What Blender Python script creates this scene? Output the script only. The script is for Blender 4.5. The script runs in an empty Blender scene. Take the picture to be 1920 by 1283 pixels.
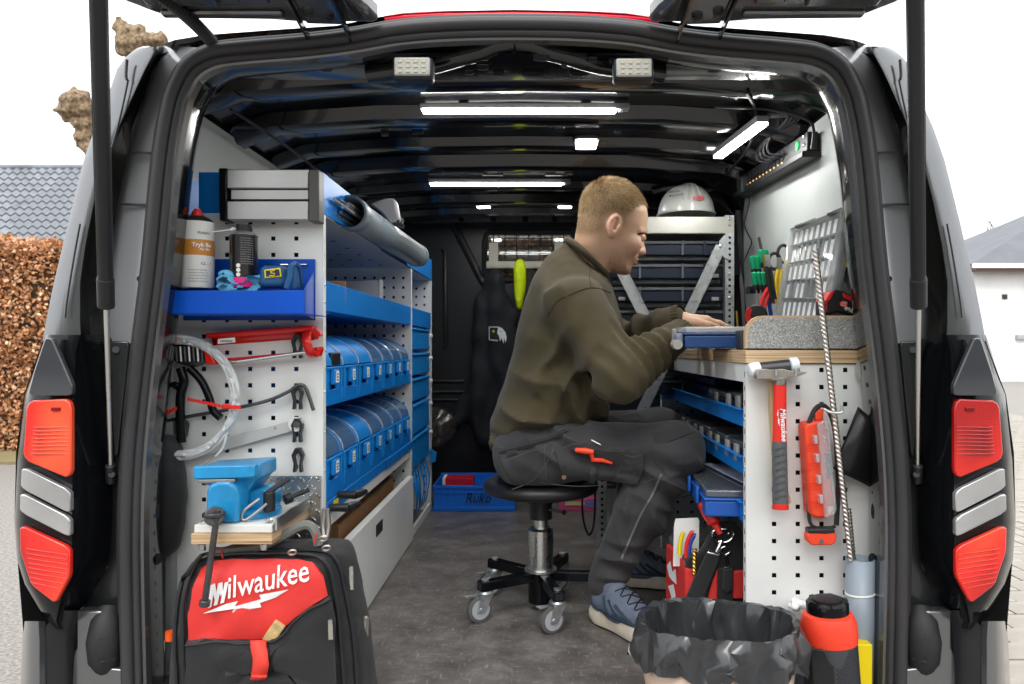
import bpy, bmesh, math, random
import numpy as np
from mathutils import Vector, Matrix
R = math.radians
random.seed(7); np.random.seed(7)
scene = bpy.context.scene
COL = scene.collection

# ------------------------------------------------------------------ camera
# camera 0.76 m above the van floor, 1.5 m behind the rear opening, level
F_PX, VPX, VPY, CAM_Z = 1403.0, 1010.0, 650.0, 0.76
cam_d = bpy.data.cameras.new('camera')
cam = bpy.data.objects.new('camera', cam_d); COL.objects.link(cam)
cam.location = (0, 0, CAM_Z); cam.rotation_euler = (R(90), 0, 0)
cam_d.sensor_width = 36.0; cam_d.lens = F_PX / 1920 * 36.0
cam_d.shift_x = -(VPX - 960) / 1920; cam_d.shift_y = (VPY - 641.5) / 1920
cam_d.clip_start = 0.05; cam_d.clip_end = 500
cam_d.dof.use_dof = True; cam_d.dof.focus_distance = 2.0; cam_d.dof.aperture_fstop = 6.3
scene.camera = cam

# ------------------------------------------------------------------ world: overcast daylight
SUN_EL, SUN_ROT = R(50), R(190)
w = bpy.data.worlds.new('World'); scene.world = w; w.use_nodes = True
nt = w.node_tree; nt.nodes.clear()
out = nt.nodes.new('ShaderNodeOutputWorld')
sky = nt.nodes.new('ShaderNodeTexSky'); sky.sky_type = 'NISHITA'; sky.sun_disc = False
sky.sun_elevation = SUN_EL; sky.sun_rotation = SUN_ROT
hs = nt.nodes.new('ShaderNodeHueSaturation'); hs.inputs['Saturation'].default_value = 0.10
bg1 = nt.nodes.new('ShaderNodeBackground'); bg1.inputs['Strength'].default_value = 0.07
cl = nt.nodes.new('ShaderNodeBackground'); cl.inputs['Color'].default_value = (0.97, 0.985, 1, 1); cl.inputs['Strength'].default_value = 1.0
# an overcast dome is brighter overhead than at the horizon
tcw = nt.nodes.new('ShaderNodeTexCoord'); sx = nt.nodes.new('ShaderNodeSeparateXYZ'); nt.links.new(tcw.outputs['Generated'], sx.inputs[0])
mrw = nt.nodes.new('ShaderNodeMapRange'); mrw.inputs[3].default_value = .86; mrw.inputs[4].default_value = 1.75; nt.links.new(sx.outputs['Z'], mrw.inputs[0]); nt.links.new(mrw.outputs[0], cl.inputs['Strength'])
ad = nt.nodes.new('ShaderNodeAddShader')
nt.links.new(sky.outputs[0], hs.inputs['Color']); nt.links.new(hs.outputs[0], bg1.inputs['Color'])
nt.links.new(bg1.outputs[0], ad.inputs[0]); nt.links.new(cl.outputs[0], ad.inputs[1])
nt.links.new(ad.outputs[0], out.inputs['Surface'])
sd = bpy.data.lights.new('sun', 'SUN'); sd.energy = 1.2; sd.angle = R(25); sd.color = (1, 0.97, 0.93)
sun = bpy.data.objects.new('sun', sd); COL.objects.link(sun)
sun.rotation_euler = (R(90) - SUN_EL, 0, R(-10))      # high, from behind the photographer
sun.location = (0, -5, 8)
scene.view_settings.view_transform = 'Standard'; scene.view_settings.look = 'None'
scene.view_settings.gamma = 1; scene.view_settings.exposure = 0.55
scene.render.engine = 'CYCLES'
scene.cycles.use_denoising = True
scene.cycles.use_adaptive_sampling = True; scene.cycles.adaptive_threshold = .02
scene.cycles.max_bounces = 6; scene.cycles.transparent_max_bounces = 12
scene.cycles.caustics_reflective = False; scene.cycles.caustics_refractive = False
scene.cycles.sample_clamp_indirect = 6

# ------------------------------------------------------------------ helpers
def P(px, py, Y):
    """point of the place that the photo shows at (px, py), Y metres in front of the camera"""
    return Vector(((px - VPX) * Y / F_PX, Y, CAM_Z - (py - VPY) * Y / F_PX))
def S(Y): return Y / F_PX          # metres per photo pixel at depth Y

class MB:
    def __init__(self): self.v = []; self.f = []; self.mi = []; self.m = 0
    def _add(self, vs, fs):
        o = len(self.v); self.v.extend([tuple(p) for p in vs])
        for f in fs: self.f.append(tuple(i + o for i in f)); self.mi.append(self.m)
        return self
    def box(self, x0, x1, y0, y1, z0, z1):
        return self._add([(x0,y0,z0),(x1,y0,z0),(x1,y1,z0),(x0,y1,z0),(x0,y0,z1),(x1,y0,z1),(x1,y1,z1),(x0,y1,z1)],
            [(0,3,2,1),(4,5,6,7),(0,1,5,4),(1,2,6,5),(2,3,7,6),(3,0,4,7)])
    def obox(self, c, size, M=None):
        M = M or Matrix.Identity(3); c = Vector(c); hx, hy, hz = [s / 2 for s in size]
        vs = [c + M @ Vector((sx*hx, sy*hy, sz*hz)) for sz in (-1, 1) for sx, sy in ((-1,-1),(1,-1),(1,1),(-1,1))]
        return self._add(vs, [(0,3,2,1),(4,5,6,7),(0,1,5,4),(1,2,6,5),(2,3,7,6),(3,0,4,7)])
    def beam(self, p0, p1, w, t, up=(0, -1, 0)):
        """rectangular bar from p0 to p1: width w across, thickness t along up"""
        p0, p1 = Vector(p0), Vector(p1); d = (p1 - p0); L = d.length; d.normalize(); up = Vector(up)
        s = d.cross(up).normalized(); u = s.cross(d).normalized()
        M = Matrix((s, d, u)).transposed()
        return self.obox((p0 + p1) / 2, (w, L, t), M)
    def cyl(self, p0, p1, r0, r1=None, n=16, caps=True):
        p0, p1 = Vector(p0), Vector(p1); r1 = r0 if r1 is None else r1
        d = (p1 - p0).normalized(); a = Vector((0, 0, 1)) if abs(d.z) < .9 else Vector((1, 0, 0))
        s = d.cross(a).normalized(); u = s.cross(d)
        vs = []
        for p, r in ((p0, r0), (p1, r1)):
            for i in range(n):
                t = 2*math.pi*i/n; vs.append(p + s*(math.cos(t)*r) + u*(math.sin(t)*r))
        fs = [(i, i+n, (i+1) % n + n, (i+1) % n) for i in range(n)]
        if caps: fs += [tuple(range(n)), tuple(range(2*n-1, n-1, -1))]
        return self._add(vs, fs)
    def tube(self, pts, r, n=8, closed=False, caps=True, prof=None):
        pts = [Vector(p) for p in pts]; N = len(pts)
        rs = r if isinstance(r, (list, tuple)) else [r]*N
        T = []
        for i in range(N):
            a = pts[(i-1) % N] if (closed or i > 0) else pts[i]
            b = pts[(i+1) % N] if (closed or i < N-1) else pts[i]
            T.append((b - a).normalized())
        a = Vector((0, 0, 1)) if abs(T[0].z) < .9 else Vector((1, 0, 0))
        s = T[0].cross(a).normalized(); vs = []
        for i in range(N):
            s = (s - T[i]*s.dot(T[i])).normalized(); u = T[i].cross(s)
            for k in range(n):
                if prof: c, q = prof[k]
                else: t = 2*math.pi*k/n; c, q = math.cos(t), math.sin(t)
                vs.append(pts[i] + s*(c*rs[i]) + u*(q*rs[i]))
        fs = []
        for i in range(N if closed else N-1):
            j = (i+1) % N
            for k in range(n): fs.append((i*n+k, i*n+(k+1) % n, j*n+(k+1) % n, j*n+k))
        if caps and not closed: fs += [tuple(range(n-1, -1, -1)), tuple((N-1)*n+k for k in range(n))]
        return self._add(vs, fs)
    def lathe(self, prof, o=(0,0,0), n=24, axis=(0,0,1), sx=1, sy=1):
        o = Vector(o); d = Vector(axis).normalized()
        a = Vector((1, 0, 0)) if abs(d.x) < .9 else Vector((0, 0, 1))
        u = d.cross(a).normalized(); s = u.cross(d)
        vs, fs = [], []
        for r, z in prof:
            for k in range(n):
                t = 2*math.pi*k/n; vs.append(o + d*z + s*(r*sx*math.cos(t)) + u*(r*sy*math.sin(t)))
        m = len(prof)
        for i in range(m-1):
            for k in range(n): fs.append((i*n+k, i*n+(k+1) % n, (i+1)*n+(k+1) % n, (i+1)*n+k))
        if prof[0][0] > 1e-6: fs.append(tuple(range(n-1, -1, -1)))
        if prof[-1][0] > 1e-6: fs.append(tuple((m-1)*n+k for k in range(n)))
        return self._add(vs, fs)
    def prism(self, pts, vec):
        pts = [Vector(p) for p in pts]; vec = Vector(vec); n = len(pts)
        nr = Vector((0, 0, 0))
        for i in range(n): nr += pts[i].cross(pts[(i+1) % n])
        if nr.dot(vec) > 0: pts = pts[::-1]
        vs = pts + [p + vec for p in pts]
        fs = [tuple(range(n)), tuple(range(2*n-1, n-1, -1))]
        fs += [((i+1) % n, i, i+n, (i+1) % n + n) for i in range(n)]
        return self._add(vs, fs)
    def pp(self, poly, Y, depth):
        """polygon of photo points on the plane Y, extruded depth metres away from the camera"""
        return self.prism([P(a, b, Y) for a, b in poly], (0, depth, 0))
    def grid(self, rows, close=False):
        m = len(rows[0]); vs = [p for r in rows for p in r]; fs = []
        for i in range(len(rows)-1):
            for k in range(m if close else m-1):
                fs.append((i*m+k, i*m+(k+1) % m, (i+1)*m+(k+1) % m, (i+1)*m+k))
        return self._add(vs, fs)
    def mirror(self, xc):
        b = MB(); b.v = [(2*xc-x, y, z) for x, y, z in self.v]; b.f = [f[::-1] for f in self.f]; b.mi = list(self.mi); return b
    def move(self, d):
        self.v = [(x+d[0], y+d[1], z+d[2]) for x, y, z in self.v]; return self
    def xf(self, M):
        self.v = [tuple(M @ Vector(p)) for p in self.v]; return self
    def join(self, o):
        k = len(self.v); self.v += o.v; self.f += [tuple(i+k for i in f) for f in o.f]; self.mi += o.mi; return self

def mesh_of(mb, name, mats, smooth=True, ang=38):
    me = bpy.data.meshes.new(name); me.from_pydata(mb.v, [], mb.f); me.validate()
    for m in (mats if isinstance(mats, (list, tuple)) else [mats]): me.materials.append(m)
    if len(me.materials) > 1 and len(me.polygons) == len(mb.mi): me.polygons.foreach_set('material_index', mb.mi)
    if smooth and len(me.polygons):
        me.shade_smooth()
        try: me.set_sharp_from_angle(angle=R(ang))
        except Exception: pass
    me.update(); return me
def obj(name, mb, mats, parent=None, smooth=True, bevel=0, seg=2, loc=None, ang=38, label=None, solid=0, sub=0):
    base = Vector((0, 0, 0))
    if parent is not None:
        q = parent
        while q is not None: base += q.location; q = q.parent
    if loc is None and (base.length > 0): mb.v = [(x-base.x, y-base.y, z-base.z) for x, y, z in mb.v]
    o = bpy.data.objects.new(name, mesh_of(mb, name, mats, smooth, ang)); COL.objects.link(o)
    if parent is not None: o.parent = parent
    if loc is not None: o.location = loc
    if solid:
        md = o.modifiers.new('solid', 'SOLIDIFY'); md.thickness = solid; md.offset = 0
    if bevel:
        md = o.modifiers.new('bevel', 'BEVEL'); md.width = bevel; md.segments = seg; md.limit_method = 'ANGLE'; md.angle_limit = R(35)
        md.harden_normals = False; md.use_clamp_overlap = True
    if sub:
        md = o.modifiers.new('sub', 'SUBSURF'); md.levels = sub; md.render_levels = sub
    if label: o['label'] = label
    return o
def tag(o, label, cat, group=None):
    o['label'] = label; o['category'] = cat
    if group: o['group'] = group
    return o
def thing(name, label, cat, loc=(0,0,0), group=None):
    o = bpy.data.objects.new(name, None); COL.objects.link(o); o.location = loc; o.empty_display_size = .05
    return tag(o, label, cat, group)
def copy_tree(o, parent=None, loc=None, label=None):
    c = o.copy(); COL.objects.link(c); c.parent = parent
    if loc is not None: c.location = loc
    if label: c['label'] = label
    for ch in list(o.children): copy_tree(ch, c)
    return c
def text_mb(body, size, loc, face=(0,-1,0), right=(1,0,0), shear=0.0, bold=0.0, ext=0.0006, align='LEFT', rot=0, xs=1):
    """lettering as a mesh lying on a surface whose outward normal is face"""
    cu = bpy.data.curves.new('t', 'FONT'); cu.body = body; cu.size = size; cu.shear = shear; cu.offset = bold*size
    cu.extrude = ext; cu.align_x = align; cu.resolution_u = 2
    ob = bpy.data.objects.new('t', cu); COL.objects.link(ob)
    bpy.context.view_layer.update()
    me = bpy.data.meshes.new_from_object(ob.evaluated_get(bpy.context.evaluated_depsgraph_get()))
    face = Vector(face).normalized(); rt = Vector(right); rt = (rt - face*rt.dot(face)).normalized(); up = face.cross(rt)
    M = Matrix((rt, up, face)).transposed() @ Matrix.Rotation(rot, 3, 'Z')
    mb = MB(); mb._add([Vector(loc) + M @ Vector((v.co.x*xs, v.co.y, v.co.z)) for v in me.vertices], [tuple(p.vertices) for p in me.polygons])
    bpy.data.objects.remove(ob); bpy.data.meshes.remove(me)
    return mb

# ------------------------------------------------------------------ materials
def M(name, col, rough=.5, metal=0., var=0., vs=8., bump=0., bs=60., coat=0., spec=.5, trans=0., emis=None, es=0., alpha=1, rvar=0., detail=4, aniso=0, sheen=0, ior=1.45, col2=None, stretch=None, wrinkle=0., ws=11.):
    m = bpy.data.materials.new(name); m.use_nodes = True; n = m.node_tree; b = n.nodes['Principled BSDF']
    I = b.inputs
    I['Base Color'].default_value = (*col, 1); I['Roughness'].default_value = rough; I['Metallic'].default_value = metal
    I['Coat Weight'].default_value = coat; I['Coat Roughness'].default_value = .05
    I['Specular IOR Level'].default_value = spec; I['Transmission Weight'].default_value = trans; I['Alpha'].default_value = alpha; I['IOR'].default_value = ior
    I['Anisotropic'].default_value = aniso
    if sheen: I['Sheen Weight'].default_value = sheen; I['Sheen Roughness'].default_value = .5
    if emis: I['Emission Color'].default_value = (*emis, 1); I['Emission Strength'].default_value = es
    if var or bump or rvar:
        tc = n.nodes.new('ShaderNodeTexCoord'); src = tc.outputs['Object']
        if stretch:
            mp = n.nodes.new('ShaderNodeMapping'); mp.inputs['Scale'].default_value = stretch
            n.links.new(src, mp.inputs[0]); src = mp.outputs[0]
        nz = n.nodes.new('ShaderNodeTexNoise'); nz.inputs['Scale'].default_value = vs; nz.inputs['Detail'].default_value = detail
        n.links.new(src, nz.inputs['Vector'])
        if var:
            mr = n.nodes.new('ShaderNodeMapRange'); mr.inputs[1].default_value = .3; mr.inputs[2].default_value = .7
            n.links.new(nz.outputs['Fac'], mr.inputs[0])
            mx = n.nodes.new('ShaderNodeMix'); mx.data_type = 'RGBA'
            c2 = col2 or tuple(max(0, c*(1+var)) for c in col); c1 = tuple(c*(1-var) for c in col) if not col2 else col
            mx.inputs[6].default_value = (*c1, 1); mx.inputs[7].default_value = (*c2, 1)
            n.links.new(mr.outputs[0], mx.inputs[0]); n.links.new(mx.outputs[2], I['Base Color'])
        if rvar:
            mr2 = n.nodes.new('ShaderNodeMapRange'); mr2.inputs[1].default_value = .3; mr2.inputs[2].default_value = .7
            mr2.inputs[3].default_value = max(0, rough-rvar); mr2.inputs[4].default_value = min(1, rough+rvar)
            n.links.new(nz.outputs['Fac'], mr2.inputs[0]); n.links.new(mr2.outputs[0], I['Roughness'])
        if bump:
            nb = n.nodes.new('ShaderNodeTexNoise'); nb.inputs['Scale'].default_value = bs; nb.inputs['Detail'].default_value = 3
            n.links.new(src, nb.inputs['Vector'])
            bp = n.nodes.new('ShaderNodeBump'); bp.inputs['Strength'].default_value = bump; bp.inputs['Distance'].default_value = .004
            n.links.new(nb.outputs['Fac'], bp.inputs['Height']); n.links.new(bp.outputs[0], I['Normal'])
            if wrinkle:
                nw = n.nodes.new('ShaderNodeTexNoise'); nw.noise_type = 'RIDGED_MULTIFRACTAL' if hasattr(nw, 'noise_type') else nw.noise_type
                nw.inputs['Scale'].default_value = ws; nw.inputs['Detail'].default_value = 2; nw.inputs['Distortion'].default_value = .8
                n.links.new(src, nw.inputs['Vector'])
                b2 = n.nodes.new('ShaderNodeBump'); b2.inputs['Strength'].default_value = wrinkle; b2.inputs['Distance'].default_value = .012
                n.links.new(nw.outputs['Fac'], b2.inputs['Height']); n.links.new(b2.outputs[0], bp.inputs['Normal'])
    return m
def clear(name, tint=(1,1,1), gloss=.35, rough=.06, haze=0, hcol=(.8,.85,.9)):
    """thin clear plastic or glass: mostly see-through, with a Fresnel gloss"""
    m = bpy.data.materials.new(name); m.use_nodes = True; n = m.node_tree; n.nodes.clear()
    o = n.nodes.new('ShaderNodeOutputMaterial'); t = n.nodes.new('ShaderNodeBsdfTransparent'); g = n.nodes.new('ShaderNodeBsdfGlossy')
    t.inputs[0].default_value = (*tint, 1); g.inputs['Roughness'].default_value = rough
    lw = n.nodes.new('ShaderNodeLayerWeight'); lw.inputs[0].default_value = .5
    pw = n.nodes.new('ShaderNodeMath'); pw.operation = 'POWER'; pw.inputs[1].default_value = 4; n.links.new(lw.outputs['Facing'], pw.inputs[0])
    ma = n.nodes.new('ShaderNodeMath'); ma.operation = 'MULTIPLY_ADD'; ma.inputs[1].default_value = .75; ma.inputs[2].default_value = .10*gloss/.25*.5; n.links.new(pw.outputs[0], ma.inputs[0])
    mx = n.nodes.new('ShaderNodeMixShader'); n.links.new(ma.outputs[0], mx.inputs[0])
    sh = t.outputs[0]
    if haze:
        df = n.nodes.new('ShaderNodeBsdfDiffuse'); df.inputs[0].default_value = (*hcol, 1); m2 = n.nodes.new('ShaderNodeMixShader'); m2.inputs[0].default_value = haze
        n.links.new(sh, m2.inputs[1]); n.links.new(df.outputs[0], m2.inputs[2]); sh = m2.outputs[0]
    n.links.new(sh, mx.inputs[1]); n.links.new(g.outputs[0], mx.inputs[2]); n.links.new(mx.outputs[0], o.inputs[0])
    return m

white_steel = M('white_powder_coat', (.78,.79,.77), .42, var=.05, vs=5, bump=.04, bs=300, rvar=.08, detail=8)
grey_lining = M('grey_lining_board', (.40,.42,.41), .5, var=.04, vs=4)
blue_steel = M('blue_powder_coat', (.003,.19,.62), .38, var=.06, vs=6, bump=.02, bs=300)
blue_royal = M('royal_blue_enamel', (.0,.075,.50), .28, coat=.3, var=.05)
blue_plastic = M('blue_bin_plastic', (.006,.24,.68), .38, var=.05, vs=20)
navy = M('navy_plastic', (.012,.03,.10), .35, var=.15, vs=10)
case_blue = M('case_blue_plastic', (.015,.10,.42), .4)
black_paint = M('black_gloss_body_paint', (.006,.0065,.008), .16, coat=.5, rvar=.05, vs=3)
black_pl = M('black_plastic', (.014,.015,.017), .42, var=.2, vs=9, bump=.05, bs=500)
black_gl = M('black_gloss_plastic', (.005,.0055,.007), .12, coat=0, spec=.22)
rubber = M('black_rubber', (.018,.018,.02), .62, var=.15, vs=14)
seal_rub = M('door_seal_rubber', (.035,.034,.037), .5, var=.12, vs=5)
body_grey = M('grey_metallic_body_paint', (.17,.175,.182), .20, metal=.7, coat=.5, var=.05, vs=2)
body_shaded = M('body_paint_shaded_side', (.055,.057,.06), .5, metal=.3, spec=.3, var=.06, vs=2)  # body paint darkened to stand in for dark surroundings mirrored in it
flange_lit = M('body_paint_lit_flange', (.34,.35,.365), .22, metal=.45, coat=.6, var=.06, vs=3)  # same body paint, lightened to stand in for its bright reflections
body_dark = M('dark_primer_paint', (.03,.032,.034), .28, metal=.3, coat=.5, var=.1, vs=5)
steel = M('brushed_steel', (.62,.62,.60), .32, metal=1, rvar=.08, vs=20)
zinc = M('zinc_plate', (.60,.62,.63), .36, metal=.9, var=.12, vs=60, rvar=.1)
dull_steel = M('worn_steel', (.36,.34,.32), .38, metal=.9, var=.15, vs=30)
chrome = M('chrome', (.8,.8,.8), .12, metal=1)
dark_steel = M('dark_steel', (.10,.10,.105), .35, metal=.8, var=.2, vs=30)
alu = M('anodised_aluminium', (.55,.55,.545), .34, metal=.6, var=.03, vs=3, stretch=(1,1,30))
red_pl = M('red_plastic', (.72,.025,.018), .38, var=.06)
red_paint = M('red_enamel', (.70,.014,.010), .22, coat=.4)
red_fab = M('red_fabric', (.62,.03,.028), .75, bump=.25, bs=900, var=.06, vs=12)
orange = M('orange_plastic', (.85,.10,.01), .45)
yellow = M('yellow_plastic', (.82,.62,.0), .4)
green_pl = M('green_grip', (.0,.30,.13), .4)
white_pl = M('white_plastic', (.82,.82,.80), .4, var=.03)
grey_pl = M('grey_latch_plastic', (.30,.29,.27), .45)
pvc = M('grey_pvc', (.20,.24,.27), .32, var=.05)
paper = M('white_paper', (.82,.82,.80), .7)
ink = M('black_ink', (.01,.01,.012), .6)
white_ink = M('white_print', (.85,.85,.85), .55)
hole_dark = M('dark_cavity', (.008,.010,.02), .8)
card = M('cardboard', (.26,.13,.055), .75, var=.12, vs=15)
fabric_blk = M('black_cordura', (.013,.013,.015), .72, bump=.35, bs=700, var=.25, vs=10, sheen=.15)
clear_pl = clear('clear_plastic', (.93,.95,.96), .25, .08, .14, (.55,.75,.9))
clear_bright = clear('frosted_clear_plastic', (.86,.88,.88), .4, .12, .35, (.8,.85,.88))
lamp_white = M('lamp_diffuser', (.9,.9,.9), .4, emis=(1,.99,.96), es=48.0)
gold = M('gold_titanium', (.75,.45,.10), .28, metal=1)
wood_h = M('ash_wood', (.52,.33,.16), .5, var=.15, vs=12, stretch=(8,8,1))
# ================================================================== SETTING
def nodes_mat(name):
    m = bpy.data.materials.new(name); m.use_nodes = True; return m, m.node_tree, m.node_tree.nodes['Principled BSDF']
def ramp(n, stops):
    r = n.nodes.new('ShaderNodeValToRGB'); e = r.color_ramp.elements
    while len(e) < len(stops): e.new(.5)
    for i, (p, c) in enumerate(stops): e[i].position = p; e[i].color = (*c, 1)
    return r
def floor_mat():
    m, n, b = nodes_mat('van_floor_vinyl'); tc = n.nodes.new('ShaderNodeTexCoord')
    a = n.nodes.new('ShaderNodeTexNoise'); a.inputs['Scale'].default_value = 9; a.inputs['Detail'].default_value = 10; a.inputs['Roughness'].default_value = .72
    n.links.new(tc.outputs['Object'], a.inputs[0])
    r = ramp(n, [(.30, (.062,.053,.048)), (.52, (.135,.120,.110)), (.74, (.25,.228,.212))]); n.links.new(a.outputs['Fac'], r.inputs[0])
    # fine pale scuffs in short strokes
    mp = n.nodes.new('ShaderNodeMapping'); mp.inputs['Scale'].default_value = (14, 75, 1); mp.inputs['Rotation'].default_value = (0, 0, .5)
    n.links.new(tc.outputs['Object'], mp.inputs[0])
    s = n.nodes.new('ShaderNodeTexNoise'); s.inputs['Scale'].default_value = 1.6; s.inputs['Detail'].default_value = 5; n.links.new(mp.outputs[0], s.inputs[0])
    mp2 = n.nodes.new('ShaderNodeMapping'); mp2.inputs['Scale'].default_value = (90, 16, 1); mp2.inputs['Rotation'].default_value = (0, 0, -.35)
    n.links.new(tc.outputs['Object'], mp2.inputs[0])
    s2 = n.nodes.new('ShaderNodeTexNoise'); s2.inputs['Scale'].default_value = 1.6; s2.inputs['Detail'].default_value = 5; n.links.new(mp2.outputs[0], s2.inputs[0])
    mxm = n.nodes.new('ShaderNodeMath'); mxm.operation = 'MAXIMUM'; n.links.new(s.outputs['Fac'], mxm.inputs[0]); n.links.new(s2.outputs['Fac'], mxm.inputs[1])
    mr = n.nodes.new('ShaderNodeMapRange'); mr.inputs[1].default_value = .60; mr.inputs[2].default_value = .78; mr.inputs[4].default_value = .85; n.links.new(mxm.outputs[0], mr.inputs[0])
    mx = n.nodes.new('ShaderNodeMix'); mx.data_type = 'RGBA'; mx.inputs[7].default_value = (.33,.315,.30,1)
    n.links.new(mr.outputs[0], mx.inputs[0]); n.links.new(r.outputs[0], mx.inputs[6]); n.links.new(mx.outputs[2], b.inputs['Base Color'])
    rr = n.nodes.new('ShaderNodeMapRange'); rr.inputs[3].default_value = .26; rr.inputs[4].default_value = .52; n.links.new(a.outputs['Fac'], rr.inputs[0]); n.links.new(rr.outputs[0], b.inputs['Roughness'])
    f = n.nodes.new('ShaderNodeTexNoise'); f.inputs['Scale'].default_value = 160; n.links.new(tc.outputs['Object'], f.inputs[0])
    bp = n.nodes.new('ShaderNodeBump'); bp.inputs['Strength'].default_value = .12; bp.inputs['Distance'].default_value = .002; n.links.new(f.outputs['Fac'], bp.inputs['Height']); n.links.new(bp.outputs[0], b.inputs['Normal'])
    return m
def speckle_mat():
    m, n, b = nodes_mat('speckled_laminate'); tc = n.nodes.new('ShaderNodeTexCoord')
    v = n.nodes.new('ShaderNodeTexVoronoi'); v.inputs['Scale'].default_value = 620; n.links.new(tc.outputs['Object'], v.inputs[0])
    sp = n.nodes.new('ShaderNodeSeparateColor'); n.links.new(v.outputs['Color'], sp.inputs[0])
    r = ramp(n, [(.0, (.08,.08,.08)), (.12, (.20,.20,.195)), (.55, (.28,.275,.265)), (.80, (.38,.375,.365)), (.93, (.58,.575,.565))]); n.links.new(sp.outputs[0], r.inputs[0])
    n.links.new(r.outputs[0], b.inputs['Base Color']); b.inputs['Roughness'].default_value = .45; return m
def ply_mat(name, ax=2):
    m, n, b = nodes_mat(name); tc = n.nodes.new('ShaderNodeTexCoord')
    mp = n.nodes.new('ShaderNodeMapping'); sc = [3., 3., 3.]; sc[ax] = 420.; mp.inputs['Scale'].default_value = sc; n.links.new(tc.outputs['Object'], mp.inputs[0])
    s = n.nodes.new('ShaderNodeTexNoise'); s.inputs['Scale'].default_value = 1; s.inputs['Detail'].default_value = 2; n.links.new(mp.outputs[0], s.inputs[0])
    r = ramp(n, [(.34, (.27,.15,.07)), (.46, (.50,.33,.18)), (.62, (.64,.47,.29))]); n.links.new(s.outputs['Fac'], r.inputs[0])
    n.links.new(r.outputs[0], b.inputs['Base Color']); b.inputs['Roughness'].default_value = .5; return m
def ground_mat():
    m, n, b = nodes_mat('asphalt'); tc = n.nodes.new('ShaderNodeTexCoord')
    a = n.nodes.new('ShaderNodeTexNoise'); a.inputs['Scale'].default_value = 60; a.inputs['Detail'].default_value = 6; n.links.new(tc.outputs['Object'], a.inputs[0])
    r = ramp(n, [(.3, (.13,.12,.105)), (.5, (.22,.205,.185)), (.7, (.33,.31,.285))]); n.links.new(a.outputs['Fac'], r.inputs[0])
    n.links.new(r.outputs[0], b.inputs['Base Color']); b.inputs['Roughness'].default_value = .85
    bp = n.nodes.new('ShaderNodeBump'); bp.inputs['Strength'].default_value = .6; bp.inputs['Distance'].default_value = .01; n.links.new(a.outputs['Fac'], bp.inputs['Height']); n.links.new(bp.outputs[0], b.inputs['Normal'])
    return m
GZ = -0.55
g = MB(); g.box(-200, 200, -150, 300, GZ-.3, GZ)
go = obj('ground', g, ground_mat()); go['kind'] = 'structure'

# ---- brick pavement on the right of the van
pave = M('paver_concrete', (.30,.275,.24), .85, var=.16, vs=7, bump=.4, bs=120)
pave_joint = M('paver_joint_sand', (.16,.145,.115), .95, var=.2, vs=30)
pv = MB(); pv.box(1.15, 9.0, 1.6, 27, GZ, GZ+.012)
pvo = obj('pavement', pv, pave_joint); pvo['kind'] = 'structure'
pm = MB(); pm.box(-.117, .117, -.082, .082, 0, .034)
pme = mesh_of(pm, 'paver', pave)
cand = []
for j in range(70):
    for i in range(34):
        x = 1.3 + i*.242 + (.121 if j % 2 else 0); y = 1.75 + j*.172
        if x < 8.9: cand.append((abs(x/y - .635), x, y))
cand.sort()
for k, (_, x, y) in enumerate(cand[:300]):
    o = bpy.data.objects.new('paver', pme); COL.objects.link(o); o.parent = pvo
    o.location = (x, y, GZ+.002+random.uniform(0, .005)); o.rotation_euler = (random.uniform(-.012,.012), random.uniform(-.012,.012), random.uniform(-.02,.02))
rest = MB()
for _, x, y in cand[300:]:
    q = MB(); q.v = list(pm.v); q.f = list(pm.f); q.mi = list(pm.mi); rest.join(q.move((x, y, GZ+.003+random.uniform(0,.004))))
for j in range(70, 140):
    y = 1.75 + j*.172
    rest.box(1.3, 8.9, y-.08, y+.08, GZ+.004, GZ+.034)
ro = obj('pavers_far', rest, pave, pvo); ro['kind'] = 'stuff'; ro.name = 'paver_field'

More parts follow.
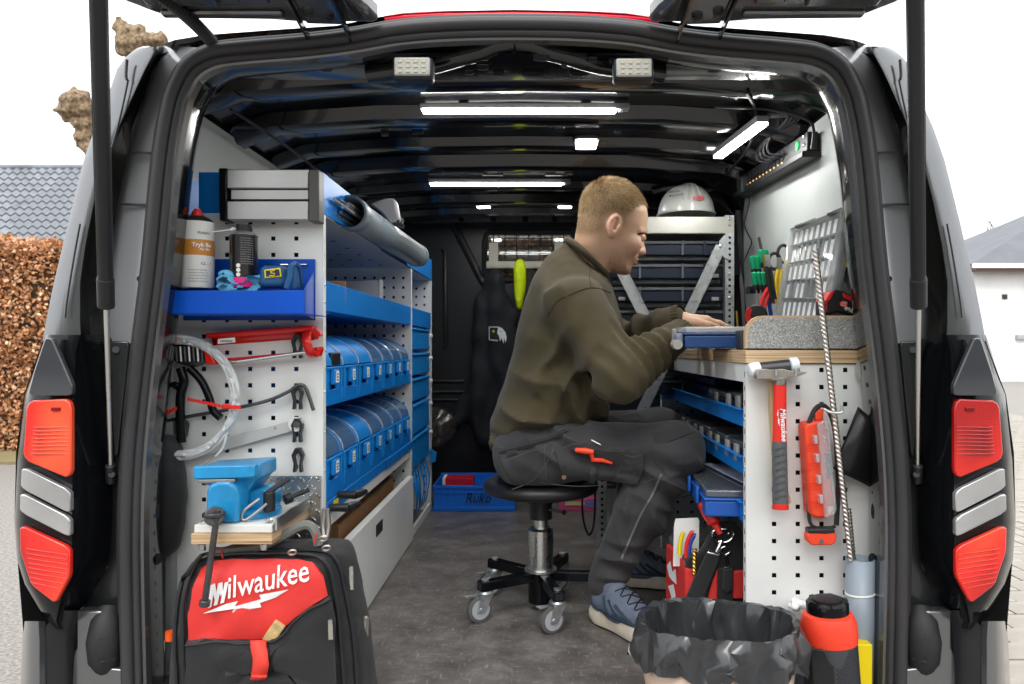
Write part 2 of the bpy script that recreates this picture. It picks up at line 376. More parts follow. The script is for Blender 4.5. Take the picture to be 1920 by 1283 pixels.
# ---- beech hedge on the left, keeping its brown winter leaves
def hedge(name, label, x0, x1, y0, y1, h, nleaf, seed):
    rng = np.random.RandomState(seed)
    t = thing(name, label, 'hedge', ((x0+x1)/2, (y0+y1)/2, GZ), 'beech hedges')
    core = MB(); core.box(x0+.12, x1-.12, y0+.14, y1-.12, GZ, GZ+h-.12)
    obj('twig_core', core, M('twig_core', (.05,.028,.015), .9), t)
    n = nleaf; u = rng.rand(n); side = rng.rand(n)
    X = x0 + (x1-x0)*rng.rand(n); Yv = np.where(side < .75, y0 + .16*rng.rand(n)**1.0, y0 + (y1-y0)*rng.rand(n)); Z = GZ + h*rng.rand(n)
    top = (side >= .75); Z = np.where(top, GZ + h + .05*np.sin(X*4.3) + .04*np.sin(X*11) - .16*rng.rand(n), Z)
    sd = (side > .6) & (side < .75); X = np.where(sd, (x1 if x1 < 0 else x0) - np.sign(x1)*-.0 + rng.uniform(-.14, .02, n), X); Yv = np.where(sd, y0 + (y1-y0)*rng.rand(n), Yv)
    Yv = Yv + .05*np.sin(X*3.1) + .04*np.sin(Z*5)
    c = np.stack([X, Yv, Z], 1)
    a = rng.normal(size=(n,3)); a /= np.linalg.norm(a, axis=1)[:,None]; b = rng.normal(size=(n,3)); b -= a*(a*b).sum(1)[:,None]; b /= np.linalg.norm(b, axis=1)[:,None]
    L = rng.uniform(.018, .038, n)[:,None]; W = L*.6
    V = np.stack([c-a*L, c+b*W, c+a*L, c-b*W], 1).reshape(-1,3)
    me = bpy.data.meshes.new('foliage'); me.from_pydata((V - np.array(t.location)).tolist(), [], [(4*i,4*i+1,4*i+2,4*i+3) for i in range(n)])
    for col in ((.56,.27,.12),(.68,.38,.20),(.40,.18,.075),(.74,.52,.33)):
        me.materials.append(M('beech_leaf', col, .5, var=.25, vs=3))
    me.polygons.foreach_set('material_index', rng.choice(4, n, p=[.4,.3,.2,.1]).astype(np.int32)); me.update()
    o = bpy.data.objects.new('foliage', me); COL.objects.link(o); o.parent = t; o['kind'] = 'stuff'
hedge('beech_hedge', 'brown leaved beech hedge standing left of the van below the tiled roof', -9.5, -3.2, 9.2, 10.4, 2.66, 52000, 1)
hedge('beech_hedge', 'brown beech hedge seen through the far side window beyond the tool wall', -2.0, 6.5, 13.0, 14.0, 3.3, 14000, 2)

# grass verge and dirt at the hedge foot
vg = MB(); vg.box(-12, -3, 8.3, 9.3, GZ, GZ+.03)
vo = obj('verge', vg, M('verge_soil', (.24,.18,.10), .95, var=.35, vs=6, bump=.8, bs=30, col2=(.16,.17,.06))); vo['kind'] = 'structure'

# ---- house with glazed tile roof behind the hedge
th = thing('house', 'low house with grey glazed pantile roof behind the brown hedge', 'house', (-14, 24, GZ))
wl = MB(); wl.box(-26, -9.2, 23.2, 31, GZ, 2.6); obj('wall', wl, M('house_render', (.6,.58,.54), .85, var=.05), th)
tile_m = M('glazed_tile', (.15,.165,.185), .34, coat=.2, var=.3, vs=1.5)
rb = MB(); rb.prism([Vector((-26.5,22.6,2.35)), Vector((-26.5,27.0,7.15)), Vector((-26.5,31.4,2.35))], (17.8,0,0)); roof = obj('roof', rb, M('roof_batten', (.03,.032,.036), .8), th, bevel=0)
# each tile: an S shaped pan, laid in courses up the slope
tm = MB(); rows = []
for v in (0., .42):
    rows.append([Vector((.30*u-.15, v*math.cos(R(47.5)), v*math.sin(R(47.5)) + .040*math.cos(u*2*math.pi) + (.075 if v == 0 else .012))) for u in [i/8 for i in range(9)]])
rows.insert(0, [p + Vector((0, .004, -.08)) for p in rows[0]])
tile_shade = M('tile_lip_shade', (.045,.05,.058), .6)  # lips coloured dark to stand for the shadow under each tile
tm.m = 1; tm.grid(rows[:2]); tm.m = 0; tm.grid(rows[1:]); tme = mesh_of(tm, 'tile', [tile_m, tile_shade])
tl = []
for c in range(19):
    for i in range(60):
        x = -26.4 + .30*i; yy = 22.55 + c*.34*math.cos(R(47.5)); zz = 2.36 + c*.34*math.sin(R(47.5)) + .02
        tl.append((abs(x - (-14.8)), x, yy, zz))
tl.sort(); strip = MB()
for k, (_, x, yy, zz) in enumerate(tl):
    if k < 300:
        o = bpy.data.objects.new('tile', tme); COL.objects.link(o); o.parent = roof; o.location = Vector((x, yy, zz)) - Vector((-14, 24, GZ))
    else:
        q = MB(); q.v = list(tm.v); q.f = list(tm.f); q.mi = list(tm.mi); strip.join(q.move((x, yy, zz)))
so = obj('tile_field', strip, [tile_m, tile_shade], roof); so['kind'] = 'stuff'
rg = MB(); rg.cyl((-26.5, 27, 7.22), (-8.7, 27, 7.22), .12, n=10); obj('ridge', rg, tile_m, roof)

# ---- white house on the right
hr = thing('house', 'white rendered house with grey roof and white gutter right of the van', 'house', (22, 30, GZ))
rend = M('white_render', (.74,.74,.73), .85, var=.06, vs=2, bump=.5, bs=25)
wl = MB(); wl.box(16.25, 34, 28, 38, GZ, 3.55); obj('wall', wl, rend, hr)
ev = MB(); ev.prism([Vector((16.05,27.45,3.50)), Vector((16.05,27.45,3.66)), Vector((16.05,28.1,3.62))], (18,0,0)); obj('soffit', ev, M('soffit_brown', (.12,.075,.07), .7), hr)
gu = MB(); gu.beam((15.9,27.40,3.72), (34,27.40,3.72), .16, .13); obj('gutter', gu, white_pl, hr)
rf = MB(); rf._add([(15.9,27.4,3.8),(40,27.4,3.8),(40,33,7.6),(24,33,7.6),(15.9,38.6,3.8),(40,38.6,3.8)], [(0,1,2,3),(4,0,3),(5,4,3,2),(0,4,5,1)]); rfo = obj('roof', rf, M('roof_felt', (.12,.125,.14), .75, var=.12, vs=1.2, bump=.5, bs=8), hr)
vt = MB(); vt.pp([(1880,552),(1889,552),(1889,561),(1880,561)], 27.96, .1); obj('vent', vt, black_pl, hr)
vt = MB(); vt.pp([(1924,520),(1960,520),(1960,628),(1924,628)], 27.95, .1); wnd = obj('window', vt, M('window_glass', (.05,.06,.07), .1), hr)
vt = MB(); vt.pp([(1908,628),(1950,628),(1950,636),(1908,636)], 27.85, .2); obj('window_sill', vt, M('sill_stone', (.35,.35,.35), .7), wnd)

# ---- dark trees added out of view behind the photographer, for the paint to reflect
tlm = MB(); rngt = random.Random(8)
for k in range(46):
    x = -34+k*1.5; h = rngt.uniform(3.6,5.6); y = -13+rngt.uniform(-1.2,1.2)
    tlm.lathe([(.3,0),(1.1,.3),(1.5,h*.45),(1.2,h*.8),(.4,h)], (x,y,GZ), 9)
tl_o = obj('added_tree_line', tlm, M('dark_foliage', (.045,.055,.03), .9, var=.3, vs=2)); tl_o['kind'] = 'stuff'
# ---- trees
bark = M('knobbly_bark', (.065,.042,.024), .9, var=.4, vs=26, bump=1.0, bs=60, col2=(.33,.235,.14), detail=6)
def sdf_mesh(fn, lo, hi, h, smooth=2):
    """naive surface nets over fn(points Nx3) -> distance, evaluated finely only near the surface"""
    lo = np.array(lo, float); hi = np.array(hi, float); K = 4
    nc = np.ceil((hi-lo)/(h*K)).astype(int) + 1
    ax = [lo[i] + (np.arange(nc[i])+.5)*h*K - .5*h for i in range(3)]
    G = np.stack(np.meshgrid(*ax, indexing='ij'), -1).reshape(-1,3)
    dc = fn(G).reshape(nc)
    D = dc.repeat(K,0).repeat(K,1).repeat(K,2).astype(np.float32)
    mask = np.abs(D) < h*K*1.9 + .004
    idx = np.argwhere(mask); pts = lo + idx*h
    D[mask] = fn(pts)
    s = D < 0
    cs = np.zeros(np.array(D.shape)-1, np.int8); sh = cs.shape
    for a in (0,1):
        for b in (0,1):
            for c in (0,1): cs += s[a:a+sh[0], b:b+sh[1], c:c+sh[2]]
    act = (cs > 0) & (cs < 8); vid = -np.ones(sh, int); ci = np.argwhere(act); vid[act] = np.arange(len(ci))
    acc = np.zeros((len(ci),3)); cnt = np.zeros(len(ci))
    corners = [(a,b,c) for a in (0,1) for b in (0,1) for c in (0,1)]
    for i, A in enumerate(corners):
        for B in corners[i+1:]:
            if sum(abs(A[k]-B[k]) for k in range(3)) != 1: continue
            da = D[ci[:,0]+A[0], ci[:,1]+A[1], ci[:,2]+A[2]]; db = D[ci[:,0]+B[0], ci[:,1]+B[1], ci[:,2]+B[2]]
            x = (da < 0) != (db < 0); t = np.where(x, da/np.where(x, da-db, 1), 0)
            acc += np.where(x[:,None], np.array(A) + t[:,None]*(np.array(B)-np.array(A)), 0); cnt += x
    V = lo + (ci + acc/np.maximum(cnt,1)[:,None])*h
    F = []
    for ax_ in range(3):
        o1, o2 = [(1,2),(2,0),(0,1)][ax_]
        sl = [slice(None)]*3; sl2 = [slice(None)]*3
        sl[ax_] = slice(0, D.shape[ax_]-1); sl2[ax_] = slice(1, D.shape[ax_])
        cr = s[tuple(sl)] != s[tuple(sl2)]; e = np.argwhere(cr)
        ok = (e[:,o1] > 0) & (e[:,o2] > 0) & (e[:,o1] < sh[o1]) & (e[:,o2] < sh[o2]); e = e[ok]
        if not len(e): continue
        def at(d1, d2):
            q = e.copy(); q[:,o1] -= d1; q[:,o2] -= d2; return vid[q[:,0],q[:,1],q[:,2]]
        Q = np.stack([at(1,1), at(0,1), at(0,0), at(1,0)], 1)
        neg = s[e[:,0],e[:,1],e[:,2]]
        Q[~neg] = Q[~neg][:, ::-1]
        F.append(Q[(Q >= 0).all(1)])
    F = np.concatenate(F)
    for _ in range(smooth):
        ed = np.concatenate([F[:,[0,1]],F[:,[1,2]],F[:,[2,3]],F[:,[3,0]]]); S_ = np.zeros_like(V); c_ = np.zeros(len(V))
        for k in range(3): S_[:,k] = np.bincount(ed[:,0], V[ed[:,1],k], len(V)) + np.bincount(ed[:,1], V[ed[:,0],k], len(V))
        c_ = np.bincount(ed[:,0], minlength=len(V)) + np.bincount(ed[:,1], minlength=len(V))
        V = .5*V + .5*S_/np.maximum(c_,1)[:,None]
    mb = MB(); mb.v = [tuple(p) for p in V.tolist()]; mb.f = [tuple(q) for q in F.tolist()]; mb.mi = [0]*len(mb.f)
    return mb
def smin(a, b, k):
    h = np.clip(.5 + .5*(b-a)/k, 0, 1); return b + (a-b)*h - k*h*(1-h)
def smax(a, b, k): return -smin(-a, -b, k)
def cap(p, a, b, ra, rb=None):
    rb = ra if rb is None else rb
    a = np.array(a, float); b = np.array(b, float); ab = b-a
    t = np.clip(((p-a)@ab)/(ab@ab), 0, 1); return np.linalg.norm(p-a-t[:,None]*ab, axis=1) - (ra+(rb-ra)*t)
def ell(p, c, r, Rm=None):
    q = p - np.array(c, float)
    if Rm is not None: q = q @ np.array(Rm)
    r = np.array(r, float); k = np.linalg.norm(q/r, axis=1); return (k-1)*r.min()*.5 + (k-1)*.5*np.linalg.norm(q,axis=1)/np.maximum(k,1e-6)
def rbx(p, c, half, rr, Rm=None):
    q = p - np.array(c, float)
    if Rm is not None: q = q @ np.array(Rm)
    q = np.abs(q) - (np.array(half, float)-rr)
    return np.linalg.norm(np.maximum(q,0), axis=1) + np.minimum(q.max(1), 0) - rr
def wob(p, s, seed=0):
    """cheap smooth noise from a few sines, about -1..1"""
    r = np.random.RandomState(seed); o = 0
    for i in range(5):
        k = r.normal(size=3)*s*(1+.55*i); o = o + np.sin(p@k + r.rand()*6.28)/(1+.5*i)
    return o/2.6

pt = thing('pollard_tree', 'pollarded tree with knobbly brown fists rising behind the van left corner', 'tree', (-4.35, 8.0, GZ))
def pollard(p):
    d = cap(p, (-4.35,8,GZ-.1), (-4.4,8,2.2), .26, .2)
    d = smin(d, cap(p, (-4.4,8,2.1), P(165,268,8), .16, .085), .08)
    d = smin(d, cap(p, (-4.4,8,2.1), P(262,105,8), .17, .10), .08)
    for (x, y, r) in [(160,240,.10),(150,205,.15),(138,195,.14),(123,212,.085),(148,180,.08),(158,262,.07)]: d = smin(d, np.linalg.norm(p-np.array(P(x,y,8)),axis=1)-r, .06)
    for (x, y, r) in [(255,85,.17),(235,75,.10),(225,50,.085),(248,62,.09),(280,80,.12),(302,75,.08),(312,90,.05),(222,92,.05),(265,60,.05)]: d = smin(d, np.linalg.norm(p-np.array(P(x,y,8)),axis=1)-r, .05)
    return d - .028*wob(p, 18, 3) - .03*wob(p, 45, 4)
obj('trunk', sdf_mesh(pollard, (-5.4,7.6,GZ-.1), (-3.8,8.4,4.5), .022, 0), bark, pt, ang=80)

def bare_tree(name, label, base, h, seed, mat, spread=.55, depth=6, r0=None):
    t = thing(name, label, 'tree', base, 'bare winter trees'); rng = random.Random(seed)
    tr, cr = MB(), MB()
    def grow(p, d, L, r, k):
        q = p + d*L; (tr if k < 2 else cr).cyl(p, q, r, r*.66, n=5 if k < 3 else 4, caps=False)
        if k >= depth: return
        for i in range(2 if k else 4):
            e = Vector((rng.gauss(0,1), rng.gauss(0,1), rng.gauss(.35,.6))).normalized()
            grow(p.lerp(q, rng.uniform(.75,1)), (d + e*spread*rng.uniform(.6,1.3)).normalized(), L*rng.uniform(.62,.85), r*.62, k+1)
    grow(Vector(base), Vector((0,0,1)), h*.28, r0 or h*.036, 0)
    obj('trunk', tr, mat, t); o = obj('crown', cr, mat, t); o['kind'] = 'stuff'
twig = M('twig_bark', (.16,.125,.09), .9, var=.2)
bare_tree('bare_tree', 'tall bare tree standing behind the white house roof', (26.0, 42, GZ), 10.0, 5, twig)
bare_tree('bare_tree', 'low bushy bare tree left of the white house', (27.2, 46, GZ), 7.6, 9, twig, .8, 7)
bare_tree('bare_tree', 'bare tree at the right edge behind the white house', (30.0, 47, GZ), 8.6, 11, twig, .8, 7)

# ================================================================== THE VAN
VXC = (963 - VPX) * S(1.51)                      # centre plane of the van
van = thing('van', 'dark grey panel van seen from behind with its tailgate raised', 'van', (VXC, 3.2, GZ))
def both(name, fn, mat, parent=van, **kw):
    a = fn(); b = a.mirror(VXC); obj(name, a, mat, parent, **kw); return obj(name, b, mat, parent, **kw)

# floor with the dark vinyl
fl = MB(); fl.box(VXC-.86, VXC+.86, 1.50, 4.05, -.03, 0); obj('floor', fl, floor_mat(), van)
fs = MB(); fs.box(VXC-.70, VXC+.70, 1.47, 1.55, -.12, .004); obj('sill_plate', fs, alu, van, bevel=.004)

# door seal: a double-lipped rubber moulding running round the opening
SEAL = [(247,1330),(245,1230),(243,1150),(241,1000),(246,860),(261,700),(285,500),(304,300),(321,200),(335,160),(356,126),(395,103),(450,94),(560,85),(640,76),(700,66),(740,59),(800,53),(880,49),(963,48)]
def smooth_path(pts, n=4):
    out = []; pts = [Vector(p) for p in pts]
    for i in range(len(pts)-1):
        p0 = pts[max(i-1,0)]; p1 = pts[i]; p2 = pts[i+1]; p3 = pts[min(i+2,len(pts)-1)]
        for k in range(n):
            t = k/n; out.append(.5*((2*p1)+(p2-p0)*t+(2*p0-5*p1+4*p2-p3)*t*t+(3*p1-p0-3*p2+p3)*t**3))
    out.append(pts[-1]); return out
def mir(p): return Vector((2*VXC-p.x, p.y, p.z))
def loop(pts, Y):
    L = smooth_path([P(a, b, Y) for a, b in pts]); return L + [mir(p) for p in L[-2::-1]]
sp = loop(SEAL, 1.55)
sm = MB(); sm.tube([p + Vector((0,-.012,0)) for p in sp], .0135, n=12)
sealo = obj('door_seal', sm, seal_rub, van)
c0 = Vector((VXC, 1.55, .72))
def inset(pts, d, dy): # towards the middle of the opening
    out = []
    for i, p in enumerate(pts):
        a = pts[max(i-1,0)]; b = pts[min(i+1,len(pts)-1)]; t = (b-a).normalized(); n = Vector((t.z, 0, -t.x))
        out.append(p + n*d + Vector((0,dy,0)))
    return out
sm = MB(); sm.tube(inset(sp, .017, -.004), .009, n=10); obj('seal_lip', sm, seal_rub, sealo)
sm = MB(); sm.tube(inset(sp, -.017, .002), .008, n=10); obj('seal_lip', sm, seal_rub, sealo)
# painted flange inside the seal, then the dark jamb running into the van
fr = MB(); fr.grid([inset(sp,.016,.004), inset(sp,.026,.010), inset(sp,.030,.025)]); obj('opening_flange', fr, body_grey, van)
fr = MB(); fr.grid([inset(sp,.030,.025), inset(sp,.029,.05), inset(sp,.024,.08), inset(sp,.014,.11), inset(sp,-.048,.21)]); obj('door_jamb', fr, black_paint, van)
for (x, y, rx, ry) in [(318,360,7,11),(326,372,5,8),(330,300,6,8),(290,960,4,16),(293,1050,6,10),(290,925,3,4),(286,880,2,3),(322,415,5,8),(300,700,4,9),(305,620,3,3)]:
    both('jamb_hole', lambda: MB().pp([(x+rx*math.cos(t), y+ry*math.sin(t)) for t in [k*math.pi/5 for k in range(10)]], 1.606, .012), hole_dark)

# rear quarter: lofted from the body side, round the light cluster, into the drain channel and up to the seal
rowsL = []
Q = [ # y : outer x, pale edge, channel left, channel right, flange, seal
 (640,(80,120,152,170,195,210,262)),(600,(87,122,150,168,192,207,266)),(530,(101,134,150,162,196,218,279)),(460,(118,146,160,172,207,226,286)),
 (380,(137,160,176,186,220,236,293)),(300,(157,178,196,204,236,249,301)),(240,(178,205,222,228,248,262,309)),(200,(196,222,240,246,262,273,316)),
 (160,(209,238,258,264,274,288,330)),(130,(219,250,272,279,287,305,345)),(108,(235,262,284,291,299,320,366)),(97,(248,269,290,298,306,335,388)),(91,(257,275,292,299,307,338,398)),(87,(268,282,293,300,306,342,405))]
DY = (1.548,1.515,1.518,1.60,1.615,1.575,1.56)
for y, xs in Q: rowsL.append([P(x, y + (0 if i < 6 else 6), DY[i]) for i, x in enumerate(xs)])
def qgrid(cols):
    m = MB(); m.grid([[r[c] for c in cols] for r in rowsL]); return m
both('rear_pillar', lambda: qgrid((0,1,2)), body_grey, ang=60)
both('drain_channel', lambda: qgrid((2,3,4)), black_paint, ang=60)
both('pillar_flange', lambda: qgrid((4,5,6)), flange_lit, ang=60)
for tr_ in ([(238,112,1.505),(236,140,1.505),(238,150,1.505)],[(240,150,1.508),(232,190,1.508),(219,245,1.508),(206,290,1.508)],[(150,420,1.508),(139,480,1.508),(126,560,1.508),(122,596,1.508)],[(250,288,1.56),(266,287,1.557),(283,288,1.555)],[(222,383,1.566),(250,384,1.562),(280,385,1.56)]):
    both('sealant_bead', lambda: MB().tube(smooth_path([P(*q) for q in tr_],3), .002 if len(tr_) > 3 else .003, n=6), body_dark)
both('grommet', lambda: MB().cyl(P(262,523,1.552), P(262,523,1.57), .006, n=14), rubber)
def chan():
    m = MB(); m.tube([P(186,628,1.545), P(262,600,1.555)], .004, n=6); return m
# body side and roof running forward
def side():
    m = MB(); ol = [r[0] for r in rowsL]
    low = [P(27,980,1.60), P(30,850,1.60), P(45,740,1.60)]
    lowest = [P(60,1420,1.58), P(45,1200,1.60)]
    ol = lowest + low + ol
    def fw(p, y):
        k = (y-1.6)/.5 if y < 2.1 else 1
        return Vector((p.x - .035*min(1,k)*(1 if p.z < .95 else .6), y, p.z + (.02*min(1,k) if p.z > 1.25 else 0)))
    m.grid([ol, [fw(p,1.75) for p in ol], [fw(p,2.1) for p in ol], [fw(p,3.3) for p in ol], [fw(p,4.7) for p in ol]]); return m
both('side_panel', side, body_shaded, ang=50)
rt = [P(322,92,1.60), P(345,84,1.6), P(400,75,1.6), P(520,66,1.6), P(640,58,1.6), P(720,42,1.6), P(760,36,1.6), P(850,31,1.6), P(963,29,1.6)]
rt = rt + [mir(p) for p in rt[-2::-1]]
m = MB(); m.grid([[Vector((p.x,1.56,p.z-.006)) for p in rt], rt, [Vector((p.x,1.9,p.z+.015)) for p in rt], [Vector((p.x,4.7,p.z+.02)) for p in rt]]); obj('roof_skin', m, body_grey, van)
bl = MB(); bl.grid([[P(x, y, 1.575) for x, y in ((722,35),(760,29),(820,26),(963,24),(1100,26),(1170,29),(1235,38))],
                    [P(x, y, 1.565) for x, y in ((722,40),(760,36),(820,33),(963,31),(1100,33),(1170,37),(1235,42))]]); obj('roof_light_bar', bl, M('red_lens_bar', (.75,.01,.03), .2, emis=(.8,.0,.02), es=.15), van, solid=.012)

# light cluster
def lens_mat():
    m, n, b = nodes_mat('red_lens'); tc = n.nodes.new('ShaderNodeTexCoord')
    nz = n.nodes.new('ShaderNodeTexNoise'); nz.inputs['Scale'].default_value = 6; nz.inputs['Detail'].default_value = 1; n.links.new(tc.outputs['Object'], nz.inputs[0])
    r = ramp(n, [(.32, (.42,.004,.004)), (.52, (.75,.018,.010)), (.70, (.90,.10,.03))]); n.links.new(nz.outputs['Fac'], r.inputs[0]); n.links.new(r.outputs[0], b.inputs['Base Color'])
    hs_ = []
    for ax in ('X', 'Z'):
        wv = n.nodes.new('ShaderNodeTexWave'); wv.wave_type = 'BANDS'; wv.bands_direction = ax; wv.inputs['Scale'].default_value = 55; n.links.new(tc.outputs['Object'], wv.inputs[0]); hs_.append(wv)
    mm = n.nodes.new('ShaderNodeMath'); mm.operation = 'ADD'; n.links.new(hs_[0].outputs['Fac'], mm.inputs[0]); n.links.new(hs_[1].outputs['Fac'], mm.inputs[1])
    bp = n.nodes.new('ShaderNodeBump'); bp.inputs['Strength'].default_value = .10; bp.inputs['Distance'].default_value = .002; n.links.new(mm.outputs[0], bp.inputs['Height']); n.links.new(bp.outputs[0], b.inputs['Normal'])
    b.inputs['Roughness'].default_value = .3; b.inputs['Coat Weight'].default_value = .5; b.inputs['Coat Roughness'].default_value = .04
    return m
lens_red = lens_mat()
lens_clear = M('clear_lens', (.50,.50,.50), .24, coat=.5, metal=.6, var=.3, vs=4, bump=.06, bs=90)
lens_smoke = M('smoked_lens', (.05,.053,.06), .08, coat=1.0)
def clus_house():
    m = MB(); rows = []
    for y, o, a, b, c in [(628,83,100,150,186),(660,72,92,142,196),(700,60,82,140,203),(740,46,66,138,205),(860,32,52,136,206),(980,27,50,135,206),(1050,32,54,134,203),(1095,44,62,128,182),(1130,62,80,112,160),(1165,84,92,105,130),(1180,100,106,112,118)]:
        rows.append([P(o,y,1.60), P(o+4,y,1.535), P(a,y,1.492), P(b,y,1.482), P(b+8,y,1.492), P(c,y,1.555), P(c+6,y,1.60)])
    m.grid(rows); return m
for s_ in (0, 1):
    side_w = 'left' if s_ == 0 else 'right'
    f = (lambda a: a) if s_ == 0 else (lambda a: a.mirror(VXC))
    tlo = obj('tail_light', f(clus_house()), black_gl, van, ang=50)
    def lens(poly, dy=-.002, d=.014):
        m = MB(); pts = []
        n = len(poly)
        for i in range(n): # round the corners
            a, b, c = Vector(poly[i-1]), Vector(poly[i]), Vector(poly[(i+1) % n])
            for t in ((.12, 0), (.04, .04), (0, .12)): pts.append(tuple(b + (a-b)*t[0] + (c-b)*t[1]))
        def bulge(x): return 1.471 + .016*max(0,(80-x)/45)**1.5
        vs = [P(x, y, bulge(x)+dy) for x, y in pts]; m.prism(vs, (0, d, 0)); return f(m)
    obj('red_lens', lens([(50,752),(133,748),(133,900),(42,862)]), lens_red, tlo, bevel=.003)
    obj('red_lens', lens([(36,985),(130,1028),(130,1080),(103,1133),(58,1098),(37,1035)]), lens_red, tlo, bevel=.003)
    obj('reverse_lens', lens([(40,876),(131,921),(131,964),(38,915)]), lens_clear, tlo, bevel=.003)
    obj('reverse_lens', lens([(37,924),(131,972),(131,1009),(36,960)]), lens_clear, tlo, bevel=.003)
    obj('smoked_lens', lens([(84,634),(97,634),(135,722),(134,742),(52,742),(62,700)]), lens_smoke, tlo, bevel=.003)
    deep = M('lens_shadow_red', (.22,.002,.003), .3); hot = M('lens_core_orange', (.85,.055,.02), .3)
    def bit(poly, nm, mat, dy): obj(nm, lens(poly, dy, .004), mat, tlo, bevel=.001)
    bit([(95,764),(112,764),(112,771),(95,771)], 'bulb_slot', deep, -.0035)
    for k in range(11): bit([(62-k*.6,800+k*7),(129,800+k*7+2*(k>6)),(129,802+k*7+2*(k>6)),(62-k*.6,802+k*7)], 'lens_rib', lens_red, -.0028) if k < 8 else None
    for k in range(8): bit([(48+k*1.2,1028+k*9),(126-max(0,k-5)*8,1040+k*9),(126-max(0,k-5)*8,1041.6+k*9),(48+k*1.2,1029.6+k*9)], 'lens_rib', lens_red, -.0028)
    # bumper corner
    bm_ = MB(); bm_.grid([[P(x, y, d) for x, d in zip(xs, (1.62,1.54,1.49,1.485,1.50))] for y, xs in [(1165,(45,48,60,72,85)),(1200,(42,45,58,74,88)),(1290,(38,42,58,74,88)),(1500,(40,45,60,74,88))]])
    obj('bumper', f(bm_), body_grey, van, ang=60)
    bm_ = MB(); bm_.grid([[P(x, y, d) for x, d in zip(xs, (1.497,1.51,1.53,1.56))] for y, xs in [(1145,(110,132,146,150)),(1175,(86,120,143,150)),(1290,(88,122,136,145)),(1500,(88,122,132,140))]])
    obj('bumper_trim', f(bm_), black_pl, van, ang=60)
    bm_ = MB(); bm_.pp([(143,1146),(191,1146),(191,1150),(172,1185),(165,1235),(170,1250),(232,1256),(232,1420),(132,1420),(134,1235),(143,1215)], 1.53, .03)
    obj('bumper_step', f(bm_), body_grey, van, bevel=.004)
    st = MB(); st.tube([P(205,1140,1.56), P(200,1165,1.545), P(196,1200,1.54), P(198,1235,1.545), P(204,1252,1.555)], [.022,.030,.034,.032,.024], n=14)
    for k in range(5): st.tube([P(172,1205+k*11,1.535), P(190,1198+k*11,1.512), P(215,1192+k*11,1.53)], .003, n=6)
    obj('door_buffer', f(st), rubber, van)
    # inner pillar metal beside the cluster, with the strut bracket
    ip = MB(); ip.pp([(188,636),(225,632),(262,640),(252,760),(240,1000),(238,1160),(150,1160),(160,1122),(200,1065),(207,1000),(208,700)], 1.575, .02); obj('inner_pillar', f(ip), body_dark, van, bevel=.003)
    ip = MB(); ip.pp([(198,640),(240,640),(242,650),(238,690),(221,850),(215,860),(207,760),(207,700)], 1.562, .012); obj('strut_bracket', f(ip), body_grey if s_ == 2 else body_dark, van, bevel=.003)
    ip = MB(); ip.cyl(P(217,656,1.556), P(217,656,1.57), .007, n=10); obj('bolt', f(ip), dark_steel, van)
    # gas strut
    gs = MB(); a = P(184,-60,1.17); b = P(199,575,1.44); b = a + (b-a)
    gs.cyl(a, a.lerp(b,.92), .0135, n=20)
    gso = obj('gas_strut', f(gs), black_pl, van)
    gs = MB(); gs.cyl(a.lerp(b,.90), b, .0152, n=20); obj('end_collar', f(gs), black_pl, gso, bevel=.001)
    for k in range(5):
        gs = MB(); off = Vector((.0135*math.sin(-.9+.45*k), -.0135*math.cos(-.9+.45*k), 0)); gs.cyl(a+off, a.lerp(b,.89)+off, .0011, n=5); obj('groove', f(gs), black_gl, gso)
    gs = MB(); gs.cyl(b, P(208,890,1.545), .0045, n=12); obj('piston_rod', f(gs), steel, gso)
    gs = MB(); gs.cyl(P(207,872,1.538), P(209,905,1.552), .010, n=12); gs.cyl(P(209,890,1.535), P(216,893,1.575), .008, n=10); obj('ball_socket', f(gs), black_pl, gso, bevel=.002)

# raised tailgate: hinged at the roof, sloping up over the photographer
TG0 = Vector((VXC, 1.515, 1.413)); TGD = Vector((0, -1, .10)).normalized(); TGN = Vector((0, .10, 1)).normalized()
def tg(x, t, h=0): return Vector((VXC + x, TG0.y, TG0.z)) + TGD*t + TGN*h
tgo = MB()
W = lambda t: .735 - .02*t
# outer frame: side arms and hinge beam round the window
poly_o = [(-.47,.0),(-.475,.012),(-.70,.03),(-.77,.085),(-.80,.35),(-.80,1.15),(.80,1.15),(.80,.35),(.77,.085),(.70,.03),(.475,.012),(.47,.0)]
def tgp(poly, h0, h1, nm, mat, par, **kw):
    m = MB(); m.prism([tg(x,t,h0) for x, t in poly], TGN*(h1-h0)); return obj(nm, m, mat, par, **kw)
tail = None
armL = [(-.44,.0),(-.48,.006),(-.70,.028),(-.745,.075),(-.80,.35),(-.80,1.12),(-.62,1.12),(-.62,.34),(-.42,.19),(-.31,.10),(-.285,.05),(-.27,.0)]
tail = tgp(armL, 0, .045, 'tailgate', body_grey, van, bevel=.012)
tgp([(-x,t) for x,t in armL], 0, .045, 'tailgate_arm', body_grey, tail, bevel=.012)
tgp([(-.62,.78),(.62,.78),(.62,1.12),(-.62,1.12)], 0, .05, 'lower_panel', body_grey, tail, bevel=.01)
tgp([(-.27,.10),(.27,.10),(.60,.34),(.60,.78),(-.60,.78),(-.60,.34)], .03, .034, 'window_glass', clear('tailgate_glass', (.96,.98,.97), .2, .02), tail)
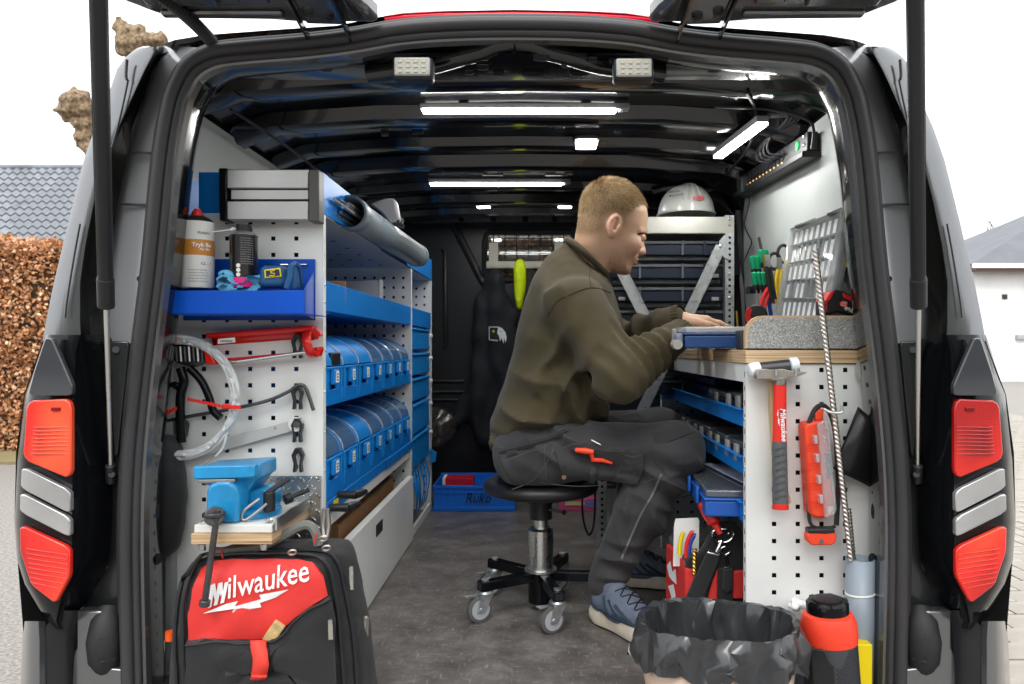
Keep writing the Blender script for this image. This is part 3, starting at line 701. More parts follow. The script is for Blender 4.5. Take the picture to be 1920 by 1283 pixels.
for s_ in (-1, 1):
    for (x0,t0,x1,t1) in [(.335,.010,.415,.13),(.45,.03,.69,.055),(.46,.085,.52,.15),(.56,.075,.70,.12)]:
        tgp([(s_*x0,t0),(s_*x1,t0+.004),(s_*x1,t1),(s_*x0,t1)], -.009, .001, 'pressed_rib', body_grey, tail, bevel=.008)
    for (x,t) in [(.362,.045),(.40,.06)]:
        m = MB(); m.cyl(tg(s_*x,t,-.016), tg(s_*x,t,-.008), .011, n=16); m.cyl(tg(s_*x,t,-.019), tg(s_*x,t,-.010), .007, n=12); obj('hinge_bolt', m, dark_steel, tail)
    for x in (.335,.42):
        m = MB(); m.beam(tg(s_*x,-.025,-.02), tg(s_*x,.20,-.008), .005, .014, up=(0,0,1)); obj('hinge_arm', m, black_paint, tail)
    tgp([(s_*.30,.02),(s_*.325,.02),(s_*.325,.15),(s_*.36,.21),(s_*.33,.22)], -.006, .001, 'pressed_rib', body_dark, tail, bevel=.004)
# corrugated wiring gaiter on the left
cg = MB(); A = P(398,80,1.545); B = P(262,-30,1.38); Cc = P(350,20,1.44)
cpts, crs = [], []
for k in range(53):
    t = k/52; p = A*(1-t)**2 + Cc*2*t*(1-t) + B*t*t; cpts.append(p); crs.append(.0135 if k % 2 else .0095)
cg.tube(cpts, crs, n=12); obj('wiring_gaiter', cg, rubber, van, ang=20)

# ------------------------------------------------------------------ inside of the van
gl = MB(); gl.box(VXC-.885, VXC-.795+.012, 1.74, 4.0, .0, 1.355)
wall_l = MB(); wall_l.box(-.862, -.842, 1.72, 4.0, 0, 1.34); obj('wall_lining', wall_l, grey_lining, van, bevel=.004)
wall_r = MB(); wall_r.prism([Vector((.742,y,z)) for y, z in [(1.66,0),(1.66,1.36),(2.55,1.36),(2.68,1.31),(2.74,1.20),(2.76,1.0),(2.70,.72),(2.70,0)]], (.02,0,0)); obj('wall_lining', wall_r, M('grey_lining_board_light', (.40,.43,.42), .5, var=.04, vs=4), van)
# far right side: door skin with a window showing the hedge
m = MB(); m.box(.80,.83,2.70,4.0,0,.70); m.box(.80,.83,2.70,4.0,1.05,1.36); m.box(.80,.83,3.15,4.0,.70,1.05); obj('side_door_skin', m, black_paint, van)
m = MB(); m.tube(smooth_path([P(1385,395,2.72),P(1393,480,2.72),P(1402,540,2.70),P(1404,590,2.68),P(1408,640,2.66)],3), .014, n=8); obj('side_door_seal', m, rubber, van)
# roof inside: dark sheet with cross bows
rf = MB(); 
prof = [(-.852,1.30),(-.80,1.37),(-.70,1.405),(-.4,1.425),(0,1.43),(.4,1.425),(.70,1.405),(.80,1.37),(.852,1.30)]
rf.grid([[Vector((VXC+x,y,z)) for x,z in prof] for y in (1.60,2.4,3.2,4.05)]); obj('roof_lining', rf, black_paint, van, ang=60)
def bow(y0, y1, drop, mat=black_paint, nm='roof_bow', cut=1.0):
    m = MB(); rows = []
    for yy, dz in ((y0,0),(y0+.012,-drop*.85),(y0+.03,-drop),((y0+y1)/2,-drop*.94),(y1-.03,-drop),(y1-.012,-drop*.85),(y1,0)):
        rows.append([Vector((VXC+x*.985*cut,yy,z+dz-.001)) for x,z in prof])
    m.grid(rows); return obj(nm, m, mat, van, ang=50)
for y0, y1, d in [(1.79,1.89,.035),(2.06,2.17,.04),(2.38,2.47,.03),(2.60,2.72,.045),(3.02,3.10,.03),(3.28,3.40,.035),(3.60,3.70,.03)]: bow(y0,y1,d)
def roof_at(x):
    for (a, b), (c, d) in zip(prof, prof[1:]):
        if a <= x - VXC <= c: return b + (d-b)*(x-VXC-a)/(c-a)
    return 1.4
# small pressed slots, brackets and cable runs on the bows
rng = random.Random(3)
for k in range(34):
    y = rng.choice([1.74,1.95,2.0,2.25,2.32,2.52,2.80,2.9,3.2,3.5]); x = VXC + rng.uniform(-.62,.62); L = rng.uniform(.02,.09)
    m = MB(); z = roof_at(x) - rng.uniform(.004,.012); m.box(x-L/2, x+L/2, y-.008, y+.008, z, z+.012); obj('slot_plate', m, rng.choice([hole_dark, dark_steel, black_pl]), van, bevel=.003)
for pts in [[(.50,1.80,1.37),(.58,2.0,1.38),(.64,2.3,1.365),(.66,2.8,1.36)], [(-.74,1.8,1.33),(-.72,2.3,1.335),(-.74,3.0,1.33)], [(.3,2.5,1.40),(.5,2.55,1.385),(.64,2.5,1.36)], [(.46,1.95,1.385),(.60,1.93,1.37),(.69,1.90,1.33),(.705,1.93,1.27)]]:
    m = MB(); m.tube(smooth_path([Vector(p) for p in pts],6), .004, n=6); obj('cable', m, black_pl, van)
# header over the opening: shaped arms with two lamp housings
hd = MB()
hp = [(VXC+x, z) for x, z in prof]
hdr = MB(); hdr.grid([[P(x, y, Y) for x in range(400,1531,113)] for y, Y in ((100,1.585),(128,1.66),(150,1.76))]); obj('rear_header', hdr, black_paint, van, ang=60)
def arm():
    m = MB(); m.tube(smooth_path([P(690,140,1.66),P(745,132,1.65),P(810,122,1.63),P(860,108,1.61),P(905,96,1.60),P(935,84,1.59),P(963,82,1.59)],4), [.02]*24+[.018], n=12); return m
both('header_arm', arm, black_paint)
for (x, y, rx, ry, Y) in [(838,118,9,3,1.625),(905,126,12,4,1.645),(880,136,8,3,1.69),(935,137,10,4,1.70),(1015,108,16,5,1.598),(1000,137,22,6,1.70),(1085,136,20,6,1.70),(1060,122,7,3,1.635),(1112,112,8,3,1.605),(1150,112,8,3,1.605),(660,118,9,3,1.625),(610,128,14,4,1.66),(560,120,8,3,1.64),(1290,120,9,3,1.63),(1340,130,14,4,1.66),(1400,124,8,3,1.645)]:
    m = MB(); m.pp([(x+rx*max(-.8,min(.8,math.cos(t)*1.1)), y+ry*math.sin(t)) for t in [k*math.pi/6 for k in range(12)]], Y-.012, .01); sl = obj('header_slot', m, hole_dark, van)
    m = MB(); m.tube([P(x+(rx+1.5)*max(-.8,min(.8,math.cos(t)*1.1)), y+(ry+1.2)*math.sin(t), Y-.011) for t in [k*math.pi/8 for k in range(16)]], .0013, n=5, closed=True); obj('slot_rim', m, black_paint, sl)
for (px, py) in ((774,128),(1188,130)):
    lm = MB(); c = P(px,py,1.555); lm.box(c.x-.042,c.x+.042,c.y-.004,c.y+.03,c.z-.024,c.z+.022); lo_ = obj('work_lamp', lm, black_pl, van, bevel=.006)
    lm = MB(); lm.box(c.x-.037,c.x+.037,c.y-.012,c.y-.005,c.z-.019,c.z+.019); obj('lamp_lens', lm, M('lamp_lens', (.42,.42,.41), .18, coat=.5, bump=.3, bs=180, var=.08, vs=160), lo_, bevel=.004)
    for i in range(4):
        for j in range(3):
            lm = MB(); lm.box(c.x-.028+i*.016,c.x-.020+i*.016,c.y-.0135,c.y-.0125,c.z-.013+j*.010,c.z-.008+j*.010); obj('led', lm, M('led_chip', (.55,.48,.32), .3), lo_)
# far bulkhead
BK = 4.0
bk = MB()
wx0, wx1, wz0, wz1 = P(912,0,BK).x, P(1075,0,BK).x, P(0,520,BK).z, P(0,440,BK).z
bk.box(-.90,wx0,BK,BK+.04,0,1.42); bk.box(wx1,.80,BK,BK+.04,0,1.42); bk.box(wx0,wx1,BK,BK+.04,0,wz0); bk.box(wx0,wx1,BK,BK+.04,wz1,1.42)
bko = obj('bulkhead', bk, M('bulkhead_black', (.014,.016,.02), .38, var=.1, vs=3), van)
def brib(pts, r, nm='pressed_rib', mat=None):
    m = MB(); m.tube([P(x,y,BK-.004) for x,y in pts], r, n=8); return obj(nm, m, mat or black_pl, bko)
brib([(828,470),(834,470),(836,650),(832,652)], .012); brib([(850,420),(900,520),(925,560)], .02)
for y in (715,735,750): brib([(800,y),(870,y)], .010)
brib(smooth_path([(p[0],p[1],0) for p in [(920,434),(912,440),(908,455),(908,505),(914,520),(930,526),(1060,526),(1075,515),(1078,450),(1070,434),(920,434)]],1) and [(920,434),(912,440),(908,455),(908,505),(914,520),(930,526),(1060,526),(1075,515),(1078,450),(1070,434),(920,434)], .014, 'window_gasket', rubber)
for k in range(7):
    x = P(925+k*22,0,BK).x; m = MB(); m.cyl((x,BK-.012,wz0-.01),(x,BK-.012,wz1+.01),.0025,n=6); obj('grille_bar', m, black_pl, bko)
for k in range(6):
    z = P(0,448+k*14,BK).z; m = MB(); m.cyl((wx0-.01,BK-.015,z),(wx1+.01,BK-.015,z),.0025,n=6); obj('grille_bar', m, black_pl, bko)
m = MB(); m.box(wx0,wx1,BK+.018,BK+.022,wz0,wz1); obj('window_pane', m, clear('bulkhead_pane', (.42,.43,.43), .3, .05, .15, (.22,.23,.23)), bko)  # grey haze coloured into the pane stands for reflections on the glass
rail = MB(); rail.pp([(760,404),(1240,404),(1240,418),(760,418)], 3.93, .05); obj('roof_rail', rail, dark_steel, van, bevel=.005)
for x in (790,865,925,985,1040,1100):
    m = MB(); m.cyl(P(x,411,3.925), P(x,411,3.96), .016, n=14); obj('bolt_hole', m, hole_dark, van)
# cab beyond: seat back, headrest, windscreen frame
m = MB(); m.box(-.05,.42,4.35,4.5,.1,.82); sto = obj('cab_seat', m, fabric_blk, van, bevel=.05)
m = MB(); m.box(.04,.30,4.36,4.46,.84,1.02); obj('headrest', m, fabric_blk, sto, bevel=.04)
m = MB(); m.box(VXC-.9,VXC+.9,4.6,5.3,.3,.62); obj('dashboard', m, black_pl, van, bevel=.05)
m = MB(); m.prism([Vector((VXC-.85,5.5,.62)),Vector((VXC+.85,5.5,.62)),Vector((VXC+.75,4.85,1.36)),Vector((VXC-.75,4.85,1.36))], (0,.006,.004)); obj('windscreen', m, clear('windscreen_glass', (.85,.9,.88), .2, .02), van)

# ---- lamps fitted in the van
def tube_lamp(x0, x1, y, z, nm_label):
    t = thing('led_tube_lamp', nm_label, 'lamp', ((x0+x1)/2, y, z), 'led strip lamps under the van roof')
    m = MB(); m.box(x0, x1, y, y+.03, z, z+.016); obj('housing', m, M('lamp_housing', (.30,.30,.30), .4, metal=.4), t, bevel=.002)
    m = MB(); m.box(x0+.006, x1-.035, y-.002, y+.028, z-.006, z-.001); obj('diffuser', m, lamp_white, t, bevel=.002)
    m = MB(); m.cyl((x1-.022,y+.01,z-.006),(x1-.022,y+.01,z+.002),.006,n=10); obj('switch', m, white_pl, t)
    for k in (.2,.8):
        m = MB(); q = x0+(x1-x0)*k; m.box(q-.014,q+.014,y+.002,y+.032,z+.015,roof_at(q)-.03); obj('clip', m, steel, t)
a, b = P(787,212,2.02), P(1180,212,2.02); tube_lamp(a.x, b.x, 2.02, a.z+.012, 'lit white strip lamp across the roof nearest the tailgate')
a, b = P(803,347,2.92), P(1070,347,2.92); tube_lamp(a.x, b.x, 2.92, a.z+.008, 'lit white strip lamp across the roof behind the man head')
t = thing('led_tube_lamp', 'lit white strip lamp running lengthwise above the workbench', 'lamp', P(1390,262,2.3), 'led strip lamps under the van roof')
p0, p1 = P(1430,232,1.93), P(1346,295,2.33)
m = MB(); m.beam(p0+Vector((0,0,.012)), p1+Vector((0,0,.012)), .034, .018, up=(0,0,1)); obj('housing', m, alu, t, bevel=.002)
m = MB(); m.beam(p0, p1, .028, .008, up=(0,0,1)); obj('diffuser', m, lamp_white, t, bevel=.002)
for px, py, Y, w_, lb in [(1101,261,2.28,.062,'bright square roof light left of the lengthwise strip lamp'),(905,380,3.44,.06,'small lit roof light at the far left above the bulkhead'),(1060,380,3.44,.06,'small lit roof light behind the man hair')]:
    c = P(px,py,Y); t = thing('roof_light', lb, 'lamp', c, 'small lit roof lights')
    m = MB(); m.box(c.x-w_/2-.008,c.x+w_/2+.008,Y,Y+.08,c.z,c.z+.014); obj('bezel', m, black_pl, t, bevel=.003)
    m = MB(); m.box(c.x-w_/2,c.x+w_/2,Y-.003,Y+.07,c.z-.014,c.z-.001); obj('lamp_lens', m, lamp_white, t, bevel=.004)
# ================================================================== LEFT RACKING
def peg_panel(name, x0, x1, z0, z1, y, cols, rows_, hole=.0100, t=.022, mat=None, parent=None, back=True, face=-1):
    """pressed steel sheet with real square holes, a folded rim and a dark skin behind"""
    mat = mat or white_steel; m = MB(); h = hole/2; cols = sorted(cols); rows_ = sorted(rows_)
    xs = [x0]; zs = [z0]; hx, hz = set(), set()
    for c in cols:
        if x0+.006 < c-h and c+h < x1-.006: hx.add(len(xs)); xs += [c-h, c+h]
    xs.append(x1)
    for r in rows_:
        if z0+.006 < r-h and r+h < z1-.006: hz.add(len(zs)); zs += [r-h, r+h]
    zs.append(z1)
    nx, nz = len(xs), len(zs); vs = [(xx, y, zz) for zz in zs for xx in xs]; fs = []
    wv, wf = [], []
    for j in range(nz-1):
        for i in range(nx-1):
            if i in hx and j in hz:
                a, b, c, d = xs[i], xs[i+1], zs[j], zs[j+1]; o = len(wv); yb = y-face*.0016
                wv += [(a,y,c),(b,y,c),(b,y,d),(a,y,d),(a,yb,c),(b,yb,c),(b,yb,d),(a,yb,d)]
                wf += [(o,o+1,o+5,o+4),(o+1,o+2,o+6,o+5),(o+2,o+3,o+7,o+6),(o+3,o,o+4,o+7)]
            else: fs.append((j*nx+i, j*nx+i+1, (j+1)*nx+i+1, (j+1)*nx+i))
    m._add(vs, fs); m._add(wv, wf)
    yb = y - face*t
    m.box(x0, x0+.0015, min(y,yb)+.0003, max(y,yb), z0, z1); m.box(x1-.0015, x1, min(y,yb)+.0003, max(y,yb), z0, z1)
    m.box(x0+.0016, x1-.0016, min(y,yb)+.0003, max(y,yb), z1-.0015, z1)
    o = obj(name, m, mat, parent, smooth=False)
    if back:
        q = MB(); q.box(x0+.003, x1-.003, min(yb, yb-face*.002), max(yb, yb-face*.002), z0+.003, z1-.003); obj('back_skin', q, hole_dark, o)
    return o
FX = -.503                                             # aisle face of the racking
YN, YM, YF = 1.743, 2.945, 3.49                        # near end, middle upright, far end
rack = thing('shelving_unit', 'white steel racking with blue shelf lips along the left van wall', 'shelving', (-.67, 2.6, 0))
cols = [-.8336 + .0538*k for k in range(6)]; rows_ = [.8216 + .038*k for k in range(-22, 7)]
peg_panel('end_panel', -.842, FX, .0, 1.068, YN, cols, rows_, parent=rack)
for Y in (YM, YF):
    cc = [FX-.03-.038*k for k in range(8)]; rr = [1.03-.038*k for k in range(26)]
    peg_panel('upright_panel', -.842, FX, .0, 1.068, Y, cc, rr, parent=rack)
for Y in (YN, YM, YF):                                  # bolt rows up the aisle edges
    for z in (.06,.17,.27,.36,.47,.56,.655,.75,.865,.905):
        m = MB(); m.cyl((FX-.001,Y+.011,z),(FX+.004,Y+.011,z),.0035,.0028,n=8); obj('bolt', m, zinc, rack)
    e = MB(); e.box(FX-.0012,FX+.0012,Y+.0003,Y+.022,0,1.068); obj('edge_strip', e, white_steel, rack)
# top tray: blue rails, sheet base
def lip(z0, z1, y0, y1, nm='shelf_lip', x=FX, mat=blue_steel, t=.0015, par=None):
    m = MB(); m.box(x-t, x, y0, y1, z0, z1); m.box(x-.012, x-t, y0, y1, z1-.0015, z1); return obj(nm, m, mat, par or rack, bevel=.0007)
lip(1.07, 1.165, YN-.005, YM+.011, x=FX+.002); lip(1.07, 1.165, YM+.0115, YF+.02, x=FX+.002)
for y0, y1 in ((YN+.025,YM-.002),(YM+.025,YF-.002)):
    m = MB(); m.box(-.842, FX-.004, y0, y1, 1.068, 1.0695); obj('top_shelf', m, M('shelf_sheet', (.55,.57,.58), .4), rack)
    m = MB(); m.box(-.842, FX-.004, y0, y1, .845, .8465); obj('shelf', m, blue_steel, rack)
for k in range(7):
    for j in range(3):
        m = MB(); x = -.60-.07*j; y = YN+.12+.16*k; m.box(x-.006,x+.006,y-.004,y+.004,1.0665,1.0682); obj('slot', m, hole_dark, rack)
lip(.845, .915, YN+.024, YM-.002); lip(.845, .915, YM+.024, YF-.002)
m = MB(); m.box(-.842,FX-.004,YN+.025,YM-.002,.62,.6215); obj('shelf', m, blue_steel, rack); lip(.618,.655,YN+.024,YM-.002)
m = MB(); m.box(-.842,FX-.004,YN+.025,YM-.002,.40,.4015); obj('shelf', m, blue_steel, rack); lip(.392,.435,YN+.024,YM-.002)
lip(.360,.390,YN+.024,YM-.002, x=FX+.003)
lip(.360,.3885,2.44,YM-.004, nm='tilt_flap', x=FX+.0065)
lip(.328,.358,YN+.024,YM-.002, nm='frame_rail', mat=white_steel)
# blue end of the top tray seen above the pegboard
m = MB(); m.box(-.79,FX-.002,YN-.004,YN,1.07,1.165); obj('tray_end', m, blue_steel, rack)
m = MB(); m.box(-.842,-.83,YN+.0,YF,1.07,1.165); obj('tray_back', m, blue_steel, rack)
# stack of drawers between the middle and far uprights
for z0, z1 in ((.743,.84),(.64,.737),(.535,.634),(.40,.53),(.265,.397)):
    m = MB(); m.box(FX-.25, FX+.001, YM+.026, YF-.055, z0+.003, z1-.004)
    d = obj('drawer', m, blue_plastic, rack, bevel=.004)
    m = MB(); m.box(FX+.0012, FX+.007, YM+.03, YF-.06, z1-.014, z1-.006); obj('drawer_rim', m, blue_plastic, d, bevel=.002)
    m = MB(); m.cyl((FX+.0,YF-.035,z1-.03),(FX+.012,YF-.035,z1-.03),.008,n=12); obj('latch_knob', m, white_pl, d)
    m = MB(); m.box(FX-.002,FX+.002,YF-.052,YF-.012,z0+.02,z1-.012); obj('latch_plate', m, white_steel, d)
# long white drawer standing a little open at the bottom
m = MB(); m.box(FX+.004, FX+.010, YN+.03, YM-.004, .004, .252); m.box(FX-.012, FX+.004, YN+.03, YM-.004, .249, .252); ld = obj('drawer_front', m, white_steel, rack, bevel=.001)
m = MB(); c = P(712,990,1403*(-(FX+.012))/(1010-712)); m.box(FX+.0102,FX+.0125,c.y-.045,c.y+.045,c.z-.018,c.z+.018); obj('recessed_pull', m, black_pl, ld, bevel=.002)
m = MB(); m.box(-.83, FX-.02, YN+.05, YM-.05, .01, .02); obj('drawer_base', m, zinc, ld)
lip(.0,.03,YM+.024,YF-.002, nm='frame_rail', mat=white_steel)

# ---- picking bins with clear hoods, two rows
def arc_profile(d0=.0, top=.166, front=.088):
    pts = [(0,0),(0,front)]
    for k in range(1,9):
        t = k/8*math.pi/2; pts.append((.13*(1-math.cos(t)), front+(top-front)*math.sin(t)))
    pts += [(.28,top),(.29,0)]
    return pts
def make_bin(y0, z0, label, group, tinted):
    w = .151; t = thing('picking_bin', label, 'storage bin', (FX-.002, y0, z0), group)
    ap = arc_profile()
    X = lambda u: FX-.0025-u                              # u runs away from the aisle
    for s_ in (0, 1):
        m = MB(); yy = y0 + (.002 if s_ == 0 else w-.0045); m.prism([Vector((X(u),yy,z0+.002+v)) for u,v in ap], (0,.0025,0)); obj('side_wall', m, blue_plastic, t)
    m = MB(); m.box(X(.285), X(.0), y0+.005, y0+w-.005, z0+.002, z0+.005); m.box(X(.287), X(.283), y0+.005, y0+w-.005, z0+.005, z0+.16); obj('tray', m, blue_plastic, t)
    m = MB()                                             # front with a grip recess between two legs
    m.box(X(.004),X(0),y0+.0045,y0+w-.0045,z0+.050,z0+.087)
    m.prism([Vector((X(.0),y0+a,z0+b)) for a,b in ((.0045,.0025),(.036,.0025),(.048,.049),(.0045,.049))], (-.004,0,0))
    m.prism([Vector((X(.0),y0+w-a,z0+b)) for a,b in ((.0045,.0025),(.036,.0025),(.048,.049),(.0045,.049))], (-.004,0,0))
    m.prism([Vector((X(.012),y0+a,z0+b)) for a,b in ((.030,.0025),(w-.030,.0025),(w-.045,.052),(.045,.052))], (-.003,0,0))
    m.box(X(0),X(-.006),y0+.0,y0+w-.001,z0+.083,z0+.089)
    m.box(X(0),X(-.005),y0+.002,y0+.010,z0+.003,z0+.083); m.box(X(0),X(-.005),y0+w-.011,y0+w-.003,z0+.003,z0+.083)
    fo = obj('front', m, blue_plastic, t, bevel=.0012)
    m = MB(); m.box(X(-.001),X(-.011),y0+.050,y0+.103,z0+.046,z0+.082); lh = obj('label_holder', m, blue_plastic, fo, bevel=.0015)
    m = MB(); m.box(X(-.0112),X(-.0118),y0+.064,y0+.090,z0+.050,z0+.079); obj('paper_label', m, paper, fo)
    for k in range(3):
        m = MB(); m.box(X(-.0119),X(-.0121),y0+.070,y0+.084,z0+.055+.007*k,z0+.058+.007*k); obj('print', m, ink, fo)
    m = MB(); pr = [p for p in ap if p[1] >= .084][:-1]
    m.grid([[Vector((X(u),yy,z0+.004+v)) for u,v in pr] for yy in (y0+.005, y0+w-.005)]); obj('hood', m, clear_pl if tinted else blue_plastic, t)
    for yy in (y0+.0035, y0+w-.004):
        m = MB(); m.tube([Vector((X(u),yy,z0+.004+v)) for u,v in pr], .0028, n=6); obj('hood_rim', m, blue_plastic if yy > y0+.05 else clear_bright, t)
    m = MB(); rngb = random.Random(int(y0*1000)+int(z0*100))
    for k in range(7):
        q = Vector((X(rngb.uniform(.05,.2)),y0+rngb.uniform(.03,.13),z0+.012+rngb.uniform(0,.03))); d = Vector((rngb.gauss(0,1),rngb.gauss(0,1),rngb.gauss(0,.3))).normalized()*.02
        m.cyl(q-d,q+d,.006,n=6)
    o = obj('small_fittings', m, random.choice([dark_steel, zinc, black_pl]), t); o['kind'] = 'stuff'
ORD = ['nearest','second','third','fourth','fifth','sixth','farthest']
for r, (z0, nm) in enumerate(((.6216,'upper'),(.4016,'lower'))):
    for k in range(7):
        make_bin(1.762+.1655*k, z0, f'blue hooded picking bin, {ORD[k]} from the tailgate in the {nm} row', f'hooded bins on the {nm} shelf', (k > 2) if r == 0 else (k != 2))
m = MB(); m.box(FX-.05,FX-.002,1.83,1.91,.712,.745)
tag(obj('black_block', m, black_pl, bevel=.003), 'small black block sitting on the nearest bin of the upper row', 'block')

# ---- aluminium extrusion box over the pegboard
bx = thing('extrusion_box', 'silver ribbed aluminium box with black ends above the pegboard', 'box', P(505,414,1.70))
Yb = 1.700
m = MB(); m.pp([(425,318),(578,318),(578,353),(425,353)], Yb, .04); obj('upper_profile', m, alu, bx, bevel=.002)
m = MB(); m.pp([(433,356),(578,356),(578,374),(433,374)], Yb+.008, .03); obj('recess_profile', m, alu, bx, bevel=.001)
m = MB(); m.pp([(425,377),(578,377),(578,412),(425,412)], Yb, .04); obj('lower_profile', m, alu, bx, bevel=.002)
m = MB(); m.pp([(409,315),(425,315),(425,414),(411,414)], Yb-.006, .045); obj('end_cap', m, black_gl, bx, bevel=.003)
m = MB(); m.pp([(578,318),(598,318),(598,416),(578,415)], Yb-.004, .043); obj('end_cap', m, M('dark_grey_cap', (.09,.085,.08), .4), bx, bevel=.003)

# ---- blue hook-on tray with spray cans
ty = 1.60
tray = thing('hook_on_tray', 'royal blue metal tray hooked on the pegboard holding spray cans', 'tray', P(457,597,1.73))
lx0, lx1 = P(322,0,ty).x, P(569,0,ty).x; fz0, fz1 = P(0,588,ty).z, P(0,545,ty).z; bx1 = P(591,0,1.735).x
m = MB(); m.box(lx0,lx1,ty,ty+.002,fz0,fz1); obj('front_lip', m, blue_royal, tray, bevel=.0008)
m = MB(); m.box(lx0,lx1+.01,ty+.002,1.735,fz0-.002,fz0); obj('base', m, blue_royal, tray)
m = MB(); m.box(lx0-.04,bx1,1.735,1.7375,fz0-.01,P(0,486,1.735).z); bp_ = obj('back_plate', m, blue_royal, tray, bevel=.0008)
m = MB(); m.prism([Vector((lx1,ty+.001,fz0)),Vector((lx1,ty+.001,fz1)),Vector((bx1-.004,1.735,fz1+.055)),Vector((bx1-.004,1.735,fz0-.008))], (.002,0,0)); obj('end_plate', m, blue_royal, tray)
for px in (508,535,570):
    m = MB(); c = P(px,500,1.733); m.tube([c+Vector((-.010,-.001,-.006)),c+Vector((-.010,-.004,.004)),c+Vector((.008,-.004,.004))], .0018, n=6); obj('hook', m, chrome, bp_)

def can(name, label, px, pyb, pyt, wpx, Y, mats, prof_extra, cap_mat, bands):
    s = S(Y); base = P(px, pyb, Y); r = wpx/2*s; H = (pyb-pyt)*s
    t = thing(name, label, 'spray can', base, 'spray cans in the blue tray')
    m = MB(); m.lathe([(r*.96,0),(r,.003),(r,H*.80),(r*1.02,H*.81),(r*1.02,H*.825)], base, 32); body = obj('can_body', m, mats[0], t)
    m = MB(); m.lathe([(r*1.0,H*.825),(r*.85,H*.865),(r*.55,H*.90),(r*.5,H*.905)], base, 32); obj('shoulder', m, mats[1], t)
    m = MB(); m.lathe(prof_extra(r,H), base, 20); obj('nozzle_cap', m, cap_mat, t)
    for z0, z1, bm in bands:
        m = MB(); m.lathe([(r*1.001,z0*H),(r*1.004,z0*H+.0005),(r*1.004,z1*H-.0005),(r*1.001,z1*H)], base, 32); obj('label_band', m, bm, body)
    return t, base, r, H, body
t, base, r, H, body = can('spray_can', 'tall white spray can with orange band and red nozzle', 370, 541, 392, 60, 1.665, (white_pl, dark_steel),
    lambda r,H: [(r*.36,H*.895),(r*.36,H*.93),(r*.30,H*.965),(r*.22,H*.97),(r*.20,H*.998)], red_pl, [(.40,.595,M('orange_print', (.60,.24,.04), .45))])
def wraptext(body_, txt, size, z, ang0, mat, r, base, bold=0):
    mb = text_mb(txt, size, (0,0,0), bold=bold, ext=.0)
    out = []
    for x,y,zz in mb.v:
        a = ang0 + x/r; out.append((base.x+math.sin(a)*(r+.0012), base.y-math.cos(a)*(r+.0012), base.z+z+zz))
    mb.v = out; obj('lettering', mb, mat, body_)
wraptext(body, 'Tryk Bo', .0125, H*.505, .12, white_ink, r, base, .03); wraptext(body, 'Air Bla', .008, H*.46, .55, white_ink, r, base, .02)
wraptext(body, 'PUREN', .008, H*.66, .45, ink, r, base); wraptext(body, 'CL - 1', .009, H*.28, .62, ink, r, base)
for k in range(5): wraptext(body, 'rensning smorefedt olie', .0042, H*(.21-.035*k), -.15+.05*(k%3), ink, r, base)
t, base, r, H, body = can('spray_can', 'black spray can with pink foot and extension straw', 457, 541, 422, 50, 1.665, (M('black_can', (.012,.012,.014), .25, coat=.5), zinc),
    lambda r,H: [(r*.62,H*.86),(r*.62,H*.96),(r*.56,H*.965),(r*.52,H*1.0),(r*.3,H*1.0)], black_pl, [(.01,.16,M('pink_print', (.80,.02,.25), .4))])
for k in range(12): wraptext(body, 'lubricant spray use', .0036, H*(.76-.036*k), .15, M('grey_ink', (.35,.35,.35), .6), r, base)
wraptext(body, 'FR', .014, H*.17, -.95, M('pink_print2', (.80,.02,.25), .4), r, base, .04)
for k in range(3):
    m = MB(); m.cyl(base+Vector((-.0,-r-.0006,H*(.20+.07*k))), base+Vector((0,-r-.001,H*(.20+.07*k))), .0046, n=14); obj('print_badge', m, white_ink, body)
m = MB(); m.cyl(P(434,430,1.645),P(442,430,1.655),.004,n=8); m.tube([P(398,435,1.645),P(434,431,1.645)],.0013,n=6); obj('straw', m, white_pl, t)
# torn blue paper towel
def towel(p):
    d = smin(ell(p, P(424,530,1.64), (.020,.012,.030)), ell(p, P(474,535,1.635), (.016,.010,.022)), .004)
    d = smin(d, cap(p, P(452,541,1.64), P(490,520,1.64), .010,.006), .01)
    return d - .004*wob(p, 160, 5)
tw = sdf_mesh(towel, P(400,545,1.66)-Vector((0,.03,.01)), P(500,490,1.66)+Vector((.01,.02,.01)), .0025, 1)
tag(obj('paper_towel', tw, M('blue_tissue', (.12,.42,.66), .85, bump=.5, bs=300)), 'crumpled light blue tissue round the black spray can foot', 'tissue')
# blue pouch with a yellow badge
pc = thing('pouch', 'blue rounded pouch with small yellow badge at the tray end', 'pouch', P(525,541,1.65))
pm_ = M('blue_pouch_fabric', (.012,.09,.24), .65, bump=.3, bs=500, var=.1)
def pouch(p):
    c = P(516,520,1.642); return rbx(p, c, (.030,.022,.024), .014) + .001*wob(p,60,2)
obj('pouch_body', sdf_mesh(pouch, P(480,548,1.66)-Vector((0,.05,0)), P(560,490,1.66)+Vector((0,.03,.005)), .002, 2), pm_, pc)
m = MB(); m.tube([P(537,541,1.612),P(543,520,1.612),P(545,500,1.614),P(552,494,1.63),P(560,500,1.655),P(563,520,1.67),P(563,541,1.675)], [.006]*7, n=6); m.prism([P(547,541,1.625),P(547,500,1.625),P(556,494,1.65),P(562,505,1.68),P(562,541,1.68)], (.005,0,0)); obj('flap', m, pm_, pc)
m = MB(); m.pp([(495,506),(525,502),(528,519),(496,522)], 1.6175, .003); bd = obj('badge', m, yellow, pc, bevel=.0012)
m = MB(); m.pp([(498,508),(523,505),(525,517),(499,519)], 1.6165, .002); obj('badge_print', m, M('navy_print', (.01,.02,.08), .5), bd)
m = MB(); m.tube([P(515,507,1.6155),P(507,509,1.6155),P(508,512,1.6155),P(515,513,1.6155),P(514,517,1.6155),P(505,517,1.6155)], .0012, n=5); obj('badge_print', m, yellow, bd)

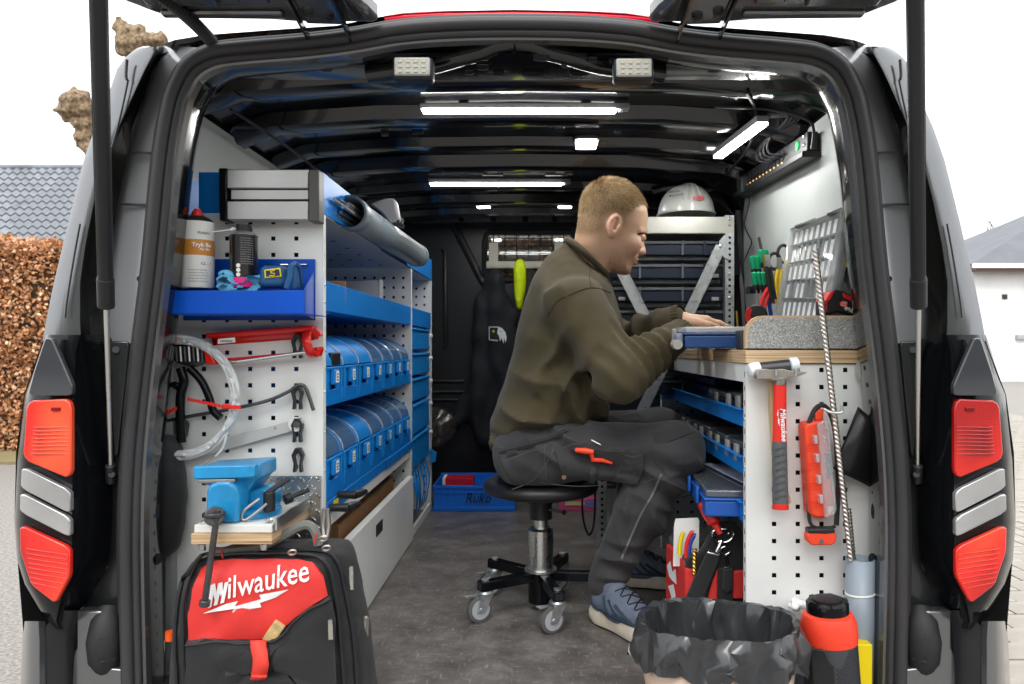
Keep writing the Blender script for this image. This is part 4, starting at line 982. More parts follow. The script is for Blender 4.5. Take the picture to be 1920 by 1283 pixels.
# ---- tools on the pegboard
PY = 1.738
def clip(label, x, y):
    t = thing('tool_clip', label, 'clip', P(x,y,PY), 'black spring clips on the left pegboard')
    m = MB()
    for s_ in (-1, 1):
        m.prism([P(x+s_*a, y+b, PY-.020) for a,b in ((1,-22),(6,-22),(11,-12),(7,4),(8.5,20),(4,20),(3.5,6),(6,-8))], (0,.016,0))
    m.prism([P(x+a, y+b, PY-.018) for a,b in ((-5,-25),(5,-25),(6,-16),(-6,-16))], (0,.018,0))
    obj('jaws', m, black_pl, t, bevel=.0008)
    m = MB(); m.cyl(P(x,y-18,PY-.004), P(x,y-18,PY+.004), .004, n=8); obj('stud', m, dark_steel, t)
    return t
clip('black spring clip holding the caulking gun front end', 556, 652); clip('black spring clip under the hooked end of the bent bar', 556, 748)
clip('black spring clip holding the round end of the flat steel bar', 556, 810); clip('empty black spring clip lowest on the pegboard above the tread plate', 557, 866)
cgun = thing('caulking_gun', 'red half barrel caulking gun with black handles hung on the pegboard', 'caulking gun', P(420,800,1.71))
A = P(390,648,1.715); B = P(592,633,1.715)
ax_ = (B-A).normalized(); upv = Vector((0,0,1)); upv = (upv-ax_*upv.dot(ax_)).normalized(); ov = ax_.cross(upv)
rows = []
for k in range(25):
    a = k/24; row = []
    for j in range(13):
        t_ = R(-20) + R(200)*j/12; row.append(A.lerp(B,a) + upv*(.0)+ (upv*math.sin(t_) + Vector((0,-1,0))*math.cos(t_))*.0265 + upv*.0)
    rows.append(row)
m = MB(); m.grid([r[5:] for r in rows]); obj('barrel', m, red_paint, cgun, solid=.0015)
m = MB(); m.beam(A+Vector((0,-.0,.022)), B+Vector((0,0,.022)), .012, .03, up=(0,-1,0)); obj('barrel_top', m, red_paint, cgun, bevel=.004)
m = MB(); m.tube([A+Vector((0,-.005,-.036)), B+Vector((0,-.005,-.033))], .0032, n=8); obj('frame_rail', m, red_paint, cgun)
m = MB(); m.cyl(P(420,682,1.705), P(580,660,1.705), .0042, n=10); obj('push_rod', m, steel, cgun)
m = MB(); m.cyl(P(576,646,1.715), P(592,643,1.715), .031, n=24, caps=False); obj('front_ring', m, red_paint, cgun, solid=.003)
m = MB(); m.prism([P(592,618,1.70),P(598,622,1.70),P(602,630,1.70),P(596,632,1.70),P(590,628,1.70)], (0,.02,0)); m.prism([P(592,662,1.70),P(601,650,1.70),P(603,655,1.70),P(598,668,1.70),P(590,666,1.70)], (0,.02,0)); obj('front_lug', m, red_paint, cgun)
m = MB(); m.prism([P(x,y,1.69) for x,y in ((381,660),(390,655),(404,680),(406,684),(386,684))], (0,.03,0)); obj('rear_plate', m, red_paint, cgun, bevel=.003)
m = MB(); m.pp([(320,648),(372,640),(392,655),(395,675),(360,690),(325,680)], 1.70, .03); obj('trigger_housing', m, dark_steel, cgun, bevel=.006)
for k in range(7):
    m = MB(); m.cyl(P(330+k*8,650,1.695), P(332+k*8,678,1.695), .004, n=8); obj('spring_coil', m, steel if k % 2 else dark_steel, cgun)
def bar(pts, r, Y=1.705): return MB().tube(smooth_path([P(x,y,Y) for x,y in pts],4), r, n=10)
obj('rear_handle', bar([(338,690),(345,715),(339,740),(338,780),(340,830)], .0105), black_gl, cgun)
obj('trigger', bar([(355,690),(378,715),(392,745),(400,770),(414,784)], .0088, 1.70), black_gl, cgun)
m = MB(); m.pp([(313,722),(325,715),(336,722),(334,735)], 1.70, .014); obj('handle_spur', m, black_gl, cgun, bevel=.003)
m = MB(); m.pp([(409,636),(440,633),(441,642),(408,645)], 1.684, .001); lbl = obj('barcode_label', m, paper, cgun)
for k in range(8):
    m = MB(); x = 413+k*3; m.pp([(x,638),(x+1.2+(k%3)*.4,638),(x+1.2,642),(x,642)], 1.6832, .0006); obj('barcode_bar', m, ink, lbl)
m = MB(); m.pp([(328,790),(342,788),(350,795),(346,820),(341,818),(338,808),(334,820),(328,815)], 1.72, .016)
obj('hang_clip', m, black_pl, cgun, bevel=.001)
# coil of clear hose
hose = thing('hose_coil', 'coil of milky clear tubing tied with red cable ties', 'hose', P(350,865,1.69))
hm = M('milky_tubing', (.82,.84,.85), .35, trans=.25, var=.05)
for k in range(11):
    a = random.Random(k); pts = []
    cx, cz = 333+a.uniform(-2,2), 745+a.uniform(-2,2); rr = 101+a.uniform(0,16); ry = 104+a.uniform(0,11)
    for j in range(64):
        t_ = 2*math.pi*j/64; pts.append(P(cx+rr*math.cos(t_), cz+ry*math.sin(t_), 1.683+.012*a.random()+.003*math.sin(3*t_+k)))
    obj('hose_turn', MB().tube(pts, .0047, n=7, closed=True), hm, hose)
obj('hose_end', bar([(425,815),(418,840),(402,858),(388,868)], .0028, 1.68), hm, hose)
obj('hose_nozzle', MB().cyl(P(404,856,1.678),P(386,872,1.678),.0032,n=8), zinc, hose)
def tie(pts, Y=1.672):
    m = MB(); L = [P(x,y,Y) for x,y in pts]
    for a_, b_ in zip(L, L[1:]): m.beam(a_, b_, .0042, .0016)
    n = 12
    for k in range(n):
        q = L[0].lerp(L[1], k/n); m.obox(q+Vector((0,-.001,0)), (.0035,.0016,.0085))
    return obj('cable_tie', m, red_pl, hose)
tie([(354,749),(416,762)]); tie([(417,763),(452,764)], 1.668); tie([(308,778),(331,765)]); tie([(322,600),(327,627)]); tie([(318,628),(331,640)])
m = MB(); m.obox(P(425,762,1.667), (.018,.006,.011)); obj('tie_head', m, red_pl, hose, bevel=.002)
# bent bar and flat bar
bb = bar([(300,792),(360,780),(430,768),(500,752),(540,735),(553,726),(563,722),(572,726),(580,745),(588,770)], .0042, 1.722)
tag(obj('bent_bar', bb, dark_steel), 'long dark steel rod with hooked end lying across the pegboard', 'rod')
fb = thing('flat_bar', 'flat pale steel bar with round end slanting down behind the hose', 'steel bar', P(480,840,1.73))
m = MB(); m.pp([(432,818),(555,786),(557,806),(360,862),(352,848)], 1.728, .003); obj('blade', m, M('satin_steel', (.62,.62,.60), .4, metal=.5), fb, bevel=.0007)
m = MB(); m.cyl(P(554,796,1.722), P(554,796,1.731), .017, n=24); ro_ = obj('round_end', m, M('satin_steel2', (.66,.66,.64), .4, metal=.4), fb, bevel=.001)
m = MB(); m.cyl(P(556,796,1.715), P(556,796,1.723), .0075, n=12); obj('pivot', m, dark_steel, fb)
m = MB(); m.cyl(P(516,803,1.726), P(516,803,1.730), .0028, n=10); obj('rivet', m, dull_steel, fb)

# ---- tread plate and vise on the end of the racking
tp = thing('tread_plate', 'bright steel tread plate screwed to the lower right of the pegboard', 'tread plate', P(560,1000,1.738))
m = MB(); m.pp([(470,893),(601,893),(601,1010),(470,1010)], 1.735, .004); tpo = obj('plate', m, steel, tp)
lz = MB(); lz.lathe([(.0,-.0085),(.0022,-.005),(.0028,0),(.0022,.005),(0,.0085)], (0,0,0), 8)
lme = mesh_of(lz, 'tread_lozenge', chrome)
for i in range(9):
    for j in range(8):
        x = 476+i*15+(7 if j % 2 else 0); y = 899+j*15
        if x > 597: continue
        o = bpy.data.objects.new('tread_lozenge', lme); COL.objects.link(o); o.parent = tp; o.location = P(x,y,1.734)-Vector(tp.location); o.rotation_euler = (0, R(45 if (i+j) % 2 else -45), 0); o.scale = (1,.5,1)
vs_ = thing('bench_vise', 'bright blue bench vise bolted on a small plywood board', 'vise', P(445,1020,1.55))
vb = M('vise_blue_enamel', (.012,.25,.53), .3, coat=.3, var=.2, vs=22, bump=.25, bs=120)
m = MB(); m.pp([(372,900),(440,899),(440,905),(372,906)], 1.518, .02); obj('jaw_insert', m, dull_steel, vs_, bevel=.001)
m = MB(); m.cyl(P(402,968,1.52), P(470,950,1.66), .011, n=16); obj('screw', m, dull_steel, vs_)
m = MB(); m.prism([P(362,985,1.48), P(509,985,1.48), P(600,935,1.735), P(490,935,1.735)], (0,0,-.014)) if False else m.box(P(358,0,1.50).x, P(510,0,1.50).x, 1.50, 1.735, P(0,1021,1.50).z, P(0,1001,1.50).z)
obj('plywood_board', m, ply_mat('board_ply'), vs_, bevel=.001)
m = MB(); m.box(P(362,0,1.50).x, P(508,0,1.50).x, 1.505, 1.735, P(0,1001,1.50).z+.0005, P(0,986,1.50).z); obj('white_base', m, M('base_board', (.72,.72,.68), .5), vs_, bevel=.001)
zt = P(0,986,1.50).z
m = MB(); m.pp([(510,973),(556,948),(570,945),(570,960),(512,1000)], 1.52, .1) if False else m.box(P(512,0,1.5).x,P(516,0,1.5).x,1.51,1.73,zt-.012,zt+.012); obj('steel_angle', m, steel, vs_)
m = MB(); m.lathe([(.062,0),(.062,.012),(.055,.016)], (P(470,0,1.60).x,1.605,zt), 32); obj('swivel_base', m, vb, vs_)
m = MB(); m.pp([(385,982),(386,920),(392,908),(410,902),(430,902),(443,912),(448,930),(446,982)], 1.515, .06); obj('front_jaw', m, vb, vs_, bevel=.008, seg=3)
m = MB(); m.pp([(362,875),(478,872),(478,895),(440,898),(362,899)], 1.52, .022); obj('jaw_face', m, vb, vs_, bevel=.003)
m = MB(); m.pp([(368,877),(488,869),(488,898),(480,900),(460,930),(370,905)], 1.56, .10); obj('rear_jaw', m, vb, vs_, bevel=.004)
m = MB(); m.pp([(440,930),(492,915),(510,925),(505,968),(440,975)], 1.575, .07); obj('body', m, vb, vs_, bevel=.006)
m = MB(); m.cyl(P(402,968,1.475), P(402,968,1.52), .019, n=24); m.cyl(P(402,968,1.485), P(402,960,1.485), .0215, n=20) ; obj('screw_boss', m, dark_steel, vs_, bevel=.002)
m = MB(); m.cyl(P(408,958,1.478), P(384,1130,1.478), .0063, n=14); lv = obj('lever', m, dull_steel if False else dark_steel, vs_)
m = MB(); m.cyl(P(385,1125,1.478), P(383,1137,1.478), .0105, n=14); obj('lever_stop', m, dark_steel, lv, bevel=.002)
for px, py in ((375,984),(498,979)):
    m = MB(); m.lathe([(.008,0),(.008,.003),(.005,.006),(0,.007)], P(px,py+2,1.505)+Vector((0,.02,.0)), 12); obj('bolt', m, zinc, vs_)
for px in (378,495):
    m = MB(); m.cyl(P(px,1020,1.51), P(px,1031,1.51), .008, .006, n=6); obj('nut', m, zinc, vs_)
m = MB(); m.cyl(P(505,960,1.56), P(505,922,1.56), .012, n=16); m.beam(P(500,925,1.56), P(541,898,1.58), .011, .012); clo = obj('clamp_lever', m, black_pl, vs_, bevel=.003)
m = MB(); m.tube(smooth_path([P(487,935,1.54),P(458,957,1.53),P(454,972,1.53),P(462,975,1.53),P(485,958,1.54),P(500,945,1.55)],3), .003, n=8); obj('wire_loop', m, dull_steel, vs_)
m = MB(); m.cyl(P(532,938,1.64), P(548,932,1.65), .012, n=12); m.beam(P(535,936,1.63), P(580,918,1.66), .010, .010); obj('clamp_lever', m, black_pl, vs_, bevel=.003)

# ---- clamp levers, label and box in the long drawer
for (x, y, Y, lb) in ((648,928,1.86,'upper black clamp lever on the blue lip over the long drawer'),(622,952,1.79,'lower black clamp lever beside the yellow sticker')):
    t = thing('clamp_lever', lb, 'lever', P(x,y,Y), 'black clamp levers')
    m = MB(); m.cyl(Vector((FX+.003,Y,P(0,y,Y).z)), Vector((FX+.05,Y,P(0,y,Y).z)), .009, .011, n=12); obj('hub', m, black_pl, t, bevel=.002)
    m = MB(); m.tube([Vector((FX+.045,Y,P(0,y,Y).z)), Vector((FX+.06,Y+.02,P(0,y,Y).z+.002)), Vector((FX+.055,Y+.07,P(0,y,Y).z-.006))], [.011,.010,.008], n=10); obj('handle', m, black_pl, t)
m = MB(); Y = 1.83; m.box(FX+.0066,FX+.0074,Y-.02,Y+.025,.366,.386); so_ = tag(obj('sticker', m, yellow), 'small yellow warning sticker on the lowest blue lip', 'sticker')
m = MB(); m.box(-.80,FX-.03,2.0,2.75,.022,.285); cb = tag(obj('cardboard_box', m, card, bevel=.003), 'brown cardboard box standing in the half open white drawer', 'box')
m = MB()
for k in range(4): m.box(FX-.12+.0*k,FX-.06,2.1+.14*k,2.16+.14*k,.2851,.2858)
q = obj('print_mark', m, M('box_print', (.06,.03,.015), .8), cb); q['kind'] = 'stuff'
# things on the upper shelf
t = thing('carton', 'grey white product carton lying on the upper shelf', 'box', (-.66,2.72,.8466))
m = MB(); m.box(-.80,-.545,2.55,2.60,.8466,.985); m.box(-.545,-.54,2.548,2.602,.8466,.99); obj('carton_body', m, M('carton_grey', (.50,.50,.53), .6), t, bevel=.002)
m = MB(); m.box(-.70,-.60,2.546,2.549,.90,.94); obj('print', m, M('carton_print', (.20,.28,.30), .6), t)
def bagf(p): return smin(ell(p,(-.60,1.84,.89),(.06,.07,.05)), ell(p,(-.56,1.90,.875),(.05,.06,.035)), .03) - .006*wob(p,60,8)
tag(obj('plastic_bag', sdf_mesh(bagf,(-.70,1.74,.84),(-.49,2.0,.96),.006,1), M('blue_bag', (.03,.30,.55), .25, coat=.5)), 'shiny blue plastic bag behind the upper shelf lip', 'bag')
m = MB(); m.obox((-.57,2.0,.90), (.10,.14,.06), Matrix.Rotation(.3,3,'Z')); tag(obj('small_carton', m, card, bevel=.002), 'small brown carton next to the blue plastic bag', 'box')

# ---- grey tube full of rods on the top lip
gt = thing('grey_pipe', 'grey plastic pipe strapped along the top blue lip', 'pipe', P(720,430,2.1))
A, B = Vector((FX+.052, 1.885, 1.152)), Vector((FX+.052, 2.86, 1.118)); A = P(655,398,1.93); B = P(783,480,2.86)
m = MB(); m.cyl(A, B, .040, n=28, caps=False); m.cyl(A-(B-A).normalized()*.0, A+(B-A).normalized()*.05, .0435, n=28, caps=False); obj('pipe', m, pvc, gt, solid=.0025)
m = MB(); m.cyl(B-(B-A)*.04, B, .044, n=28); obj('pipe_collar', m, pvc, gt, bevel=.002)
tm_ = text_mb('WAVIN 75', .02, A.lerp(B,.22)+Vector((.025,-.034,.0)), face=(.6,-.75,.1), right=(B-A), ext=0); obj('lettering', tm_, M('faint_print', (.10,.12,.13), .5), gt)
for k in range(11):
    rr = random.Random(k+50); off = Vector((rr.uniform(-.022,.018),0,.014-.0038*k)); d = (B-A).normalized()
    m = MB(); st_ = A+off-d*rr.uniform(.05,.14)+Vector((-.004,0,.004))
    m.cyl(st_, A+off+d*.35, .0045, n=8); tag(obj('drill_rod', m, rr.choice([dark_steel,zinc,dull_steel])), ['topmost','second','third','fourth','fifth','sixth','seventh','eighth','ninth','tenth','lowest'][k] + ' thin metal rod of the bundle poking out of the grey pipe mouth', 'rod', 'rods in the grey pipe')
t = thing('grey_bracket', 'grey angled plastic cover behind the grey pipe', 'cover', P(715,400,2.35))
m = MB(); m.prism([P(x,y,2.30) for x,y in ((693,382),(722,372),(738,371),(742,380),(748,412),(733,420),(715,400))], (0,.05,0)); obj('cover', m, M('light_grey_plastic', (.26,.26,.28), .45), t, bevel=.006)
m = MB(); m.prism([P(x,y,2.297) for x,y in ((748,412),(756,420),(754,426),(744,424),(735,420))], (0,.03,0)); obj('tab', m, black_pl, t)
# ================================================================== RIGHT: WORKBENCH
RY, RX, RF = 1.666, .463, 2.82                         # near end plane, aisle face, far end
wb = thing('workbench', 'white steel workbench with plywood top along the right van wall', 'workbench', (.60, 2.2, 0))
rc = [P(1451.5,0,RY).x + .0528*k for k in range(6)]; rz = [P(0,694,RY).z - .0381*k for k in range(19)]
peg_panel('end_panel', RX, .738, 0, .720, RY, rc, rz, parent=wb)
peg_panel('far_panel', RX, .738, 0, .720, RF, rc, rz, parent=wb)
e = MB(); e.box(RX-.0012,RX+.0012,RY+.0003,RY+.022,0,.72); es_ = obj('edge_strip', e, white_steel, wb)
for k in range(22):
    m = MB(); z = .02+.032*k; m.box(RX-.0015,RX-.0011,RY+.009,RY+.013,z,z+.012); obj('slot', m, hole_dark, es_)
m = MB(); m.box(RX-.004,.745,RY-.006,RF+.02,.7225,.752); obj('bench_top', m, ply_mat('bench_ply'), wb, bevel=.0015)
m = MB(); m.box(RX+.001,.745,RY+.012,RF+.02,.7525,.755); obj('laminate', m, speckle_mat(), wb)
m = MB(); m.box(RX,RX+.0015,RY+.0225,RF,.680,.7215); obj('frame_rail', m, white_steel, wb)
# speckled end board with plywood edge and a round corner
def endboard(i, Y, d):
    x0, z0, z1 = RX-.002+i, .756, P(0,592,RY).z-i; pts = [Vector((.742,Y,z0)),Vector((.742,Y,z1)),]
    r_ = .040-i*.5
    for k in range(9):
        t_ = math.pi/2 + k/8*math.pi/2; pts.append(Vector((x0+r_+r_*math.cos(t_),Y,z1-r_+r_*math.sin(t_))))
    pts.append(Vector((x0,Y,z0))); return MB().prism(pts, (0,d,0))
ebo = obj('end_board', endboard(0, RY+.0005, .018), ply_mat('board_edge_ply',1), wb)
obj('end_board_laminate', endboard(.0045, RY-.0015, .0019), speckle_mat(), ebo)
for z0, z1 in ((.578,.618),(.470,.512),(.362,.408)):
    lip(z0, z1, RY+.0225, RF-.001, x=RX+.002, par=wb)
    m = MB(); m.box(RX+.004,.738,RY+.024,RF-.001,z0+.002,z0+.0035); obj('shelf', m, M('shelf_grey', (.20,.22,.25), .5), wb)
    for Y in (RY, RF):
        m = MB(); m.cyl((RX-.004,Y+.011,(z0+z1)/2),(RX+.001,Y+.011,(z0+z1)/2),.004,n=8); obj('bolt', m, zinc, wb)
m = MB(); m.box(.739,.7415,RY+.02,RF,0,.72); obj('back_sheet', m, M('bench_back', (.30,.32,.34), .5), wb)

# ---- organiser cases
def organiser(label, x0, x1, y0, y1, z0, h, group=None, base=navy, lid=None, lat=(), latm=grey_pl, cells=True, nm='organiser_case', rot=None, side=-1):
    t = thing(nm, label, 'organiser case', ((x0+x1)/2,(y0+y1)/2,z0), group)
    m = MB(); m.box(x0,x1,y0,y1,z0,z0+h*.60); obj('base', m, base, t, bevel=.004)
    m = MB(); m.box(x0-.003,x1+.003,y0-.003,y1+.003,z0+h*.60+.0006,z0+h*.70); obj('rim', m, base, t, bevel=.002)
    m = MB(); m.box(x0+.002,x1-.002,y0+.002,y1-.002,z0+h*.70+.0006,z0+h); obj('lid', m, lid or clear_bright, t, bevel=.004)
    for (ax, u) in lat:
        if ax == 'x': m = MB().box(x0-.012,x0-.0032,u-.016,u+.016,z0+h*.25,z0+h*.95)
        else: m = MB().box(u-.016,u+.016,y0-.012,y0-.0032,z0+h*.25,z0+h*.95)
        obj('latch', m, latm, t, bevel=.004)
    if rot: t.rotation_euler = rot
    return t
c_lid = clear('case_lid', (.80,.84,.88), .35, .12, .10)
names = ['nearest','second','third','fourth','fifth']
for k in range(5):
    y = 1.72+.19*k
    organiser(f'blue organiser case with clear lid and grey latches, {names[k]} on the middle bench shelf', RX+.012, .72, y, y+.17, .4738, .060, 'cases on the middle bench shelf', navy, c_lid, (('x',y+.045),('x',y+.13)))
organiser('long dark navy case lying on the top bench shelf', RX+.05, .72, 2.20, 2.72, .5818, .085, None, navy, navy)
organiser('small blue case with clear lid on the top bench shelf near the end panel', RX+.02, .70, 1.73, 1.93, .5818, .065, None, navy, c_lid, (('x',1.78),('x',1.87)))
organiser('second small blue case on the top bench shelf', RX+.02, .70, 1.95, 2.14, .5818, .06, None, navy, c_lid, (('x',2.0),))
cc_ = organiser('bright blue flat case with clear lid sticking out of the lowest bench shelf', .40, .70, 1.72, 2.15, .366, .062, None, case_blue, clear('case_lid2', (.55,.6,.66), .35, .12, .10), (('x',1.80),('x',1.95)), case_blue)
cc_.rotation_euler = (0, 0, R(-4))
m = MB(); m.obox((.575,1.95,.4335), (.20,.28,.003), Matrix.Rotation(.1,3,'Z')); tag(obj('leaflet', m, M('leaflet', (.5,.55,.72), .6)), 'pale blue leaflet lying on the bright blue flat case', 'leaflet')
# case under the man hands
hc = organiser('navy case with frosted lid open on the bench under the man hands', .352, .62, 1.80, 1.97, .756, .052, None, M('case_navy', (.012,.05,.17), .4), clear('frost_lid', (.85,.87,.88), .3, .2, .35), (('x',1.90),))
m = MB(); m.box(.331,.348,1.80,1.835,.758,.792); obj('corner_latch', m, M('latch_greyblue', (.16,.19,.26), .4), hc, bevel=.006)
m = MB(); m.cyl((.334,1.797,.765),(.334,1.83,.765),.012,n=14); obj('latch_roll', m, grey_pl, hc)
m = MB(); c = P(1388,0,1.74).x; m.box(.459,.4685,1.70,1.745,.7535,.797); tag(obj('steel_block', m, dark_steel, bevel=.001), 'small dull steel block beside the speckled end board', 'block')

# ---- hammers on the end panel
HY = RY-.004
mal = thing('mallet', 'wooden handled mallet with white plastic heads behind the red hammer', 'mallet', P(1455,700,1.645))
m = MB(); m.tube([P(1448,700,1.652),P(1449,760,1.652),P(1455,850,1.652),P(1463,900,1.652),P(1474,944,1.652)], [.008,.009,.010,.0105,.011], n=10); obj('handle', m, wood_h, mal)
m = MB(); m.cyl(P(1424,692,1.648), P(1480,686,1.648), .0145, n=24); obj('head', m, dark_steel, mal)
for a_, b_ in (((1402,697),(1426,692)),((1478,686),(1497,683))):
    m = MB(); p, q = P(*a_,1.646), P(*b_,1.646); d = (q-p).normalized(); L = (q-p).length; m.lathe([(.006,0),(.0165,.004),(.0175,L*.4),(.0165,L-.002),(.010,L)], p, 24, d); obj('plastic_face', m, M('nylon', (.80,.84,.90), .35), mal)
hm_ = thing('hammer', 'red and grey handled claw hammer hanging on the right white panel', 'hammer', P(1463,955,1.625))
hy = 1.622
m = MB(); m.pp([(1419,700),(1419,711),(1446,711),(1449,714),(1473,714),(1478,708),(1497,706),(1512,700),(1514,698),(1492,697),(1468,692),(1446,694),(1440,692),(1422,693)], hy-.012, .024); obj('head', m, M('hammer_steel', (.42,.38,.34), .35, metal=.8, var=.15, vs=40), hm_, bevel=.003)
m = MB(); m.cyl(P(1463,708,hy), P(1463,722,hy), .0145, .0135, n=16); obj('collar', m, dull_steel, hm_, bevel=.001)
rows = []
for y, w_, cx in ((720,25,1462),(760,26,1462),(800,25,1461),(826,27,1461)): rows.append((y,w_,cx))
def handle(rows, mat, nm):
    m = MB(); n = 16; R_ = []
    for y, w_, cx in rows:
        R_.append([P(cx + w_/2*math.cos(t_)*1.0, y, hy) + Vector((0, .012*math.sin(t_), 0)) for t_ in [2*math.pi*k/n for k in range(n)]])
    m.grid(R_, close=True); m._add(R_[0], [tuple(range(n))]); m._add(R_[-1], [tuple(range(n-1,-1,-1))]); return obj(nm, m, mat, hm_, bevel=0)
hr_ = handle([(720,24,1462.5),(760,25,1462),(800,25,1461.5),(830,27,1461.5)], M('red_fibreglass', (.75,.03,.02), .35), 'red_shaft')
hg = handle([(828,27.5,1461.5),(840,28,1461.5),(870,29,1462),(900,29,1462.5),(930,30,1463),(944,31,1463.5)], M('grey_grip', (.10,.105,.11), .6, bump=.2, bs=200), 'grip')
handle([(943.5,30,1463.5),(950,31,1463.5),(955,30,1463.5)], red_pl, 'grip_end')
for k in range(8):
    m = MB(); y = 838+13*k; m.beam(P(1450,y+6,hy-.0125), P(1474,y,hy-.0125), .0018, .002); obj('grip_rib', m, M('grip_rib', (.07,.073,.078), .6), hg)
lt = text_mb('Milwaukee', .0165, P(1463,766,hy-.0135), right=(.05,0,-1), shear=.25, bold=.02); obj('lettering', lt, white_ink, hr_)
m = MB(); m.prism([P(x,y,hy-.0128) for x,y in ((1459,767),(1457,780),(1459,779),(1459,793),(1462,800),(1461,785),(1459.5,786))], (0,.0006,0)); obj('bolt_mark', m, white_ink, hr_)
for x in (1451,1488):
    m = MB(); c = P(x,703,hy); m.tube([c+Vector((0,.03,.004)), c+Vector((0,-.014,.0)), c+Vector((0,-.017,.012))], .0028, n=8); obj('hook', m, zinc, wb)

# ---- red bit box with strap and clip lamp
bb_ = thing('bit_box', 'red bit case with clear front hanging by its strap on the right panel', 'bit case', P(1538,975,1.63))
red_bit = M('bit_case_red', (.82,.06,.02), .45)
def bitpoly(dx=0): return [(1508,800),(1514,794),(1530,790),(1548,786),(1566,955),(1564,965),(1552,973),(1527,972),(1519,962)]
m = MB(); m.pp(bitpoly(), 1.615, .045); obj('case_back', m, red_bit, bb_, bevel=.006)
m = MB(); m.pp([(1533,795),(1550,786),(1556,800),(1570,955),(1566,966),(1548,973)], 1.602, .012); obj('clear_cover', m, clear('bit_cover', (.92,.9,.9), .4, .1, .18), bb_, bevel=.003)
for poly, mt in (([(1541,806),(1551,803),(1555,840),(1545,845)],red_pl),([(1546,850),(1558,850),(1562,890),(1550,900)],M('bit_navy',(.02,.02,.06),.4)),([(1546,855),(1552,853),(1551,866),(1546,868)],chrome),([(1552,870),(1558,868),(1553,890),(1547,886)],white_pl),([(1553,925),(1563,922),(1564,948),(1553,950)],red_pl),([(1552,950),(1562,944),(1562,956),(1554,964)],white_pl)):
    m = MB(); m.pp(poly, 1.6145, .002); obj('insert', m, mt, bb_)
m = MB(); m.prism([P(x,y,1.6138) for x,y in ((1542,815),(1549,822),(1545,824),(1551,834),(1544,826),(1547,823))], (0,.0005,0)); obj('bolt_mark', m, white_ink, bb_)
for y0 in (832,868,905,940):
    for k in range(4):
        m = MB(); x = 1513+(y0-832)*.08; m.pp([(x,y0+k*4),(x+15,y0+k*4-2),(x+15,y0+k*4),(x,y0+k*4+2)], 1.6135, .003); obj('grip_rib', m, red_bit, bb_)
m = MB(); m.pp([(1528,775),(1540,766),(1545,768),(1544,786),(1530,789)], 1.618, .016); obj('hang_tab', m, red_bit, bb_, bevel=.002)
for k, y0 in enumerate((818,853,893,930)):
    m = MB(); x = 1529+k*3.5; m.pp([(x-3,y0),(x+4,y0-2),(x+5,y0+14),(x-1,y0+15)], 1.6005, .02); obj('hinge_clip', m, clear_bright, bb_, bevel=.001)
m = MB(); m.tube(smooth_path([P(1516,795,1.622),P(1528,768,1.622),P(1543,760,1.622),P(1556,775,1.622),P(1566,810,1.625),P(1571,880,1.63),P(1571,930,1.628),P(1568,985,1.625)],4), .0055, n=6); m.tube(smooth_path([P(1514,905,1.64),P(1516,960,1.632),P(1522,985,1.627),P(1545,992,1.622),P(1566,987,1.622)],4), .004, n=6); obj('strap', m, fabric_blk, bb_)
m = MB(); m.tube(smooth_path([P(1545,767,1.60),P(1560,774,1.59),P(1577,774,1.58),P(1579,771,1.58),P(1578,760,1.58)],3), .003, n=8); obj('wire_hook', m, zinc, wb)
cl_ = thing('clip_lamp', 'small red clip lamp hanging under the bit case strap', 'lamp', P(1541,1023,1.62))
m = MB(); m.pp([(1514,1003),(1520,998),(1563,997),(1569,1002),(1568,1016),(1561,1023),(1523,1023),(1514,1016)], 1.605, .025); obj('housing', m, red_bit, cl_, bevel=.003)
m = MB(); m.pp([(1517,992),(1566,991),(1567,1000),(1548,1002),(1532,1001),(1516,1001)], 1.603, .026); obj('lid', m, black_pl, cl_, bevel=.003)
m = MB(); m.cyl(P(1540,1016,1.6035), P(1540,1016,1.607), .005, n=16); obj('button', m, dark_steel, cl_)

# ---- masonry bits in grey pipes
def twist(name, label, a, b, r, mat, group, turns=26):
    a, b = Vector(a), Vector(b); d = (b-a).normalized(); L = (b-a).length; s_ = d.cross(Vector((0,1,0))).normalized(); u = s_.cross(d)
    m = MB(); rows = []; n = 12; N = int(turns*7)
    for i in range(N+1):
        t_ = i/N; ph = t_*turns*2*math.pi; row = []
        for k in range(n):
            q = 2*math.pi*k/n; rr = r*(.72+.28*abs(math.cos(q))**.6); row.append(a + d*(L*t_) + s_*(rr*math.cos(q+ph)) + u*(rr*math.sin(q+ph)))
        rows.append(row)
    m.grid(rows, close=True); o = obj(name, m, mat, ang=60); tag(o, label, 'drill bit', group); return o
bitm = M('drill_steel', (.55,.51,.47), .28, metal=1, var=.1, vs=40)
twist('masonry_bit', 'very long steel masonry drill bit reaching up past the bench top', P(1596,1050,1.60), P(1528,468,1.60), .0068, bitm, 'masonry bits in the grey pipe', 34)
twist('masonry_bit', 'shorter steel masonry drill bit standing in the grey pipe', P(1599,1048,1.615), P(1590,955,1.612), .0072, bitm, 'masonry bits in the grey pipe', 7)
def pipe(label, px, y0, Y, r, top_mat=None):
    t = thing('grey_pipe', label, 'pipe', (P(px,0,Y).x,Y,0), 'grey pipes on the right end panel')
    m = MB(); top = P(px,y0,Y); m.cyl((top.x,Y,0),(top.x,Y,top.z), r, n=32, caps=False); obj('pipe', m, M('pvc_lightgrey', (.27,.32,.37), .35), t, solid=.003)
    return t, top
t, top = pipe('grey plastic pipe holding the masonry drill bits', 1613, 1047, 1.615, .0285)
m = MB(); z = P(0,1120,1.585).z; m.tube([Vector((top.x+.0295*math.cos(a),1.615+.0295*math.sin(a),z+.003*math.cos(a))) for a in [2*math.pi*k/24 for k in range(24)]], .0026, n=6, closed=True); obj('cable_tie', m, white_pl, t)
t, top = pipe('second grey pipe half hidden behind the black speaker', 1507, 1185, 1.63, .026)
